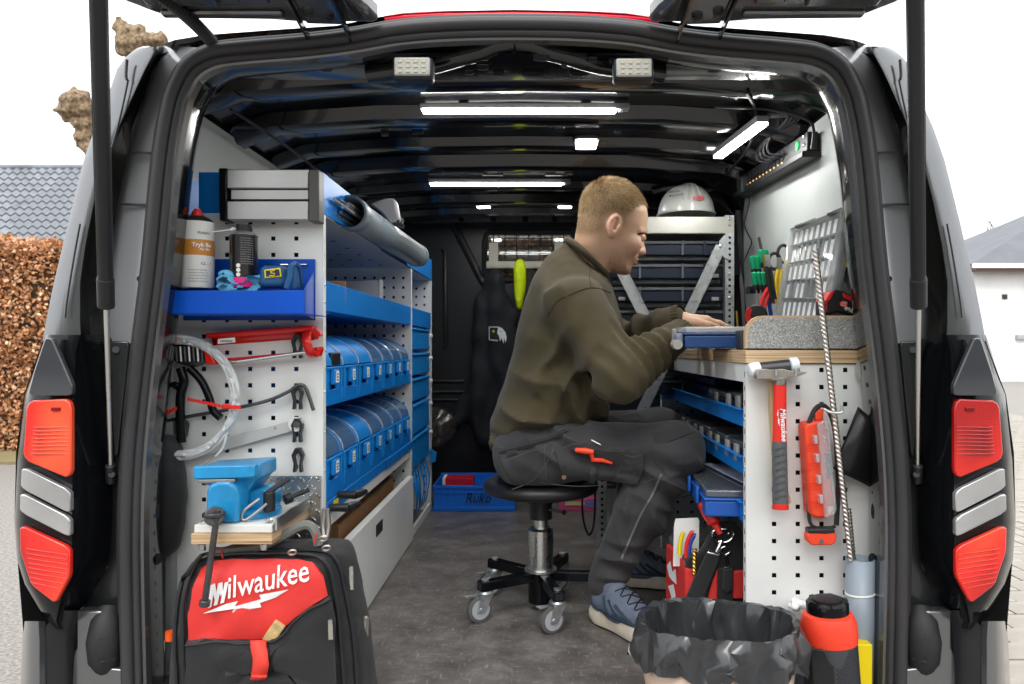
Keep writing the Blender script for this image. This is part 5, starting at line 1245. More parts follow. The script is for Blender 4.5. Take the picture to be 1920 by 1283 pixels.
m = MB(); z = top.z-.055; m.tube([Vector((top.x+.027*math.cos(a),1.63+.027*math.sin(a),z+.003*math.cos(a))) for a in [2*math.pi*k/24 for k in range(24)]], .0026, n=6, closed=True); obj('cable_tie', m, white_pl, t)
def fluff(p):
    d = 9.
    for k in range(16):
        rr = random.Random(k); d = smin(d, np.linalg.norm(p-np.array(P(1480+rr.uniform(0,44),1126+rr.uniform(0,14),1.63+rr.uniform(-.02,.02))),axis=1)-.0075, .004)
    return d - .0015*wob(p,300,4)
cs_ = thing('cotton_swab_bundle', 'white fluffy swab tips in a clear bag above the second pipe', 'swabs', P(1503,1185,1.63))
obj('swab_tips', sdf_mesh(fluff, P(1470,1150,1.60)-Vector((0,.03,0)), P(1540,1110,1.66)+Vector((0,.03,0)), .0025, 1), M('cotton', (.85,.85,.85), .9), cs_)
m = MB(); m.lathe([(.023,0),(.026,.03),(.031,.055)], P(1505,1188,1.63), 20); obj('clear_bag', m, clear('bag_film', (.95,.95,.95), .4, .15, .15), cs_)

# ---- black and red tower speaker
sp_ = thing('tower_speaker', 'black mesh tower speaker with orange red shoulder in the right corner', 'speaker', (P(1560,0,1.50).x,1.50,.004))
sY = 1.50; sx = P(1560,0,sY).x; sr = .0505
mesh_blk = M('speaker_mesh', (.032,.033,.036), .5)
def lath(prof): return MB().lathe([(r_,z_) for r_,z_ in prof], (0,0,0), 40)
parts = [('body', lath([(.046,0),(.0535,.004),(.0545,.04),(.0525,.17),(.0515,.172)]), mesh_blk),
 ('shoulder', lath([(.0535,.168),(.0545,.178),(.054,.205),(.048,.222),(.040,.226)]), M('speaker_red', (.80,.05,.02), .45)),
 ('top_dial', lath([(.041,.2255),(.041,.244),(.036,.249),(.030,.250)]), black_gl),
 ('dial_cap', lath([(.028,.2502),(.028,.2525),(.024,.2535),(0,.254)]), black_pl)]
tilt = Matrix.Rotation(R(-3.5),3,'Y')
for nm, mb_, mt in parts:
    mb_.xf(tilt).move((sx+.005,sY,.004)); o = obj(nm, mb_, mt, sp_, ang=30)
# perforated grille: small raised cells in a staggered field, over the right half of the drum
dm = MB()
for i in range(34):
    for j in range(15):
        z = .012+i*.0046; a = R(-8)+j*R(5.6)+(R(2.8) if i % 2 else 0)
        rr = .0547-.0018*z/.17
        if a > R(75) or (z > .135 and a < R(4+ (z-.135)*500)): continue
        c = Vector((rr*math.sin(a),-rr*math.cos(a),z)); nrm = Vector((math.sin(a),-math.cos(a),0)); tg_ = Vector((math.cos(a),math.sin(a),0)); up = Vector((0,0,1))
        vs = [c+nrm*.0004+tg_*(.0017*math.cos(q))+up*(.0017*math.sin(q)) for q in [k*math.pi/3 for k in range(6)]]; dm._add(vs, [tuple(range(6))])
dm.xf(tilt).move((sx+.005,sY,.004)); o = obj('grille_holes', dm, hole_dark, sp_, smooth=False); o['kind'] = 'stuff'
m = MB(); m.prism([Vector(p) for p in ((-.049,-.034,.168),(-.026,-.049,.170),(-.020,-.0535,.150),(-.012,-.0555,.14),(-.012,-.057,.0),(-.046,-.036,.0))], (-.002,.008,0)); m.xf(tilt).move((sx+.003,sY-.0015,.004)); fro = obj('front_band', m, black_pl, sp_, bevel=.002)
m = MB(); m.box(-.0375,-.030,-.062,-.045,.012,.055); m.xf(Matrix.Rotation(R(0),3,'Z')).xf(tilt).move((sx+.012,sY+.0042,.004)); obj('red_badge', m, red_pl, fro)
for k in range(6):
    a = k*math.pi/3; m = MB(); m.box(.031,.041,-.006,.006,.236,.2495); m.xf(Matrix.Rotation(a,3,'Z')).xf(tilt).move((sx+.005,sY,.004)); obj('dial_lug', m, black_pl, sp_, bevel=.002)
# yellow box
m = MB(); m.box(P(1607,0,1.56).x,P(1636,0,1.56).x,1.56,1.64,0,P(0,1195,1.60).z); tag(obj('yellow_box', m, yellow, bevel=.002), 'yellow box standing behind the speaker by the door jamb', 'box')
# black rubber flap and grey disc by the jamb
fl_ = MB(); rows = []
for i in range(11):
    u = i/10; tp, bt_ = Vector((1609+46*u, 763+40*u)), Vector((1562+82*u, 879+40*u)); rows.append([P(*tp.lerp(bt_,v), 1.625-.022*math.sin(v*2.4+u*1.5)-.008*math.sin(u*5)) for v in [k/10 for k in range(11)]])
fl_.grid(rows); tag(obj('rubber_flap', fl_, M('black_rubber_sheet', (.010,.010,.011), .35, var=.2, vs=30, bump=.3, bs=60), solid=.003, ang=70), 'black rubber sheet hanging in front of the right end panel', 'rubber sheet')
m = MB(); m.cyl(P(1632,693,1.64), P(1632,693,1.644), .031, n=32); tag(obj('steel_disc', m, dull_steel), 'dull grey steel disc half hidden behind the right door jamb', 'disc')
t = thing('tool_clip', 'black spring clip on the right panel behind the door jamb', 'clip', P(1632,745,1.65)); m = MB(); m.pp([(1622,735),(1632,722),(1640,730),(1634,748),(1640,772),(1630,772),(1628,752)], 1.645, .015); obj('jaws', m, black_pl, t, bevel=.001)

# ---- waste bin with black liner
tb = thing('waste_bin', 'oval beige waste bin lined with a crinkled black bag', 'waste bin', (P(1345,0,1.50).x,1.50,.002))
bcx, bcy = P(1346,0,1.48).x, 1.48
m = MB(); rows = []
for z, k in ((.002,.84),(.10,.94),(.168,1.0)):
    rows.append([Vector((bcx+.152*k*math.cos(t_), bcy+.120*k*math.sin(t_), z)) for t_ in [2*math.pi*i/48 for i in range(48)]])
m.grid(rows, close=True); obj('bin_shell', m, M('beige_bin', (.62,.47,.36), .45, metal=.2), tb, solid=.003)
rng = random.Random(4); m = MB(); rows = []; NT = 74
prof_ = []
for i in range(5): v = i/4; prof_.append((-.006-.03*(1-v), .219-.165*(1-v), v))            # inside, up to the rim
for i in range(5): v = i/4; prof_.append((.004+.012*math.sin(min(1,v*1.2)*math.pi*.6), .222-.076*v, 1+v))
for ri, (dz, z, v) in enumerate(prof_):
    row = []; j_ = .0036 if 1.05 < v else (.002 if v > .9 else .0055)
    for k in range(NT):
        t_ = 2*math.pi*(k + rng.uniform(-.45,.45) + .5*(ri % 2))/NT
        big = .006*math.sin(t_*9+v*2.5)+.004*math.sin(t_*17-v*4) if abs(v-1) > .12 else .0015*math.sin(t_*9)
        f_ = big + rng.gauss(0,1)*j_*.62; zz = z + rng.uniform(-.0075,.0075)*(0.4 if .9 < v < 1.1 else 1) + .004*math.sin(t_*3+1) + (.011*math.sin(t_*8+2)*max(0,v-1.6)*2)
        row.append(Vector((bcx+(.152+dz+f_)*math.cos(t_), bcy+(.120+dz+f_)*math.sin(t_), zz)))
    rows.append(row)
vs = [p for r_ in rows for p in r_]; fs = []
for i in range(len(rows)-1):
    for k in range(NT):
        a_, b_, c_, e_ = i*NT+k, i*NT+(k+1) % NT, (i+1)*NT+(k+1) % NT, (i+1)*NT+k
        fs += [(a_,b_,c_),(a_,c_,e_)] if rng.random() < .5 else [(a_,b_,e_),(b_,c_,e_)]
m._add(vs, fs)
bagm = M('black_bin_liner', (.030,.031,.034), .27, coat=.4, bump=.25, bs=30)
obj('liner_bag', m, bagm, tb, ang=48)

# ---- open tool tote in the aisle
tt = thing('tool_tote', 'black and red open tool tote with shoulder strap beside the bench end', 'tool bag', (P(1320,0,1.86).x,1.86,.003))
ty = 1.79
m = MB(); m.pp([(1300,1150),(1300,1052),(1318,1028),(1338,992),(1352,979),(1376,979),(1396,1000),(1399,1150)], ty, .02); obj('end_panel', m, fabric_blk, tt, bevel=.006)
m = MB(); m.pp([(1283,1200),(1286,1052),(1300,1040),(1300,1200)], ty+.002, .24); obj('pocket_wall', m, fabric_blk, tt, bevel=.004)
m = MB(); m.prism([P(1247,1200,ty+.17),P(1249,1020,ty+.17),P(1284,1055,ty+.01),P(1282,1200,ty+.01)], (.012,.01,0)); so_ = obj('side_panel', m, red_fab, tt, bevel=.004)
nrm = Vector((-.17,-.045,0)).normalized()
for i, poly in enumerate(([(1252,1060),(1258,1052),(1262,1072),(1268,1066),(1270,1095),(1262,1088),(1256,1080)],[(1254,1098),(1264,1095),(1268,1118),(1262,1125),(1258,1110)])):
    m = MB(); m.prism([P(x,y,ty+.17-(x-1247)*.16/36)+Vector((-.003,-.004,0)) for x,y in poly], (.001,.001,0)); obj('logo_mark', m, white_ink, so_)
for poly in ([(1285,1066),(1308,1070),(1300,1100),(1294,1124),(1284,1126)],[(1326,1130),(1336,1092),(1346,1068),(1346,1130)],[(1376,1072),(1396,1070),(1396,1124),(1375,1124)]):
    m = MB(); m.pp(poly, ty-.012, .012); obj('red_pocket', m, red_fab, tt, bevel=.004)
m = MB(); m.pp([(1346,1066),(1375,1066),(1374,1128),(1346,1128)], ty-.010, .01); obj('black_pocket', m, fabric_blk, tt, bevel=.003)
m = MB(); m.pp([(1330,1030),(1350,1048),(1320,1122),(1286,1124),(1300,1090)], ty-.022, .010); obj('shoulder_strap', m, fabric_blk, tt, bevel=.003)
m = MB(); m.pp([(1357,1068),(1374,1066),(1373,1108),(1362,1114),(1356,1106)], ty-.022, .010); obj('strap_end', m, fabric_blk, tt, bevel=.003)
def ring(pts, r=.0028, cl=False): return MB().tube(pts, r, n=8, closed=cl)
m = ring([P(1356+20*math.cos(a), 998+16*math.sin(a)*(1.2 if math.sin(a)>0 else .35), ty-.012) for a in [2*math.pi*k/20 for k in range(20)]], .003, True); obj('d_ring', m, chrome, tt)
m = MB(); m.cyl(P(1353,1013,ty-.016),P(1344,1036,ty-.02),.0042,.006,n=10); m.cyl(P(1326,1036,ty-.02),P(1350,1042,ty-.02),.0035,n=8); obj('snap_hook', m, chrome, tt, bevel=.001)
m = ring([P(1360+9*math.cos(a), 1032+7*math.sin(a), ty-.014) for a in [2*math.pi*k/14 for k in range(14)]], .002, True); obj('small_ring', m, chrome, tt)
m = MB(); m.cyl(P(1362,1040,ty-.016),P(1366,1060,ty-.018),.003,n=8); m.cyl(P(1358,1064,ty-.018),P(1374,1064,ty-.018),.003,n=8); obj('snap_hook', m, chrome, tt)
for x in (1346,1366):
    m = MB(); m.lathe([(.004,0),(.003,.002),(0,.003)], P(x,1001,ty-.001), 10, (0,-1,0)); obj('rivet', m, chrome, tt)
m = MB(); m.pp([(1262,1062),(1264,985),(1267,973),(1308,971),(1311,975),(1310,1062)], ty+.05, .002); tag(obj('blister_card', m, paper), 'white hang card standing in the tool tote', 'card')
twist('brass_drill_bit', 'gold coloured twist drill standing in the tote pocket', P(1302,1076,ty-.016), P(1303,1030,ty-.016), .0062, gold, None, 3)
for pts, mt, nm, lb in (([(1286,1046),(1288,1020),(1296,1000),(1300,999)],red_pl,'red_tool_handle','red handle of a tool standing in the tote beside the card'),([(1291,1044),(1294,1020),(1301,1005),(1304,1004)],M('blue_grip',(.02,.06,.35),.4),'blue_tool_handle','blue handle of a tool standing in the tote beside the card'),([(1274,1040),(1276,1015),(1281,998)],yellow,'yellow_tool_handle','thin yellow and black tool handle in the tote')):
    tag(obj(nm, MB().tube(smooth_path([P(x,y,ty+.02) for x,y in pts],3), .0052, n=10), mt), lb, 'tool handle')
m = MB(); a_, b_ = P(1318,940,ty+.01), P(1334,970,ty-.005); d = (b_-a_).normalized(); m.lathe([(.010,0),(.0165,.004),(.0175,.03),(.016,.055),(.009,.062),(.007,.085)], a_, 20, d); tag(obj('red_screwdriver', m, red_pl), 'fat red handle slanting out of the tote below the bench shelf', 'tool handle')
def clutter(p):
    d = rbx(p, (P(1322,0,1.95).x,1.97,.13), (.075,.13,.13), .03); return d - .008*wob(p,70,2)
obj('tote_body', sdf_mesh(clutter, (.26,1.80,-.01), (.50,2.14,.30), .008, 1), fabric_blk, tt)

# ---- things along the right wall above the bench
WX = .735
pb = thing('power_strip', 'black socket strip mounted high on the right wall lining', 'power strip', P(1465,300,2.3))
A, B = Vector((WX-.015, 2.66, 1.330)), Vector((WX-.015, 1.965, 1.300))
upw = Vector((0,0,1)); m = MB(); m.beam(A, B, .05, .03, up=(-1,0,0)); obj('housing', m, black_pl, pb, bevel=.003)
m = MB(); m.beam(A+Vector((-.003,0,-.034)), B+Vector((-.003,0,-.034)), .016, .05, up=(-1,0,0)); obj('tray', m, black_pl, pb, bevel=.002)
sw = M('amber_neon', (.8,.4,.1), .4, emis=(1,.55,.25), es=.7)
for k in range(14):
    q = A.lerp(B, .04+.052*k); m = MB(); m.cyl(q+Vector((-.015,0,.004)), q+Vector((-.0175,0,.004)), .0165, n=16); so_ = obj('socket', m, M('socket', (.02,.02,.022), .3), pb)
    m = MB(); m.box(q.x-.0178,q.x-.0165,q.y-.004,q.y+.004,q.z-.020,q.z-.016); obj('neon', m, sw, so_)
q = A.lerp(B,.90); m = MB(); m.cyl(q+Vector((-.015,0,.002)), q+Vector((-.019,0,.002)), .012, n=16); obj('green_switch', m, M('green_neon', (.01,.35,.08), .3, emis=(.02,.6,.12), es=.6), pb)
for k, (y_, z_) in enumerate(((1.985,1.318),(1.985,1.295),(1.985,1.275))):
    m = MB(); m.lathe([(.005,0),(.004,.003),(0,.004)], (WX-.031,y_,z_), 10, (-1,0,0)); obj('screw', m, chrome, pb)
for k in range(4):
    m = MB(); q = A.lerp(B,.62+.05*k)+Vector((-.02,0,0)); m.tube(smooth_path([q, q+Vector((-.03,.05,.015)), q+Vector((-.035,.02,.05)), Vector((.66+.01*k,1.98,1.365)), Vector((.60,1.94+.02*k,1.372))],5), .0032, n=6); obj('flex', m, black_pl, pb)
ad_ = thing('mains_adaptor', 'black plug in mains adaptor hanging from the socket strip', 'adaptor', P(1397,366,2.55))
c = P(1397,350,2.55); m = MB(); m.box(c.x-.022,c.x+.024,c.y-.03,c.y+.03,c.z-.026,c.z+.03); obj('housing', m, M('adaptor_black', (.03,.036,.038), .45), ad_, bevel=.006)
m = MB(); m.tube(smooth_path([P(1405,368,2.55),P(1404,385,2.56),P(1396,420,2.58),P(1403,440,2.58),P(1409,455,2.57),P(1400,478,2.58),P(1394,492,2.58)],5), .0024, n=6); obj('lead', m, black_pl, ad_)

# clear compartment case leaning on the wall
oc = thing('clear_organiser', 'clear plastic compartment case leaning upright on the right wall', 'organiser case', P(1510,592,1.85))
TL, TR, BL, BR = P(1490,432,2.04), P(1587,396,1.75), P(1463,594,1.98), P(1550,602,1.73)
def bil(u, v, h=0):
    p = TL.lerp(TR,u).lerp(BL.lerp(BR,u),v); n_ = (TR-TL).cross(BL-TL).normalized(); n_ = n_ if n_.x < 0 else -n_; return p + n_*(h-.022)
cm = clear('case_clear', (.98,.99,.99), .1, .10, .65, (.92,.94,.94)); wm = M('white_fixings', (.92,.93,.94), .35, var=.08, vs=40)
m = MB(); m._add([bil(0,0),bil(1,0),bil(1,1),bil(0,1)], [(0,1,2,3)]); obj('back', m, cm, oc)
m = MB(); m._add([bil(0,0,.035),bil(1,0,.035),bil(1,1,.035),bil(0,1,.035)], [(0,1,2,3)]); obj('lid', m, clear('case_clear2', (1,1,1), .08, .06, 0), oc)
fr_ = clear('case_edge', (.95,.96,.96), .4, .12, .5, (.62,.65,.65))
for a_, b_ in (((0,0),(1,0)),((1,0),(1,1)),((1,1),(0,1)),((0,1),(0,0))):
    m = MB(); m._add([bil(*a_),bil(*b_),bil(*b_,.036),bil(*a_,.036)], [(0,1,2,3)]); obj('rim', m, fr_, oc, solid=.002)
for k in range(1,5):
    v = k/5; m = MB(); m._add([bil(.03,v),bil(.97,v),bil(.97,v,.03),bil(.03,v,.03)], [(0,1,2,3)]); obj('divider', m, fr_, oc, solid=.0018)
for k in range(1,9):
    u = k/9; m = MB(); m._add([bil(u,.02),bil(u,.98),bil(u,.98,.024),bil(u,.02,.024)], [(0,1,2,3)]); obj('divider', m, fr_, oc, solid=.0012)
for i in range(5):
    for j in range(9):
        if random.Random(i*9+j).random() < .12: continue
        u, v = (j+.5)/9, i/5+.02; m = MB()
        for q in range(2): m.beam(bil(u-.018+.035*q, v+.015, .016), bil(u-.022+.035*q, v+.17, .016), .0085, .008)
        o = obj('fixings', m, wm, oc); o['kind'] = 'stuff'
for u in (.16,.80):
    m = MB(); c = bil(u,-.03,.02); m.beam(c-Vector((.018,0,.006)), c+Vector((.018,-.05,.006)), .020, .010, up=(0,0,1)); obj('latch', m, M('latch_dark', (.10,.095,.09), .4), oc, bevel=.003)
# tools standing in a comb rail
def tool(nm, lb, cat, parts, grp='tools in the wall rail'):
    t = thing(nm, lb, cat, parts[0][1].v[0] if False else Vector(parts[0][1].v[0]), grp)
    for pn, mb_, mt in parts: obj(pn, mb_, mt, t)
    return t
ry = 2.19
m = MB(); m.pp([(1406,536),(1474,532),(1474,546),(1406,550)], ry+.03, .05); tag(obj('tool_rail', m, black_pl, bevel=.002), 'black comb rail holding hand tools on the right wall', 'tool rail')
for k in range(7):
    x0 = 1410+ (k%4)*8 + (3 if k > 3 else 0); y0 = 480+ (0 if k < 4 else 30) - (12 if k in (2,3) else 0); Yk = ry + (.03 if k < 4 else -.005)
    a_, b_ = P(x0,y0,Yk), P(x0+5,y0+34,Yk); d = (b_-a_).normalized(); L = (b_-a_).length
    w1 = MB().lathe([(.004,0),(.0095,.004),(.0105,L*.35),(.0075,L*.7),(.009,L*.85),(.006,L)], a_, 12, d); w2 = MB().cyl(b_, b_+d*.045, .0022, n=6)
    w3 = MB().lathe([(.0092,L*.72),(.0096,L*.86),(.0064,L*1.01)], a_, 12, d)
    tool('screwdriver', f'green and black handled screwdriver, {["leftmost","second","third","fourth","fifth","sixth","rightmost"][k]} of the cluster on the wall rail', 'screwdriver', [('handle',w1,green_pl),('collar',w3,black_pl),('blade',w2,dull_steel)])
tag(obj('long_file', MB().cyl(P(1423,445,ry+.03), P(1441,535,ry+.03), .0045, .004, n=8), dark_steel), 'thin dark file rising above the green screwdrivers', 'file')
tag(obj('step_drill', MB().cyl(P(1432,478,ry), P(1443,550,ry), .0055, n=10), gold), 'gold coloured drill bit right of the green screwdrivers', 'drill bit')
tag(obj('step_drill', MB().cyl(P(1441,490,ry-.01), P(1450,570,ry-.01), .005, n=10), gold), 'second gold coloured drill bit next to the scissors', 'drill bit')
sc_ = thing('scissors', 'black looped scissors standing in the wall rail', 'scissors', P(1462,540,ry))
for cx, cy, ry_ in ((1452,490,15),(1469,476,16)):
    obj('finger_loop', MB().tube([P(cx+11*math.cos(a), cy+ry_*math.sin(a), ry-.005) for a in [2*math.pi*k/18 for k in range(18)]], .005, n=8, closed=True), black_pl, sc_)
obj('blade', MB().beam(P(1460,500,ry), P(1472,545,ry), .012, .004), steel, sc_)
tag(obj('cutter_knife', MB().beam(P(1476,486,ry-.02), P(1480,520,ry-.02), .020, .012), yellow, bevel=.003), 'yellow cutter handle right of the scissors', 'cutter')
pl_ = thing('pliers', 'red handled pliers hanging in front of the wall rail', 'pliers', P(1438,585,ry-.03))
for pts in ([(1446,533),(1436,548),(1428,565),(1425,582)],[(1449,534),(1442,552),(1435,570),(1433,585)]): obj('handle', MB().tube(smooth_path([P(x,y,ry-.03) for x,y in pts],4), .0058, n=8), M('red_dip', (.70,.02,.02), .3), pl_)
obj('jaw', MB().beam(P(1450,512,ry-.03), P(1447,534,ry-.03), .014, .008), steel, pl_)
p2 = thing('pliers', 'blue handled pliers hanging right of the red ones', 'pliers', P(1446,590,ry-.02))
for pts in ([(1450,536),(1444,555),(1443,575),(1446,592)],[(1458,538),(1464,550),(1468,562),(1470,572)]): obj('handle', MB().tube(smooth_path([P(x,y,ry-.02) for x,y in pts],4), .0058, n=8), M('blue_dip', (.015,.05,.32), .3), p2)
obj('jaw', MB().beam(P(1455,512,ry-.02), P(1453,537,ry-.02), .014, .008), steel, p2)
for k, (pts, mt, lb) in enumerate((([(1459,505),(1455,530),(1457,556),(1461,575)],M('yellow_dip',(.75,.5,.02),.35),'yellow gripped side cutter right of the scissors on the wall rail'),([(1437,500),(1441,530),(1448,560)],black_pl,'black handled pliers between the drill bits and the scissors'))):
    pq = thing('pliers', lb, 'pliers', P(*pts[-1],ry-.035)); obj('handle', MB().tube(smooth_path([P(x,y,ry-.035) for x,y in pts],4), .0058, n=8), mt, pq); obj('handle', MB().tube(smooth_path([P(x+7,y+1,ry-.035) for x,y in pts],4), .0058, n=8), mt, pq); obj('jaw', MB().beam(P(pts[0][0]+2,pts[0][1]-22,ry-.035), P(pts[0][0]+3,pts[0][1]+2,ry-.035), .013, .008), steel, pq)
p3 = thing('pliers', 'second red handled pliers behind the blue ones', 'pliers', P(1470,570,ry))
obj('handle', MB().tube(smooth_path([P(x,y,ry) for x,y in ((1464,537),(1468,548),(1471,560))],4), .0058, n=8), M('red_dip2', (.70,.02,.02), .3), p3)
obj('jaw', MB().beam(P(1464,515,ry), P(1464,538,ry), .014, .008), dull_steel, p3)
tm2 = thing('tape_measure', 'red and black round tool on the bench behind the speckled board', 'tape measure', P(1415,600,2.0))
m = MB(); m.cyl(P(1418,592,2.02), P(1418,592,2.05), .030, n=28); obj('case', m, black_pl, tm2, bevel=.005)
m = MB(); m.prism([P(1418+a_*math.cos(t_), 592+a_*math.sin(t_), 2.0155) for a_, t_ in ((21,2.1),(21,2.6),(21,3.1),(21,3.6),(21,4.1),(13,4.1),(11,3.1),(13,2.1))], (0,.004,0)); obj('red_side', m, red_pl, tm2)
tag(obj('brass_pin', MB().cyl(P(1383,612,2.3),P(1381,583,2.3),.003,n=8), gold), 'thin brass pin standing on the bench by the hand', 'pin')
# batteries
b1 = thing('battery_pack', 'black and red tool battery with white 18 Volt print on the speckled board', 'battery', P(1582,592,1.71))
by_ = 1.705
m = MB(); m.pp([(1546,590),(1546,565),(1556,548),(1570,543),(1580,545),(1640,575),(1640,592),(1592,592),(1570,586),(1556,590)], by_, .06); obj('shell', m, black_pl, b1, bevel=.005)
m = MB(); m.pp([(1547,564),(1557,548),(1566,544),(1560,558),(1554,566)], by_-.003, .066); obj('red_end', m, red_pl, b1, bevel=.002)
m = MB(); m.pp([(1580,549),(1640,578),(1640,586),(1582,558)], by_-.002, .01); obj('red_stripe', m, red_pl, b1, bevel=.001)
for k in range(5):
    m = MB(); m.pp([(1545,567+k*4),(1551,567+k*4),(1551,569+k*4),(1545,569+k*4)], by_-.003, .01); obj('red_rib', m, red_pl, b1)
m = MB(); m.pp([(1575,568),(1581,564),(1589,567),(1588,573),(1582,576),(1576,573)], by_-.0022, .003); lg = obj('logo_mark', m, M('logo_red', (.75,.06,.05), .5), b1)
for k in range(3):
    m = MB(); m.beam(P(1577,568+k*2.6,by_-.0026), P(1588,566.5+k*2.8,by_-.0026), .0007, .0006); obj('logo_line', m, white_ink, lg)
tx_ = text_mb('18 Volt', .0125, P(1613,586,by_-.0022), right=(-1,0,.42), face=(0,-1,0), bold=.02); 
obj('lettering', tx_, white_ink, b1)
b2 = thing('battery_pack', 'yellow and black tool battery on the wall beside the door jamb', 'battery', P(1600,560,1.74))
m = MB(); m.pp([(1586,500),(1600,492),(1630,500),(1630,570),(1618,556),(1604,536)], 1.74, .05); obj('shell', m, black_pl, b2, bevel=.004)
m = MB(); m.pp([(1588,499),(1596,488),(1612,484),(1632,488),(1632,503),(1606,496),(1592,503)], 1.735, .055); obj('yellow_top', m, yellow, b2, bevel=.003)
obj('carry_loop', MB().tube(smooth_path([P(x,y,1.76) for x,y in ((1601,490),(1602,476),(1610,470),(1620,472))],4), .006, n=8), black_pl, b2)
m = MB(); m.box(.47,.70,1.695,1.76,.7555,.765); tag(obj('black_tray', m, black_pl), 'flat black tray behind the speckled end board', 'tray')

# ---- far rack in the middle of the van behind the man
fr2 = thing('steel_rack', 'perforated steel rack with slanting braces behind the man', 'rack', P(1250,1075,2.52))
ry2 = 2.52
def perf_post(x, y0, y1, w_=17):
    a_, b_ = P(x,y0,ry2), P(x,y1,ry2); hw = w_/2*S(ry2); m = MB(); m.box(a_.x-hw,a_.x+hw,ry2,ry2+.003,b_.z,a_.z); m.box(a_.x-hw,a_.x-hw+.003,ry2+.003,ry2+.03,b_.z,a_.z); po = obj('post', m, dull_steel if False else zinc, fr2)
    n = int((a_.z-b_.z)/.0205)
    for k in range(n):
        z = a_.z-.012-k*.0205; q = MB(); q.cyl((a_.x,ry2-.0006,z),(a_.x,ry2+.001,z),.0048,n=10); obj('hole', q, hole_dark, po)
    for k in (0,1,3,5,9,13):
        if k < n: q = MB(); z = a_.z-.012-k*.0205; q.lathe([(.0065,0),(.006,.003),(.003,.005),(.003,.003),(0,.003)], (a_.x,ry2-.001,z), 12, (0,-1,0)); obj('screw', q, zinc, po)
perf_post(1368, 404, 1078); perf_post(1129, 404, 1078)
m = MB(); m.pp([(1120,407),(1376,407),(1376,437),(1120,437)], ry2-.002, .004); m.box(P(1120,0,ry2).x,P(1376,0,ry2).x,ry2+.003,ry2+.22,P(0,438,ry2).z,P(0,437,ry2).z+.002); obj('top_shelf', m, M('satin_shelf', (.52,.52,.47), .36, metal=.7), fr2)
for a_, b_ in (((1352,462),(1203,772)),((1146,470),(1238,652))):
    m = MB(); m.beam(P(*a_,ry2-.012), P(*b_,ry2-.012), .036, .003); m.beam(P(*a_,ry2-.012)+Vector((.016,.004,.006)), P(*b_,ry2-.012)+Vector((.016,.004,.006)), .003, .018); obj('brace', m, zinc, fr2)
m = MB(); m.pp([(1376,436),(1366,437),(1356,443),(1349,452),(1347,464),(1350,474),(1357,482),(1366,487),(1376,488)], ry2-.006, .003); obj('gusset', m, zinc, fr2)
for y_ in (446,456,467,478):
    m = MB(); m.cyl(P(1368,y_,ry2-.0068), P(1368,y_,ry2-.005), .0052, n=12); obj('hole', m, hole_dark, fr2)
for q_ in ((1351,462),):
    m = MB(); m.lathe([(.0065,0),(.006,.003),(0,.005)], P(*q_,ry2-.013), 12, (0,-1,0)); obj('screw', m, zinc, fr2)
caseb = M('rack_case', (.012,.018,.036), .35); rim = M('rack_case_rim', (.10,.11,.125), .35)
on = ['topmost','second','third','fourth','fifth','sixth','lowest']
for k in range(7):
    y0 = 452+k*43.5
    t = thing('rack_case', f'dark navy organiser case in the far rack, {on[k]} from the top', 'organiser case', P(1250,y0+30,ry2+.06), 'organiser cases in the far rack')
    Yc = ry2+.03
    m = MB(); m.pp([(1142,y0+6),(1356,y0+6),(1352,y0+27),(1146,y0+27)], Yc+.006, .22); obj('base', m, caseb, t, bevel=.004)
    m = MB(); m.pp([(1138,y0),(1358,y0),(1358,y0+5.4),(1138,y0+5.4)], Yc, .24); obj('rim', m, rim, t, bevel=.0015)
    for x in (1200,1280,1321):
        m = MB(); m.pp([(x-2,y0-1),(x+2,y0-1),(x+2,y0+26),(x-2,y0+26)], Yc-.003, .01); obj('rib', m, rim if x < 1300 else caseb, t)
    for x in (1160,1335):
        m = MB(); m.pp([(x,y0+18),(x+13,y0+18),(x+13,y0+25),(x,y0+25)], Yc-.006, .012); obj('latch', m, M('rack_latch', (.42,.40,.36), .5), t, bevel=.002)
    m = MB(); m.pp([(1150,y0+29),(1350,y0+29),(1350,y0+36),(1150,y0+36)], Yc+.02, .2); obj('lid', m, c_lid, t)
# hard hat
hh = thing('hard_hat', 'white hard hat with small red badge on the far rack shelf', 'hard hat', P(1286,407,2.62))
hc_ = P(1286,406,2.66); sH = S(2.66); rX, rH = 52*sH, 58*sH
hatm = M('hat_white', (.62,.63,.60), .28, coat=.4)
m = MB(); rows = []
for i in range(11):
    a = i/10*math.pi/2; rows.append([hc_ + Vector((rX*math.cos(a)**.8*math.cos(t_), .125*math.cos(a)**.8*math.sin(t_), rH*math.sin(a))) if i < 10 else hc_+Vector((.0,.0,rH)) + Vector((.001*math.cos(t_),.001*math.sin(t_),0)) for t_ in [2*math.pi*k/36 for k in range(36)]])
m.grid(rows, close=True); so_ = obj('shell', m, hatm, hh, ang=80)
for u in (-.35,-.12,.12,.35):
    pts = [hc_ + Vector((rX*1.01*math.cos(a)**.8*math.sin(u), -.126*math.cos(a)**.8*math.cos(u), rH*math.sin(a)*1.01)) for a in [R(20+7*k) for k in range(10)]]; obj('ridge', MB().tube(pts, .003, n=6), hatm, so_)
m = MB(); m.lathe([(rX*1.02,0),(rX*1.05,.004),(rX*1.02,.010)], hc_, 36, sy=.125/rX if False else 1.2); obj('brim', m, hatm, hh)
m = MB(); m.prism([hc_ + Vector((.020+.019*math.cos(t_), -.124+.003*abs(math.cos(t_)), .042+.009*math.sin(t_))) for t_ in [2*math.pi*k/16 for k in range(16)]], (0,.006,0)); bd = obj('red_badge', m, M('badge_red', (.45,.01,.02), .3), so_)
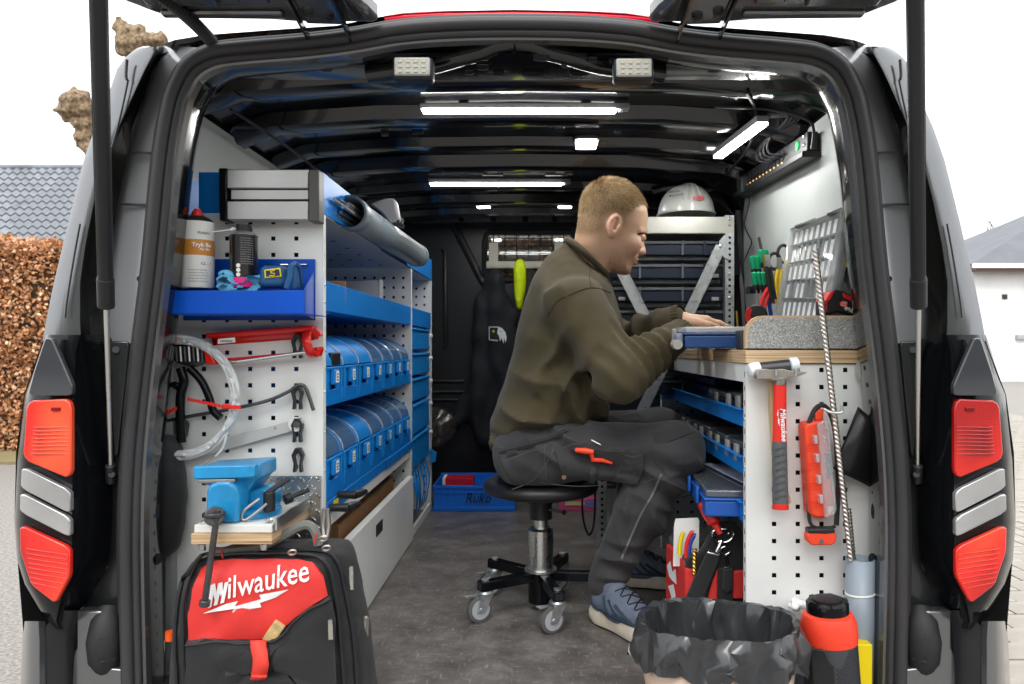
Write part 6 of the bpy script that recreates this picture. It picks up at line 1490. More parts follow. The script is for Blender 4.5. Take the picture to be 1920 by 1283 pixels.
lt = text_mb('JSP', .010, hc_+Vector((.020,-.1245,.0385)), align='CENTER', bold=.02, shear=.2, ext=.0003); obj('lettering', lt, M('badge_print', (.2,.0,.01), .4), so_)
for k, s_ in enumerate(('ERIKSEN','MONTAGE')):
    lt = text_mb(s_, .011, hc_+Vector((-.078,-.098,.062-.013*k)), face=(-.55,-.8,.2), right=(1,-.6,0), ext=.0003, bold=.01); obj('lettering', lt, M('hat_print', (.08,.08,.09), .5), so_)
# clutter line under the roof behind the hat
m = MB(); m.tube(smooth_path([P(1225,360,3.0),P(1260,352,3.0),P(1300,362,3.0),P(1350,350,3.0),P(1400,330,2.9)],5), .009, n=8); obj('cable_loom', m, M('loom_silver', (.30,.30,.31), .3, metal=.6, bump=.8, bs=60), van)
# ================================================================== STOOL
SX, SY = .006, 2.17
stool = thing('work_stool', 'round black stool with chrome column and five castors under the man', 'stool', (SX, SY, 0))
m = MB(); m.lathe([(.04,.338),(.150,.338),(.163,.345),(.168,.356),(.164,.368),(.150,.376),(.10,.380),(0,.381)], (SX,SY,0), 56); obj('seat', m, M('stool_vinyl', (.012,.012,.013), .42, bump=.15, bs=500), stool, ang=60)
m = MB(); m.lathe([(.033,.262),(.033,.30),(.045,.337)], (SX,SY,0), 28); obj('seat_hub', m, black_pl, stool)
m = MB(); m.lathe([(.020,.235),(.020,.263)], (SX,SY,0), 28); obj('inner_column', m, steel, stool)
m = MB(); m.lathe([(.0365,.118),(.0365,.230),(.030,.236)], (SX,SY,0), 36); obj('column', m, M('column_steel', (.55,.55,.54), .27, metal=1, rvar=.06, vs=30), stool)
m = MB(); m.lathe([(.047,.112),(.047,.118),(.037,.119)], (SX,SY,0), 32); obj('column_ring', m, steel, stool)
m = MB(); m.lathe([(.036,.022),(.036,.112)], (SX,SY,0), 28); obj('hub', m, black_gl, stool)
m = MB(); m.cyl((SX+.02,SY-.02,.292),(SX+.062,SY-.03,.287),.004,n=8); m.lathe([(0,-.009),(.009,0),(0,.009)], (SX+.066,SY-.031,.286), 14); obj('height_lever', m, dark_steel, stool)
for k in range(5):
    a = R(212+72*k); d = Vector((math.cos(a), math.sin(a), 0)); c = Vector((SX,SY,.098)); tip = c + d*.200
    m = MB(); m.beam(c+d*.030, tip, .030, .026, up=(0,0,1)); ao = obj('base_arm', m, black_gl, stool, bevel=.002)
    m = MB(); m.beam(tip-d*.001, tip+d*.0006, .022, .018, up=(0,0,1)); obj('arm_end', m, hole_dark, ao)
    q = tip - d*.018
    m = MB(); m.lathe([(.010,.1115),(.010,.116),(0,.117)], (q.x,q.y,0), 12); obj('stem_nut', m, zinc, ao)
    m = MB(); m.lathe([(.021,.0745),(.023,.080),(.019,.0845)], (q.x,q.y,0), 20); cs = obj('caster', m, zinc, stool)
    f = Vector((-.75,-.45,0)).normalized() if k != 2 else Vector((-.6,-.7,0)).normalized(); sd = Vector((-f.y,f.x,0)); wc = q + f*.018; wc.z = .0365
    for s_ in (-1,1):
        o_ = sd*(.0135*s_); m = MB(); m.prism([q+o_+f*-.018+Vector((0,0,.0745-q.z)), q+o_+f*.020+Vector((0,0,.0745-q.z)), wc+o_+f*.012+Vector((0,0,-.006)), wc+o_-f*.010+Vector((0,0,-.006))], sd*(.002*s_)); obj('fork', m, zinc, cs)
    m = MB(); m.lathe([(.030,-.010),(.0362,-.008),(.0365,0),(.0362,.008),(.030,.010)], wc, 28, sd); obj('tyre', m, M('caster_rubber', (.12,.115,.11), .7), cs)
    m = MB(); m.lathe([(.027,-.0112),(.027,.0112)], wc, 24, sd); obj('wheel_hub', m, M('caster_hub', (.42,.44,.47), .5), cs)
    m = MB(); m.cyl(wc-sd*.0185, wc+sd*.0185, .006, n=10); obj('axle', m, zinc, cs)
    if k in (0,1,4):
        m = MB(); m.prism([q-f*-.02+Vector((0,0,-.024)), q+f*.06+sd*.012+Vector((0,0,-.022)), q+f*.06-sd*.012+Vector((0,0,-.022)), q+f*.02-sd*.015+Vector((0,0,-.026))], (0,0,-.003)); obj('brake_pedal', m, zinc, cs)

# ================================================================== THE MAN
from mathutils.bvhtree import BVHTree
man = thing('person', 'man in olive sweatshirt and dark work trousers seated on the stool', 'person', (SX+.05, SY, 0))
def polyd(x, z, poly):
    """signed distance to a polygon in the x-z plane (negative inside)"""
    n = len(poly); d = np.full(len(x), 1e9); s = np.zeros(len(x), bool)
    for i in range(n):
        ax, az = poly[i]; bx, bz = poly[(i+1) % n]; ex, ez = bx-ax, bz-az; wx, wz = x-ax, z-az
        t = np.clip((wx*ex+wz*ez)/(ex*ex+ez*ez+1e-12), 0, 1); d = np.minimum(d, np.hypot(wx-ex*t, wz-ez*t))
        c = ((az <= z) & (bz > z) & (ex*wz - ez*wx > 0)) | ((az > z) & (bz <= z) & (ex*wz - ez*wx < 0)); s ^= c
    return np.where(s, -d, d)
def cr(poly, n=3): return [(p.x, p.z) for p in smooth_path([Vector((a,0,b)) for a,b in poly] + [Vector((poly[0][0],0,poly[0][1]))], n)[:-1]]
def inflate(p, poly, yc, H, Rr):
    d2 = polyd(p[:,0], p[:,2], poly); t = np.minimum(-d2/Rr, 1.0)
    g = np.sqrt(((p[:,1]-yc)/H)**2 + (1-t)**2) - 1
    return g*np.minimum(Rr, H)*.8
def pxz(pts, Y): return [(P(a,b,Y).x, P(a,b,Y).z) for a,b in pts]
TY = 2.17
torso = cr(pxz([(1062,452),(1090,468),(1115,497),(1137,520),(1150,550),(1160,600),(1163,650),(1156,705),(1146,755),(1136,786),(1105,802),(1050,815),(990,834),(940,846),(918,842),(908,818),(924,775),(944,720),(962,660),(977,590),(989,545),(1005,510),(1030,476)], TY))
S1, E1, W1 = np.array(P(1082,575,1.995)), np.array(P(1162,702,1.885)), np.array((.372,2.035,.785))
S2, E2, W2 = np.array(P(1095,575,2.35)), np.array((.165,2.33,.745)), np.array(P(1258,604,2.16))
def fold_field(p, c, ax, rad, freq, amp, sd):
    """creases across the direction ax, fading out rad metres from c"""
    q = p - np.array(c); ax = np.array(ax, float); ax /= np.linalg.norm(ax)
    fall = np.exp(-(np.linalg.norm(q,axis=1)/rad)**2)
    ph = (q@ax)*freq*.5 + 1.3*wob(p, 8, sd)
    return 2.7*amp*fall*(.62 - np.abs(np.sin(ph))**.8)*2
def shirt(p):
    H = np.interp(p[:,2], [.42,.50,.70,.85,.93,.99,1.04,1.10], [.185,.195,.192,.205,.185,.125,.085,.07])
    d = inflate(p, torso, TY, H, .135)
    arm = smin(cap(p, S1, E1, .080, .066), cap(p, E1, W1, .066, .043), .03)
    arm = smin(arm, np.linalg.norm(p-(E1+np.array((.0,-.004,-.004))),axis=1)-.066, .02)
    d = smin(d, arm, .028)
    d = smin(d, smin(cap(p, S2, E2, .085, .070), cap(p, E2, W2, .062, .046), .03), .035)
    # cloth: creases at elbow and armpit, drape over the belt
    w = fold_field(p, E1+np.array((.06,.0,.035)), W1-E1, .085, 150, .0050, 1)
    w += fold_field(p, E1+np.array((-.01,0,.0)), (1,0,.9), .07, 120, .0035, 2)
    w += fold_field(p, (W1+E1)/2+np.array((.02,0,0)), W1-E1, .07, 130, .0045, 3)
    w += fold_field(p, (E2+W2)/2, W2-E2, .11, 95, .0055, 4)
    w += fold_field(p, P(1120,745,2.02), (1,0,.35), .11, 85, .0065, 5)
    w += fold_field(p, P(1090,690,1.98), (.9,0,-.5), .10, 75, .0055, 6)
    w += fold_field(p, P(1000,780,1.99), (.5,0,1), .12, 60, .0045, 7)
    w += fold_field(p, P(1040,560,1.98), (1,0,.4), .10, 60, .0035, 8)
    w += .0022*wob(p, 12, 9) + .0008*wob(p, 34, 10)
    d = d - w
    # ribbed hem draws in at the bottom
    n_ = np.array((.23,0,.97)); q0 = np.array(P(985,824,TY)); hh_ = (p-q0)@n_
    d = d + .010*np.exp(-(hh_/.012)**2)*(p[:,0] < .17)
    # open neck
    return smax(d, -cap(p, P(1100,487,TY), P(1112,430,TY), .038, .062), .008)
shirt_mb = sdf_mesh(shirt, (-.14,1.78,.40), (.44,2.53,1.10), .0062, 1)
olive = M('olive_sweatshirt', (.056,.043,.019), .9, bump=.22, bs=900, var=.10, vs=9, sheen=.08, wrinkle=.5, ws=9)
so = obj('sweatshirt', shirt_mb, olive, man, ang=180)
def bvh_of(o):
    me = o.data; off = Vector((0,0,0)); q = o
    while q is not None: off += q.location; q = q.parent
    return BVHTree.FromPolygons([v.co + off for v in me.vertices], [tuple(p.vertices) for p in me.polygons])
CAMP = Vector((0,0,CAM_Z))
def onto(bvh, px, py, lift=0., fallY=2.0):
    d = (P(px,py,1.) - CAMP).normalized(); h = bvh.ray_cast(CAMP, d)
    if h[0] is None: return P(px,py,fallY)
    n_ = h[1] if h[1].dot(d) < 0 else -h[1]
    return h[0] + n_*lift
bs = bvh_of(so)
def seam(bvh, pts, r, nm, mat, par, n=5, lift=.0):
    L = smooth_path([Vector((a,0,b)) for a,b in pts], n); return obj(nm, MB().tube([onto(bvh, q.x, q.z, lift) for q in L], r, n=6), mat, par)
seam_m = M('olive_seam', (.040,.031,.014), .9)
seam(bs, [(1028,592),(1045,565),(1075,550),(1100,541),(1122,541),(1145,549)], .0020, 'seam', seam_m, so, 4)
seam(bs, [(1108,540),(1105,520),(1106,505),(1100,490)], .0015, 'seam', seam_m, so, 4)
# collar and cuffs: ribbed bands
def ringpath(c, ex, ey, rx, ry, n=28): return [Vector(c) + Vector(ex)*(rx*math.cos(t_)) + Vector(ey)*(ry*math.sin(t_)) for t_ in [2*math.pi*k/n for k in range(n)]]
ca, cb = P(1063,454,TY), P(1136,521,TY); cdir = (cb-ca).normalized()
obj('collar', MB().tube(ringpath((ca+cb)/2+Vector((0,0,.004)), cdir, (0,1,0), (cb-ca).length/2, .070), .0105, n=10, closed=True), olive, so)
def cuff(a, b, r, nm='cuff'):
    a, b = Vector(a), Vector(b); d = (b-a).normalized(); m = MB(); rows = []; s_ = d.cross(Vector((0,0,1))).normalized(); u = s_.cross(d)
    for i, rr in enumerate((r*1.02, r, r*.97, r*.98, r*.90)):
        rows.append([a + d*(i*.011) + s_*((rr+.0012*math.sin(24*t_))*math.cos(t_)) + u*((rr+.0012*math.sin(24*t_))*math.sin(t_)) for t_ in [2*math.pi*k/72 for k in range(72)]])
    m.grid(rows, close=True); return obj(nm, m, olive, so)
w1, w2 = Vector(W1), Vector(W2); d1 = (w1-Vector(E1)).normalized(); d2_ = (w2-Vector(E2)).normalized()
cuff(w1-d1*.005, w1+d1, .042); cuff(w2-d2_*.005, w2+d2_, .042)

# ---- trousers
H1, K1, A1 = np.array(P(985,850,2.07)), np.array(P(1266,842,2.0)), np.array((.182,2.055,.115))
H2, K2, A2 = np.array((-.02,2.29,.452)), np.array((.385,2.37,.485)), np.array((.27,2.38,.13))
def trou(p):
    d = ell(p, P(1003,856,TY), (.118,.18,.105))
    mid = (K1+A1)/2 + np.array((.012,0,.03))
    leg = smin(smin(cap(p, H1, K1, .090, .070), cap(p, K1, mid, .069, .072), .03), cap(p, mid, A1, .072, .050), .03)
    leg = smin(leg, np.linalg.norm(p-K1-np.array((.0,0,-.012)),axis=1)-.070, .03)
    d = smin(d, leg, .03)
    mid2 = (K2+A2)/2 + np.array((.012,0,.03))
    d = smin(d, smin(smin(cap(p, H2, K2, .100, .076), cap(p, K2, mid2, .076, .080), .03), cap(p, mid2, A2, .080, .056), .03), .03)
    w = fold_field(p, P(1262,905,1.95), (.3,0,1), .085, 95, .0065, 21) + fold_field(p, P(1180,930,1.98), (1,0,-.2), .07, 75, .004, 22)
    w += fold_field(p, P(1050,815,1.97), (.6,0,.8), .09, 95, .0055, 23) + fold_field(p, P(1160,1060,1.99), (.25,0,1), .06, 120, .006, 24)
    w += fold_field(p, P(1230,1000,1.97), (.9,0,.5), .09, 70, .0055, 25) + fold_field(p, P(960,880,1.97), (1,0,.5), .08, 70, .0045, 26)
    w += fold_field(p, P(1130,890,1.97), (.2,0,1), .10, 85, .0045, 27) + .0025*wob(p, 15, 28) + .0012*wob(p, 42, 29)
    d = d - w
    # trouser sits on the stool and stops at the ankle
    d = smax(d, -(p[:,2]-.3815), .006) if False else np.where(np.hypot(p[:,0]-SX,p[:,1]-SY) < .175, smax(d, .383-p[:,2], .006), d)
    return smax(d, .088 - p[:,2] + .15*(p[:,0]-.2), .004)
trou_mb = sdf_mesh(trou, (-.15,1.86,.05), (.52,2.52,.62), .0060, 1)
tr_m = M('charcoal_work_trousers', (.036,.034,.037), .82, bump=.18, bs=800, var=.13, vs=8, sheen=.12, wrinkle=.8, ws=13)
tr_d = M('black_trouser_panel', (.020,.020,.022), .85, bump=.18, bs=800, sheen=.2)
to = obj('trousers', trou_mb, tr_m, man, ang=180); bt = bvh_of(to)
def patch(bvh, poly, lift, nm, mat, par, th=.003, n=4):
    """cloth panel laid over a garment: outline dropped on its surface, stitched to a fan of inner points"""
    L = []; k = len(poly)
    for i in range(k):
        a, b = poly[i], poly[(i+1) % k]
        for j in range(n): t_ = j/n; L.append((a[0]+(b[0]-a[0])*t_, a[1]+(b[1]-a[1])*t_))
    cx, cy = sum(a for a,_ in L)/len(L), sum(b for _,b in L)/len(L); rows = []
    for f in (1.03, 1., .8, .55, .3, .08):
        rows.append([onto(bvh, cx+(a-cx)*f, cy+(b-cy)*f, 0 if f > 1.01 else lift) for a, b in L])
    m = MB(); m.grid(rows, close=True); m._add(rows[-1], [tuple(range(len(L)))]); return obj(nm, m, mat, par, ang=60)
patch(bt, [(1040,848),(1075,832),(1150,838),(1172,848),(1180,870),(1168,904),(1120,900),(1058,892)], .006, 'thigh_pocket', tr_m, to)
patch(bt, [(1072,838),(1160,845),(1196,862),(1190,876),(1140,866),(1078,850)], .010, 'pocket_flap', tr_d, to)
patch(bt, [(1172,858),(1205,852),(1206,880),(1194,905),(1152,896)], .010, 'pocket_tab', tr_m, to)
patch(bt, [(1108,876),(1118,874),(1116,902),(1106,900)], .012, 'pocket_strap', tr_m, to)
patch(bt, [(1225,835),(1290,825),(1318,870),(1312,930),(1262,905),(1232,870)], .004, 'knee_patch', tr_m, to)
patch(bt, [(1222,815),(1285,796),(1300,812),(1230,838)], .004, 'knee_panel', tr_d, to)
patch(bt, [(948,838),(966,832),(970,850),(952,856)], .006, 'belt_loop', tr_d, to)
stm = M('trouser_stitch', (.085,.083,.088), .9)
seam(bt, [(1240,890),(1225,925),(1200,970),(1180,1015),(1165,1050)], .0042, 'leg_stripe', M('leg_stripe', (.12,.12,.125), .6), to)
for pts in ([(940,868),(985,850),(1020,838),(1050,815)],[(960,918),(1000,900),(1030,860),(1040,830)],[(1010,905),(1080,912),(1150,908)],[(1085,800),(1130,792),(1180,790)],[(1205,905),(1240,895),(1290,885)],[(1270,935),(1300,930),(1310,960)],[(1020,835),(1022,870),(1024,900)]):
    seam(bt, pts, .0012, 'seam', stm, to)
seam(bt, [(938,846),(980,836),(1030,822),(1060,808)], .010, 'waistband', tr_d, to)
m = MB(); q = onto(bt,1058,891,.006); m.cyl(q, q+Vector((0,-.005,0)), .0062, n=14); obj('snap_button', m, M('copper_snap', (.32,.20,.16), .3, metal=1), to)
# red folding tool clipped on the pocket
kn = thing('pocket_knife', 'bright red and black cutter clipped on the trouser thigh pocket', 'knife', onto(bt,1110,845,.02))
rk = M('knife_red', (.85,.06,.02), .4)
obj('handle', MB().tube([onto(bt,1084,837,.016),onto(bt,1098,841,.018),onto(bt,1112,845,.018)], [.006,.0085,.007], n=10), rk, kn)
obj('blade_guard', MB().tube([onto(bt,1108,846,.018),onto(bt,1113,854,.018),onto(bt,1130,858,.017),onto(bt,1147,863,.015)], [.006,.0065,.0055,.003], n=8), rk, kn)
obj('clip', MB().tube([onto(bt,1108,833,.016),onto(bt,1126,838,.016)], .0016, n=6), dull_steel, kn); obj('tip', MB().tube([onto(bt,1080,836,.016),onto(bt,1085,837,.016)], .005, n=8), black_pl, kn)

# ---- shoes
def shoe(label, heel, ang, s_=1.0):
    d = Vector((math.cos(ang), math.sin(ang), 0)); sd = Vector((-d.y, d.x, 0)); hl = Vector(heel)
    Rm = np.array([[d.x,sd.x,0],[d.y,sd.y,0],[0,0,1]])
    o0 = np.array(hl)
    up_m = M('shoe_mesh_blue', (.125,.15,.205), .75, bump=.3, bs=500, var=.15, vs=30); dk = M('shoe_overlay', (.022,.038,.065), .55)
    def fn(p):
        q = (p-o0)@Rm
        a = smin(cap(q,(.035,0,.062),(.11,0,.066),.036,.043), cap(q,(.11,0,.060),(.235,.0,.044),.043,.034), .03)
        a = smin(a, cap(q,(.035,0,.075),(.048,0,.118),.037,.041), .02); a = smin(a, cap(q,(.09,0,.085),(.072,0,.145),.026,.022), .02)
        a = smax(a, .030-q[:,2], .006); a = smax(a, -cap(q,(.045,0,.115),(.038,0,.19),.026,.032), .006)
        return a - .0012*wob(p,70,3)
    lo = o0 - np.array((.33,.33,.0)); hi = o0 + np.array((.33,.33,.20))
    pr = [np.array(hl+d*x+sd*y) for x in (-.03,.30) for y in (-.06,.06)]; lo = np.min(pr,0); hi = np.max(pr,0); lo[2] = 0; hi[2] = .19
    so_ = obj('shoe', sdf_mesh(fn, lo, hi, .0042, 2), up_m, man, ang=180)
    foot = [(-.004,.0),(.003,.026),(.03,.036),(.10,.034),(.17,.046),(.235,.043),(.268,.022),(.274,.0),(.266,-.024),(.235,-.042),(.17,-.044),(.10,-.034),(.03,-.036),(.003,-.026)]
    fp = cr(foot, 3)
    def ringz(z, k, lift): return [hl + d*(x*k+.137*(1-k)) + sd*(y*k) + Vector((0,0,z + lift*max(0,(x-.2)/.07) + .006*max(0,(.03-x)/.03))) for x, y in fp]
    m = MB(); m.grid([ringz(.004,.96,.012), ringz(.012,1.02,.008), ringz(.028,1.03,.004), ringz(.041,.97,.0)], close=True); m._add(ringz(.041,.97,0), [tuple(range(len(fp)))]); obj('midsole', m, M('cream_midsole', (.68,.60,.48), .6, var=.1, vs=30), so_)
    m = MB(); m.grid([ringz(.0,.93,.014), ringz(.0045,.98,.012)], close=True); m._add(ringz(0,.93,.014), [tuple(range(len(fp)))[::-1]]); obj('outsole', m, rubber, so_)
    bv = bvh_of(so_)
    def hit(x, y, z0=.25):
        o_ = hl + d*x + sd*y + Vector((0,0,z0)); h = bv.ray_cast(o_, Vector((0,0,-1))); return (h[0] + h[1]*.002) if h[0] else o_-Vector((0,0,.17))
    for k in range(5):
        x = .105+.026*k; w_ = .026
        obj('lace', MB().tube([hit(x,-w_),hit(x+.010,-.008),hit(x+.018,.010),hit(x+.022,w_)], .0019, n=6), ink, so_); obj('lace', MB().tube([hit(x+.022,-w_),hit(x+.014,-.008),hit(x+.006,.008),hit(x,w_)], .0019, n=6), ink, so_)
    def side(x, z, s2):
        o_ = hl + d*x + sd*(.12*s2) + Vector((0,0,z)); h = bv.ray_cast(o_, -sd*s2); return (h[0] + sd*(.0012*s2)) if h[0] else o_
    for s2 in (-1, 1):
        for pts in ([(.02,.085),(.03,.060),(.05,.047)],[(.075,.092),(.095,.066),(.115,.05)],[(.10,.088),(.125,.064),(.150,.05)],[(.125,.082),(.155,.060),(.18,.048)],[(.06,.050),(.12,.052),(.20,.046)]):
            obj('overlay', MB().tube([side(x,z,s2) for x,z in pts], .0042, n=6), dk, so_)
    q = hl + d*.100 + Vector((0,0,.150)); lt = text_mb('S', .018, hit(.088,.0)+Vector((0,0,.0015)), face=(d.x*.5, d.y*.5, .85) if False else (d.x*.75,d.y*.75,.5), right=-sd if sd.x < 0 else sd, align='CENTER', bold=.03); obj('tongue_mark', lt, white_ink, so_)
    return so_
shoe('', (.160,2.085,.001), math.atan2(-.80,.60)); shoe('', (.215,2.39,.001), math.atan2(-.12,.99))
m = MB(); m.cyl((.195,2.05,.09),(.205,2.04,.15),.034,n=20); m.move((-.012,.012,-.005)); obj('sock', m, M('navy_sock', (.05,.07,.13), .9), man)

# ---- body: head, neck, arms and hands in one skin mesh
def C(x, y): return (1020 + x/4.58, 320 + y/4.58)
HY_ = TY
headp = cr(pxz([C(*q) for q in [(250,640),(268,560),(284,480),(302,380),(332,270),(374,188),(432,125),(500,97),(580,90),(660,106),(735,150),(797,210),(845,270),(878,332),(889,390),(884,450),(876,512),(860,548),(842,590),(832,660),(820,712),(808,742),(803,764),(793,786),(782,800),(766,816),(752,842),(745,868),(730,890),(690,899),(625,886),(570,874),(545,900),(515,950),(440,1000),(340,950),(258,760)]], HY_), 2)
nosep = cr(pxz([C(*q) for q in [(840,585),(852,606),(863,642),(875,690),(872,714),(852,726),(816,722),(800,690),(805,630),(822,590)]], HY_), 3)
EAR = np.array(P(*C(578,508), HY_)) + np.array((0,-.0715,0)); ea = R(14)
ER = np.array([[math.cos(ea),0,math.sin(ea)],[0,1,0],[-math.sin(ea),0,math.cos(ea)]])
def cz(v): return P(0, 320+v/4.58, HY_).z
def cx_(v): return P(1020+v/4.58, 0, HY_).x
LIPC = np.array(P(*C(790,785),HY_))
def head(p):
    H = np.interp(-p[:,2], [-cz(80),-cz(220),-cz(360),-cz(500),-cz(640),-cz(780),-cz(900),-cz(1050)], [.068,.076,.076,.072,.064,.056,.054,.060])
    d = inflate(p, headp, HY_, H, .072)
    for s_ in (-1, 1):
        y = HY_ + s_*.032
        # cheekbone, brow ridge, socket, lid
        d = smin(d, ell(p, (cx_(752),HY_+s_*.047,cz(655)), (.022,.016,.020)), .022)
        d = smin(d, cap(p, (cx_(850),HY_+s_*.014,cz(535)), (cx_(805),HY_+s_*.046,cz(540)), .0085, .008), .010)
        d = smax(d, -ell(p, (cx_(852),HY_+s_*.031,cz(590)), (.0135,.015,.0105)), .010)
        d = smin(d, ell(p, (cx_(826),HY_+s_*.031,cz(592)), (.0128,.0135,.0118)), .004)
        # ear
        c = EAR if s_ < 0 else EAR*np.array((1,0,1)) + np.array((0,2*HY_-EAR[1],0))
        q = (p-c)@ER
        e = ell(q, (0,s_*.004,0), (.0185,.0075,.0315)); e = smin(e, ell(q, (.001,s_*.002,-.024), (.011,.006,.012)), .005)
        e = smax(e, -ell(q, (.003,s_*.0125,.004), (.0118,.0115,.0215)), .003); e = smin(e, ell(q, (.0135,s_*.006,-.004), (.0045,.004,.007)), .003)
        e = smin(e, cap(q, (-.002,s_*.006,.014), (-.004,s_*.006,-.014), .0032), .004)
        d = smin(d, e, .005)
        d = smin(d, ell(p, (cx_(830),HY_+s_*.0115,cz(706)), (.009,.0075,.008)), .006)
    n_ = inflate(p, nosep, HY_, np.interp(-p[:,2], [-cz(590),-cz(660),-cz(715)], [.0085,.011,.0165]), .012); d = smin(d, n_, .009)
    # lips
    d = smin(d, ell(p, (cx_(789),HY_,cz(771)), (.0085,.021,.0050)), .004); d = smin(d, ell(p, (cx_(780),HY_,cz(796)), (.0085,.019,.0055)), .004)
    d = smax(d, -ell(p, (cx_(797),HY_,cz(786)), (.012,.020,.0014)), .002)
    return smax(d, -(p[:,2]-(P(0,540,TY).z)), .01)
hm_b = sdf_mesh(head, (cx_(180),HY_-.10,P(0,546,TY).z), (cx_(930),HY_+.10,cz(60)), .0023, 1)
def hand(p, wrist, dirv, side, palm_n, curl, fore):
    """palm, four unequal bent fingers and a thumb; dirv along the fingers, side towards the thumb"""
    w_ = np.array(wrist, float); f = np.array(dirv, float); f /= np.linalg.norm(f); s_ = np.array(side, float); s_ -= f*(s_@f); s_ /= np.linalg.norm(s_); n_ = np.cross(f, s_); n_ = n_ if n_@np.array(palm_n) > 0 else -n_
    X = lambda a,b,c: w_ + f*a + s_*b + n_*c                # n_ points to the palm side
    d = smin(cap(p, w_-np.array(fore)*.05, X(.01,0,0), .028,.026), cap(p, X(.015,.012,0), X(.075,.024,-.001), .021,.015), .015)
    for b0, b1 in ((.004,.006),(-.010,-.012),(-.018,-.028)): d = smin(d, cap(p, X(.015,b0,0), X(.078,b1,.0), .018,.0125), .012)
    for b, L, c0 in ((.027,.070,.2),(.009,.080,.25),(-.010,.074,.3),(-.028,.058,.35)):
        a0 = X(.080,b,0); k = curl*c0
        p1 = a0 + (f*math.cos(k)+n_*math.sin(k)+s_*b*1.5)*L*.45; p2 = p1 + (f*math.cos(2.2*k)+n_*math.sin(2.2*k))*L*.32; p3 = p2 + (f*math.cos(3.1*k)+n_*math.sin(3.1*k))*L*.23
        fi = smin(smin(cap(p,a0,p1,.0098,.0088), cap(p,p1,p2,.0090,.0082), .003), cap(p,p2,p3,.0082,.0070), .003); d = smin(d, fi, .0045)
    t0 = X(.022,.022,.006); t1 = X(.055,.044,.012); t2 = X(.082,.048,.016); t3 = X(.104,.044,.020)
    th = smin(smin(cap(p,t0,t1,.014,.0115), cap(p,t1,t2,.0108,.0098), .004), cap(p,t2,t3,.0098,.0075), .003); return smin(d, th, .008)
hl_c, hr_c = np.array(W2)+np.array((.022,-.006,.002)), np.array(W1)+np.array((.02,.01,.0))
hb2 = sdf_mesh(lambda p: hand(p, hl_c, (.98,-.10,-.05), (.1,-1,.15), (0,0,-1), 1.0, np.array(d2_)), hl_c-np.array((.09,.09,.06)), hl_c+np.array((.20,.075,.05)), .0026, 1)
hb1 = sdf_mesh(lambda p: hand(p, hr_c, (.97,.2,-.05), (-.2,1,.1), (0,0,-1), 1.3, np.array(d1)), hr_c-np.array((.09,.075,.06)), hr_c+np.array((.20,.11,.05)), .0034, 1)
# hidden limbs under the clothes keep the body in one piece
def inner(p):
    d = cap(p, P(1010,840,TY), P(1065,600,TY), .08, .07); d = smin(d, cap(p, P(1065,600,TY), P(1100,480,TY), .05,.04), .02)
    for a_, b_, c_ in ((S1,E1,W1),(S2,E2,W2)): d = smin(d, smin(cap(p,a_,b_,.05,.042), cap(p,b_,c_,.042,.028), .02), .03)
    for a_, b_, c_ in ((H1,K1,A1),(H2,K2,A2)): d = smin(d, smin(cap(p,a_,b_,.07,.052), cap(p,b_,c_,.05,.036), .02), .03)
    return d
hm_all = MB().join(hm_b); nh = len(hm_b.v); hm_all.join(hb2).join(hb1).join(sdf_mesh(inner, (-.15,1.82,.06), (.46,2.50,1.06), .014, 1))
base = np.array(man.location); V = np.array(hm_all.v)
cV = np.stack([(V[:,0]/TY*F_PX + VPX - 1020)*4.58, (VPY - (V[:,2]-CAM_Z)/TY*F_PX - 320)*4.58], 1)   # head coordinates
skin = np.array((.55,.335,.215)); colr = np.tile(skin, (len(V),1))
ish = np.arange(len(V)) < nh
def blend(mask, c): 
    global colr
    m_ = (np.clip(mask,0,1)*ish)[:,None]; colr = colr*(1-m_) + np.array(c)*m_
rs = np.random.RandomState(2); nz = wob(V, 260, 1)*.5 + rs.normal(size=len(V))*.35
ear_m = np.exp(-(((cV[:,0]-575)/50)**2+((cV[:,1]-510)/95)**2)); blend(ear_m*.35, (.56,.22,.16))
blend(np.exp(-(((cV[:,0]-740)/80)**2+((cV[:,1]-690)/70)**2))*.22, (.55,.24,.18)); blend(np.exp(-(((cV[:,0]-865)/22)**2+((cV[:,1]-705)/28)**2))*.35, (.55,.22,.16))
stub = 1/(1+np.exp(-((cV[:,1]-735)+.10*(cV[:,0]-700))/28))*(1/(1+np.exp(-(cV[:,0]-545)/14))); blend(stub*np.clip(.42+.32*nz,0,.8), (.22,.115,.065))
blend((np.exp(-((cV[:,1]-771)/7)**2)+np.exp(-((cV[:,1]-796)/8)**2))*(cV[:,0] > 758)*.55, (.42,.135,.115))
hairp = [(915,360),(868,322),(820,318),(770,352),(725,400),(692,446),(688,512),(655,514),(642,440),(600,392),(545,396),(512,430),(505,500),(470,560),(400,590),(300,575),(235,540),(235,300),(330,100),(500,40),(700,60),(860,200)]
hd_ = polyd(cV[:,0], cV[:,1], hairp)
blend((1/(1+np.exp((hd_+10)/12)))*np.clip(.68+.15*nz,0,.85), (.20,.12,.055))
me = mesh_of(hm_all, 'body', [], ang=180)
sk = bpy.data.materials.new('skin'); sk.use_nodes = True; n = sk.node_tree; b = n.nodes['Principled BSDF']
at_ = n.nodes.new('ShaderNodeAttribute'); at_.attribute_name = 'tone'; n.links.new(at_.outputs['Color'], b.inputs['Base Color']); b.inputs['Roughness'].default_value = .5
b.inputs['Subsurface Weight'].default_value = .05; b.inputs['Subsurface Radius'].default_value = (.006,.0025,.0012); b.inputs['Subsurface Scale'].default_value = 1.0
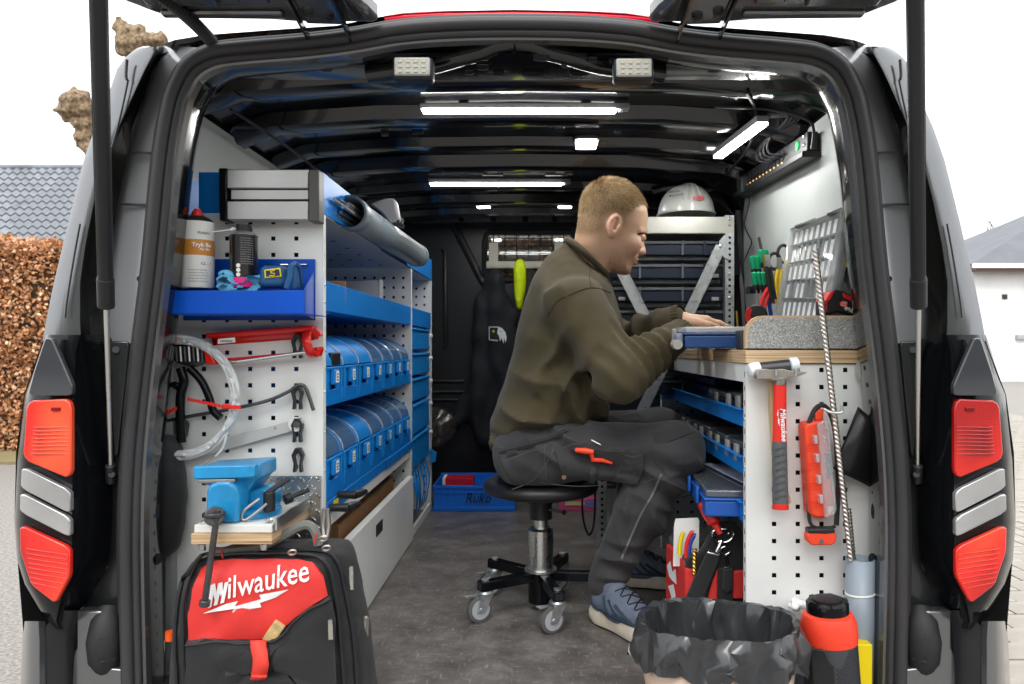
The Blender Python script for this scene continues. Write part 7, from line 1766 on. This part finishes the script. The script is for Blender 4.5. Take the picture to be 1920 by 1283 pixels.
tcn = n.nodes.new('ShaderNodeTexCoord'); nzn = n.nodes.new('ShaderNodeTexNoise'); nzn.inputs['Scale'].default_value = 320; n.links.new(tcn.outputs['Object'], nzn.inputs[0]); bpn = n.nodes.new('ShaderNodeBump'); bpn.inputs['Strength'].default_value = .3; bpn.inputs['Distance'].default_value = .002; n.links.new(nzn.outputs['Fac'], bpn.inputs['Height']); n.links.new(bpn.outputs[0], b.inputs['Normal'])
me.materials.append(sk)
if len(me.vertices) == len(V):
    ca_ = me.color_attributes.new('tone', 'FLOAT_COLOR', 'POINT'); ca_.data.foreach_set('color', np.concatenate([colr, np.ones((len(V),1))],1).astype(np.float32).ravel())
me.transform(Matrix.Translation(-Vector(base))); bo = bpy.data.objects.new('body', me); COL.objects.link(bo); bo.parent = man
# eyes, lashes, brows
for s_ in (-1, 1):
    ey = HY_ + s_*.0315
    m = MB(); m.tube([Vector((cx_(860),HY_+s_*.022,cz(600))), Vector((cx_(850),HY_+s_*.033,cz(600))), Vector((cx_(826),HY_+s_*.0435,cz(597)))], [.0010,.0021,.0012], n=6); obj('eyelash', m, M('lash_brown', (.05,.025,.012), .8), man)
bh = bvh_of(bo)
rb_ = random.Random(1)
m = MB()
for k in range(220):
    t_ = rb_.random(); q = onto(bh, *C(800+70*t_, 548-10*math.sin(t_*3)+rb_.uniform(-6,6)), .0006); m.cyl(q, q+Vector((.0035,-.001,-.0012*rb_.uniform(-1,1))), 0.0005, .0002, n=3, caps=False)
o = obj('eyebrow', m, M('brow_brown', (.16,.09,.04), .7), man); o['kind'] = 'stuff'
# nails on the visible hand
for b_, L in ((.027,.070),(.009,.080)): pass
# hair: short strands, longer and lifted on top, faded round the ear
fV = np.array(hm_b.v); fF = np.array(hm_b.f); cen = fV[fF].mean(1); e1 = fV[fF[:,2]]-fV[fF[:,0]]; e2 = fV[fF[:,3]]-fV[fF[:,1]]; nrm = np.cross(e1,e2); area = np.linalg.norm(nrm,axis=1)/2; nrm /= np.maximum(2*area,1e-12)[:,None]
if (nrm*(cen-cen.mean(0))).sum() < 0: nrm = -nrm
cc = np.stack([(cen[:,0]/TY*F_PX + VPX - 1020)*4.58, (VPY - (cen[:,2]-CAM_Z)/TY*F_PX - 320)*4.58], 1)
hd2 = polyd(cc[:,0], cc[:,1], hairp)
topness = np.clip((420-cc[:,1])/260, 0, 1); dens = np.clip(-hd2/26, 0, 1)*(.35+.65*np.clip((560-cc[:,1])/200,0,1))
prob = area*dens; prob /= prob.sum(); NH = 17000; rs = np.random.RandomState(5); pick = rs.choice(len(fF), NH, p=prob)
r4 = rs.dirichlet((1,1,1,1), NH); base_p = (fV[fF[pick]]*r4[:,:,None]).sum(1); nn = nrm[pick]; tp_ = topness[pick]
crown = np.array(P(*C(470,150),TY)); flow = base_p - crown; flow -= nn*(flow*nn).sum(1)[:,None]; flow /= np.maximum(np.linalg.norm(flow,axis=1),1e-6)[:,None]
dr = nn*(.35+.45*tp_)[:,None] + flow*(.75) + rs.normal(size=(NH,3))*.22; dr /= np.linalg.norm(dr,axis=1)[:,None]
Ls = (.0035+.0175*tp_)*rs.uniform(.7,1.25,NH); side_ = np.cross(dr, rs.normal(size=(NH,3))); side_ /= np.maximum(np.linalg.norm(side_,axis=1),1e-6)[:,None]; wd = .00042+.00018*tp_
bend = dr*.55 + flow*.45 + np.array((0,0,-.15))
midp = base_p + dr*(Ls*.55)[:,None]; tipp = midp + bend*(Ls*.5)[:,None]
Vh = np.stack([base_p-side_*wd[:,None], base_p+side_*wd[:,None], midp+side_*(wd*.8)[:,None], midp-side_*(wd*.8)[:,None], tipp], 1).reshape(-1,3) - base
Fh = []
for i in range(NH): k = 5*i; Fh += [(k,k+1,k+2,k+3),(k+3,k+2,k+4)]
meh = bpy.data.meshes.new('hair'); meh.from_pydata(Vh.tolist(), [], Fh)
for c_ in ((.36,.245,.12),(.54,.40,.21),(.23,.145,.07)): meh.materials.append(M('hair_blond', c_, .45))
meh.polygons.foreach_set('material_index', np.repeat(rs.choice(3,NH,p=[.5,.3,.2]),2).astype(np.int32)); meh.update()
ho = bpy.data.objects.new('hair', meh); COL.objects.link(ho); ho.parent = man; ho['kind'] = 'stuff'
# ================================================================== BACKPACK
BYf = 1.475
bp = thing('backpack', 'black and red tool backpack standing at the left of the van opening', 'backpack', (P(505,0,1.56).x,1.57,.002))
bkp = cr(pxz([(335,1420),(318,1300),(322,1200),(332,1120),(352,1068),(385,1040),(450,1030),(560,1026),(620,1022),(648,1040),(664,1110),(682,1200),(692,1300),(690,1420)], 1.57), 3)
def pack(p):
    d = inflate(p, bkp, 1.61, np.full(len(p), .098), .055)
    return d - .0035*wob(p, 26, 3) - fold_field(p, P(480,1270,1.52), (.2,0,1), .09, 90, .004, 2)
obj('main_body', sdf_mesh(pack, (P(310,0,1.58).x,1.48,-.06), (P(700,0,1.58).x,1.725,.37), .0065, 2), M('backpack_cordura', (.012,.012,.014), .7, bump=.35, bs=700, var=.25, vs=10, sheen=.1, wrinkle=.5, ws=14), bp, ang=180)
bpb = bvh_of(bp.children[0])
def on(px, py, lift=0): return onto(bpb, px, py, lift, 1.51)
def panel(poly, lift, nm, mat, n=5, edge=None):
    o = patch(bpb, poly, lift, nm, mat, bp, n=n)
    return o
redp = [(357,1196),(357,1150),(365,1105),(380,1070),(398,1058),(440,1055),(500,1054),(560,1054),(588,1059),(603,1080),(611,1116),(590,1133),(555,1157),(520,1183),(500,1193),(430,1197)]
panel(redp, .010, 'front_panel', M('backpack_red', (.68,.035,.03), .6, bump=.12, bs=700, var=.05), 3)
panel([(356,1197),(430,1199),(505,1196),(530,1182),(590,1138),(613,1120),(622,1160),(628,1290),(628,1400),(362,1400),(356,1290)], .020, 'front_pocket', fabric_blk, 4)
def rope(pts, r, nm, mat, lift=.012, n=4): return obj(nm, MB().tube([on(q.x,q.z,lift) for q in smooth_path([Vector((a,0,b)) for a,b in pts], n)], r, n=8), mat, bp)
rope([(356,1199),(430,1201),(503,1198),(530,1184),(565,1158),(612,1122)], .0030, 'pocket_binding', rubber, .021)
for lf, pts in ((.008,[(350,1290),(347,1200),(350,1130),(362,1080),(385,1052),(430,1046),(520,1044),(585,1046),(610,1060),(622,1100),(634,1180),(644,1290)]),(.004,[(335,1290),(331,1200),(338,1120),(352,1075),(378,1046),(430,1037),(540,1035),(605,1036),(632,1058),(645,1110),(660,1190),(668,1290)])):
    rope(pts, .0045, 'zip_track', black_pl, lf)
bpk = M('zip_metal', (.6,.58,.54), .3, metal=1)
for x, y, s_ in ((614,1160,1),(643,1070,.9),(644,1085,.7)):
    q = on(x,y,.024); m = MB(); m.lathe([(.0045,0),(.0045,.004),(0,.005)], q+Vector((0,-.004,.004)), 12, (0,-1,0)); m.beam(q+Vector((0,-.006,0)), q+Vector((.001,-.006,-.032*s_)), .009*s_, .002); obj('zip_pull', m, bpk, bp)
for x, y in ((548,1036),(612,1028),(606,1010)):
    q = P(x,y,1.52); m = MB().tube(ringpath(q, (1,0,.2), (0,-.5,.8), .008, .007, 14), .0022, n=6, closed=True); obj('zip_ring', m, bpk, bp)
m = MB()
for k in range(9):
    pass
sp_pts = [(493,1199),(491,1215),(494,1232),(490,1250),(493,1268),(490,1290)]
L = [on(x,y,.026+.005*((i % 2)*1.0)) for i,(x,y) in enumerate(sp_pts)]
m = MB()
rows = [[p+Vector((-.0155+.001*math.sin(i*2),0,0)), p+Vector((0,-.002,0)), p+Vector((.0155+.001*math.cos(i*3),0,0))] for i, p in enumerate(smooth_path(L,4))]
m.grid(rows); obj('red_webbing', m, M('red_webbing', (.75,.05,.03), .6, bump=.2, bs=600), bp, solid=.003, ang=80)
fpo = [c for c in bp.children if c.name.startswith('front_panel')][0]; fbv = bvh_of(fpo)
lt = text_mb('ilwaukee', .0595, P(427,1122,1.49), right=(1,0,.22), shear=.30, bold=.007, ext=0, xs=.80)
def drop(mb, lift):
    out = []
    for x, y, z in mb.v: out.append(tuple(onto(fbv, VPX + x/y*F_PX, VPY - (z-CAM_Z)/y*F_PX, lift, 1.50)))
    mb.v = out; return mb
obj('lettering', drop(lt, .004), white_ink, bp)
m = MB()
for pl_ in ([(391,1139),(398,1137),(405,1094),(397,1097)],[(397,1097),(405,1094),(409,1116),(405,1126)],[(402,1135),(409,1133),(419,1092),(411,1094)],[(411,1094),(419,1092),(420,1110),(416,1118)],[(415,1131),(422,1129),(430,1090),(423,1092)]):
    m._add([onto(fbv,x,y,.004,1.5) for x,y in pl_], [(0,1,2,3)])
obj('lettering', m, white_ink, bp, smooth=False)
m = MB(); bolt = [(381,1150),(425,1132),(446,1127),(441,1137),(490,1123),(487,1115),(542,1105),(517,1120),(488,1130),(491,1138),(436,1148),(440,1141)]
m._add([onto(fbv,x,y,.0022,1.5) for x,y in bolt], [tuple(range(len(bolt)))]); obj('bolt_mark', m, white_ink, bp, smooth=False)
m = MB(); q0, q1 = on(508,1200,.014), on(528,1162,.014); m.beam(q0, q1, .024, .010); brush = tag(obj('brush', m, M('straw_bristle', (.62,.45,.20), .8, bump=.8, bs=400, var=.2, vs=60), bevel=.002), 'straw coloured brush poking out of the backpack front pocket', 'brush')
m = MB().tube(smooth_path([P(x,y,1.56) for x,y in ((402,1035),(440,1033),(490,1024),(530,1005),(560,988),(580,985),(592,1000),(597,1022))],5), .010, n=8); obj('carry_handle', m, M('grey_webbing', (.17,.175,.16), .8, bump=.3, bs=500), bp)
for x0, y0, x1, y1 in ((415,1030,418,1047),(593,1000,590,1020)):
    m = MB(); m.beam(P(x0,y0,1.545), P(x1,y1,1.545), .003, .003); obj('red_piping', m, red_fab, bp)
m = MB().tube([P(609,955,1.60),P(605,985,1.60),P(607,1010,1.59),P(612,1012,1.59),P(616,985,1.60),P(614,955,1.60)], .006, n=8, closed=True); obj('steel_ring', m, dull_steel, bp)
# tools in the side pocket of the backpack
wr = thing('wrench', 'worn steel wrench end sticking out beside the backpack', 'wrench', P(684,1240,1.60))
m = MB(); m.tube(smooth_path([P(x,y,1.60) for x,y in ((684,1230),(683,1195),(683,1170),(686,1158))],4), .007, n=10); obj('shank', m, dull_steel, wr)
m = MB(); m.pp([(678,1220),(677,1170),(681,1157),(688,1156),(691,1165),(688,1220)], 1.598, .008); obj('jaw', m, M('bronze_steel', (.38,.31,.25), .4, metal=.8), wr, bevel=.002)
m = MB(); m.cyl(P(680,1245,1.60), P(678,1222,1.60), .011, n=14); tag(obj('red_screwdriver', m, red_pl), 'short red tool handle beside the backpack side pocket', 'tool handle')
sidep = MB(); sidep.pp([(668,1250),(690,1245),(694,1330),(668,1330)], 1.585, .05); obj('side_pocket', sidep, fabric_blk, bp, bevel=.008)
m = MB(); m.cyl(P(320,1200,1.58), P(320,1184,1.58), .011, n=14); tag(obj('orange_handle', m, orange), 'orange tool end at the left edge of the backpack', 'tool handle')
# black padded bag hanging at the left behind the jamb
bgp = cr(pxz([(290,818),(315,814),(335,830),(345,880),(348,940),(342,1000),(328,1035),(300,1045),(285,1000),(280,900)], 1.70), 3)
def bag(p): return inflate(p, bgp, 1.70, np.full(len(p), .035), .03) - .0015*wob(p, 50, 2)
tag(obj('padded_bag', sdf_mesh(bag, (P(270,0,1.7).x,1.655,P(0,1055,1.7).z), (P(360,0,1.7).x,1.738,P(0,805,1.7).z), .005, 2), fabric_blk, ang=180), 'black padded pouch hanging at the far left edge of the pegboard', 'bag')

# ================================================================== FAR END
# coat hooks, jackets and vest on the bulkhead
hr2 = thing('coat_rail', 'pale coat rail with hooks across the bulkhead window', 'coat rail', P(990,500,3.94))
beige = M('beige_rail', (.55,.53,.44), .6)
for poly in ([(917,455),(934,455),(934,492),(917,492)],[(1040,455),(1056,455),(1056,492),(1040,492)]):
    m = MB(); m.pp(poly, 3.935, .012); obj('upright', m, beige, hr2)
m = MB(); m.pp([(912,490),(1070,490),(1070,503),(912,503)], 3.93, .012); obj('rail', m, beige, hr2)
for x in (924,949,975,1000,1025):
    m = MB(); m.cyl(P(x,497,3.929), P(x,497,3.90), .010, .013, n=12); obj('peg', m, beige, hr2)
def hung(nm, lb, cat, poly, Y, H, Rr, mat, amp=.012, sd=1, h=.014):
    pl = cr(pxz(poly, Y), 3); xs = [a for a,_ in pl]; zs = [b for _,b in pl]
    def fn(p): return inflate(p, pl, Y, np.full(len(p),H), Rr) - amp*np.sin(p[:,0]*55+2*wob(p,6,sd))*.8 - amp*.7*wob(p, 18, sd+1)
    t = thing(nm, lb, cat, (sum(xs)/len(xs), Y, min(zs)))
    o = obj('cloth', sdf_mesh(fn, (min(xs)-.05,Y-H-.03,min(zs)-.04), (max(xs)+.05,Y+H+.03,max(zs)+.04), h, 2), mat, t, ang=180); return t, o
jm = M('black_quilted_nylon', (.011,.013,.017), .88, bump=.3, bs=60, wrinkle=.6, ws=9, var=.2, vs=5)
jt, jo = hung('jacket', 'black quilted jacket with pale eagle emblem hanging on the bulkhead', 'jacket', [(905,520),(922,508),(940,512),(952,540),(968,580),(978,660),(976,760),(965,830),(940,850),(905,846),(880,800),(850,806),(842,800),(862,750),(884,690),(890,620),(893,575)], 3.84, .075, .06, jm)
hung('jacket', 'second dark jacket hanging half hidden behind the man back', 'jacket', [(985,510),(1000,505),(1020,520),(1030,600),(1030,760),(1010,840),(985,840),(985,700),(980,600)], 3.86, .06, .05, M('dark_coat', (.02,.017,.015), .8, bump=.3, bs=80), sd=4)
bj = bvh_of(jo)
em = M('emblem_white', (.55,.60,.62), .7)
for poly in ([(918,613),(934,613),(934,614.5),(919.5,614.5),(919.5,636),(933,638),(933,640),(918,638)],[(934,613),(941,616),(947,624),(949,634),(947,643),(945,634),(943,644),(940,634),(937,640),(935,630),(932,626)]):
    m = MB(); m.prism([onto(bj,x,y,.006,3.78) for x,y in poly], (0,-.002,0)); obj('emblem', m, em, jt)
for x, y in ((926,622),(938,622)):
    q = onto(bj,x,y,.009,3.78); m = MB(); m.cyl(q, q+Vector((0,-.002,0)), .006, n=8); obj('emblem_eye', m, M('emblem_lime', (.45,.55,.05), .6), jt)
hung('hi_vis_vest', 'folded fluorescent yellow vest hanging beside the jackets', 'vest', [(964,505),(970,494),(978,492),(985,500),(986,515),(981,545),(975,570),(971,574),(967,550),(964,525)], 3.80, .014, .020, M('hi_vis_yellow', (.55,.70,.0), .7, bump=.4, bs=60, wrinkle=.8, ws=20), .010, 6, .006)
tm3 = thing('clear_bag', 'crumpled clear bag hanging low behind the drawers', 'bag', P(825,835,3.75))
def cbag(p): return ell(p, P(822,800,3.75), (.085,.05,.10)) - .010*wob(p,30,3)
obj('film', sdf_mesh(cbag, P(785,860,3.75)-Vector((0,.1,0)), P(860,745,3.75)+Vector((0,.1,.02)), .011, 1), clear('smoky_film', (.55,.5,.46), .4, .2, .10, (.3,.27,.25)), tm3)
# crates on the floor at the far end
cr_ = thing('plastic_crate', 'bright blue plastic crate lettered Ruko on the floor at the far end', 'crate', P(890,957,3.45))
cb_ = M('crate_blue', (.008,.17,.72), .4); Yc = 3.45; x0, x1 = P(811,0,Yc).x, P(967,0,Yc).x; zt = P(0,911,Yc).z
m = MB(); m.box(x0+.005,x1-.005,Yc+.006,Yc+.012,.006,zt-.002); cf = obj('front_wall', m, cb_, cr_)
m = MB(); m.box(x0,x1,Yc,Yc+.012,.0015,.02); obj('base_rim', m, cb_, cr_, bevel=.002)
m = MB(); m.box(x0,x1,Yc,Yc+.014,zt-.014,zt); obj('top_rim', m, cb_, cr_, bevel=.002)
for k in range(11):
    if 2 < k < 8: continue
    m = MB(); x = x0+.012+(x1-x0-.024)*k/10; m.box(x-.002,x+.002,Yc+.0005,Yc+.006,.02,zt-.014); obj('rib', m, cb_, cr_)
m = MB(); m.box(x0+.01,x1-.01,Yc+.0005,Yc+.006,zt-.036,zt-.032); obj('rib', m, cb_, cr_)
m = MB(); m.box(x0+.002,x0+.008,Yc+.014,Yc+.29,.004,zt); m.box(x1-.008,x1-.002,Yc+.014,Yc+.29,.004,zt); m.box(x0,x1,Yc+.29,Yc+.30,.004,zt+.01); m.box(x0+.008,x1-.008,Yc+.014,Yc+.29,.004,.008); obj('side_walls', m, cb_, cr_)
lt = text_mb('Ruko', .066, P(871,943,Yc-.001), shear=.35, bold=.0, ext=.0006, xs=.85); obj('lettering', lt, ink, cr_)
m = MB(); m.box(P(832,0,3.6).x,P(888,0,3.6).x,3.58,3.68,.012,P(0,897,3.58).z); bo_ = tag(obj('red_carton', m, M('red_carton', (.55,.012,.03), .5), bevel=.002), 'small red carton lying in the blue crate', 'box')
m = MB(); m.box(P(831,0,3.6).x-.001,P(836,0,3.6).x,3.577,3.68,P(0,909,3.58).z,P(0,897,3.58).z+.001); obj('white_end', m, paper, bo_)
pk = thing('pink_case', 'flat pink and blue box on the floor right of the stool column', 'box', P(1085,953,3.45))
m = MB(); m.box(P(1048,0,3.45).x,P(1122,0,3.45).x,3.45,3.6,.002,P(0,936,3.45).z); obj('carton', m, M('pink_carton', (.58,.10,.22), .5), pk, bevel=.002)
m = MB(); m.pp([(1060,941),(1096,941),(1096,948),(1060,948)], 3.447, .002); obj('paper_label', m, M('label_yellow', (.7,.6,.25), .5), pk)
m = MB(); m.pp([(1098,938),(1119,938),(1119,951),(1098,951)], 3.447, .002); obj('blue_print', m, M('print_lilac', (.25,.2,.5), .5), pk)
m = MB().tube(smooth_path([P(x,y,2.52) for x,y in ((1092,930),(1092,960),(1096,985),(1104,1003),(1112,990),(1115,960),(1116,925))],5), .004, n=6); tag(obj('black_strap', m, fabric_blk), 'black strap looping down behind the stool by the rack post', 'strap')
# blue straps spilling from the lowest drawer
sb = thing('blue_webbing', 'tangle of bright blue webbing below the drawer stack', 'webbing', (FX+.01,3.2,.05))
for k in range(6):
    rr = random.Random(k+9); y = 3.0+.07*k; z1 = .26-.02*rr.random(); L = smooth_path([Vector((FX-.01,y,z1)), Vector((FX+.014,y+.03*rr.gauss(0,1),.18)), Vector((FX+.012,y+.04*rr.gauss(0,1),.11)), Vector((FX-.01,y+.05,.055))],5)
    m = MB(); m.grid([[p+Vector((0,-.018,0)), p+Vector((0,.018,.004))] for p in L]); obj('strap', m, M('webbing_blue', (.0,.20,.62), .5), sb, solid=.002)
m = MB(); m.prism([P(806,842,3.46),P(818,850,3.46),P(816,866,3.46),P(806,868,3.46)], (0,.02,0)); obj('strap_end', m, blue_plastic, sb)
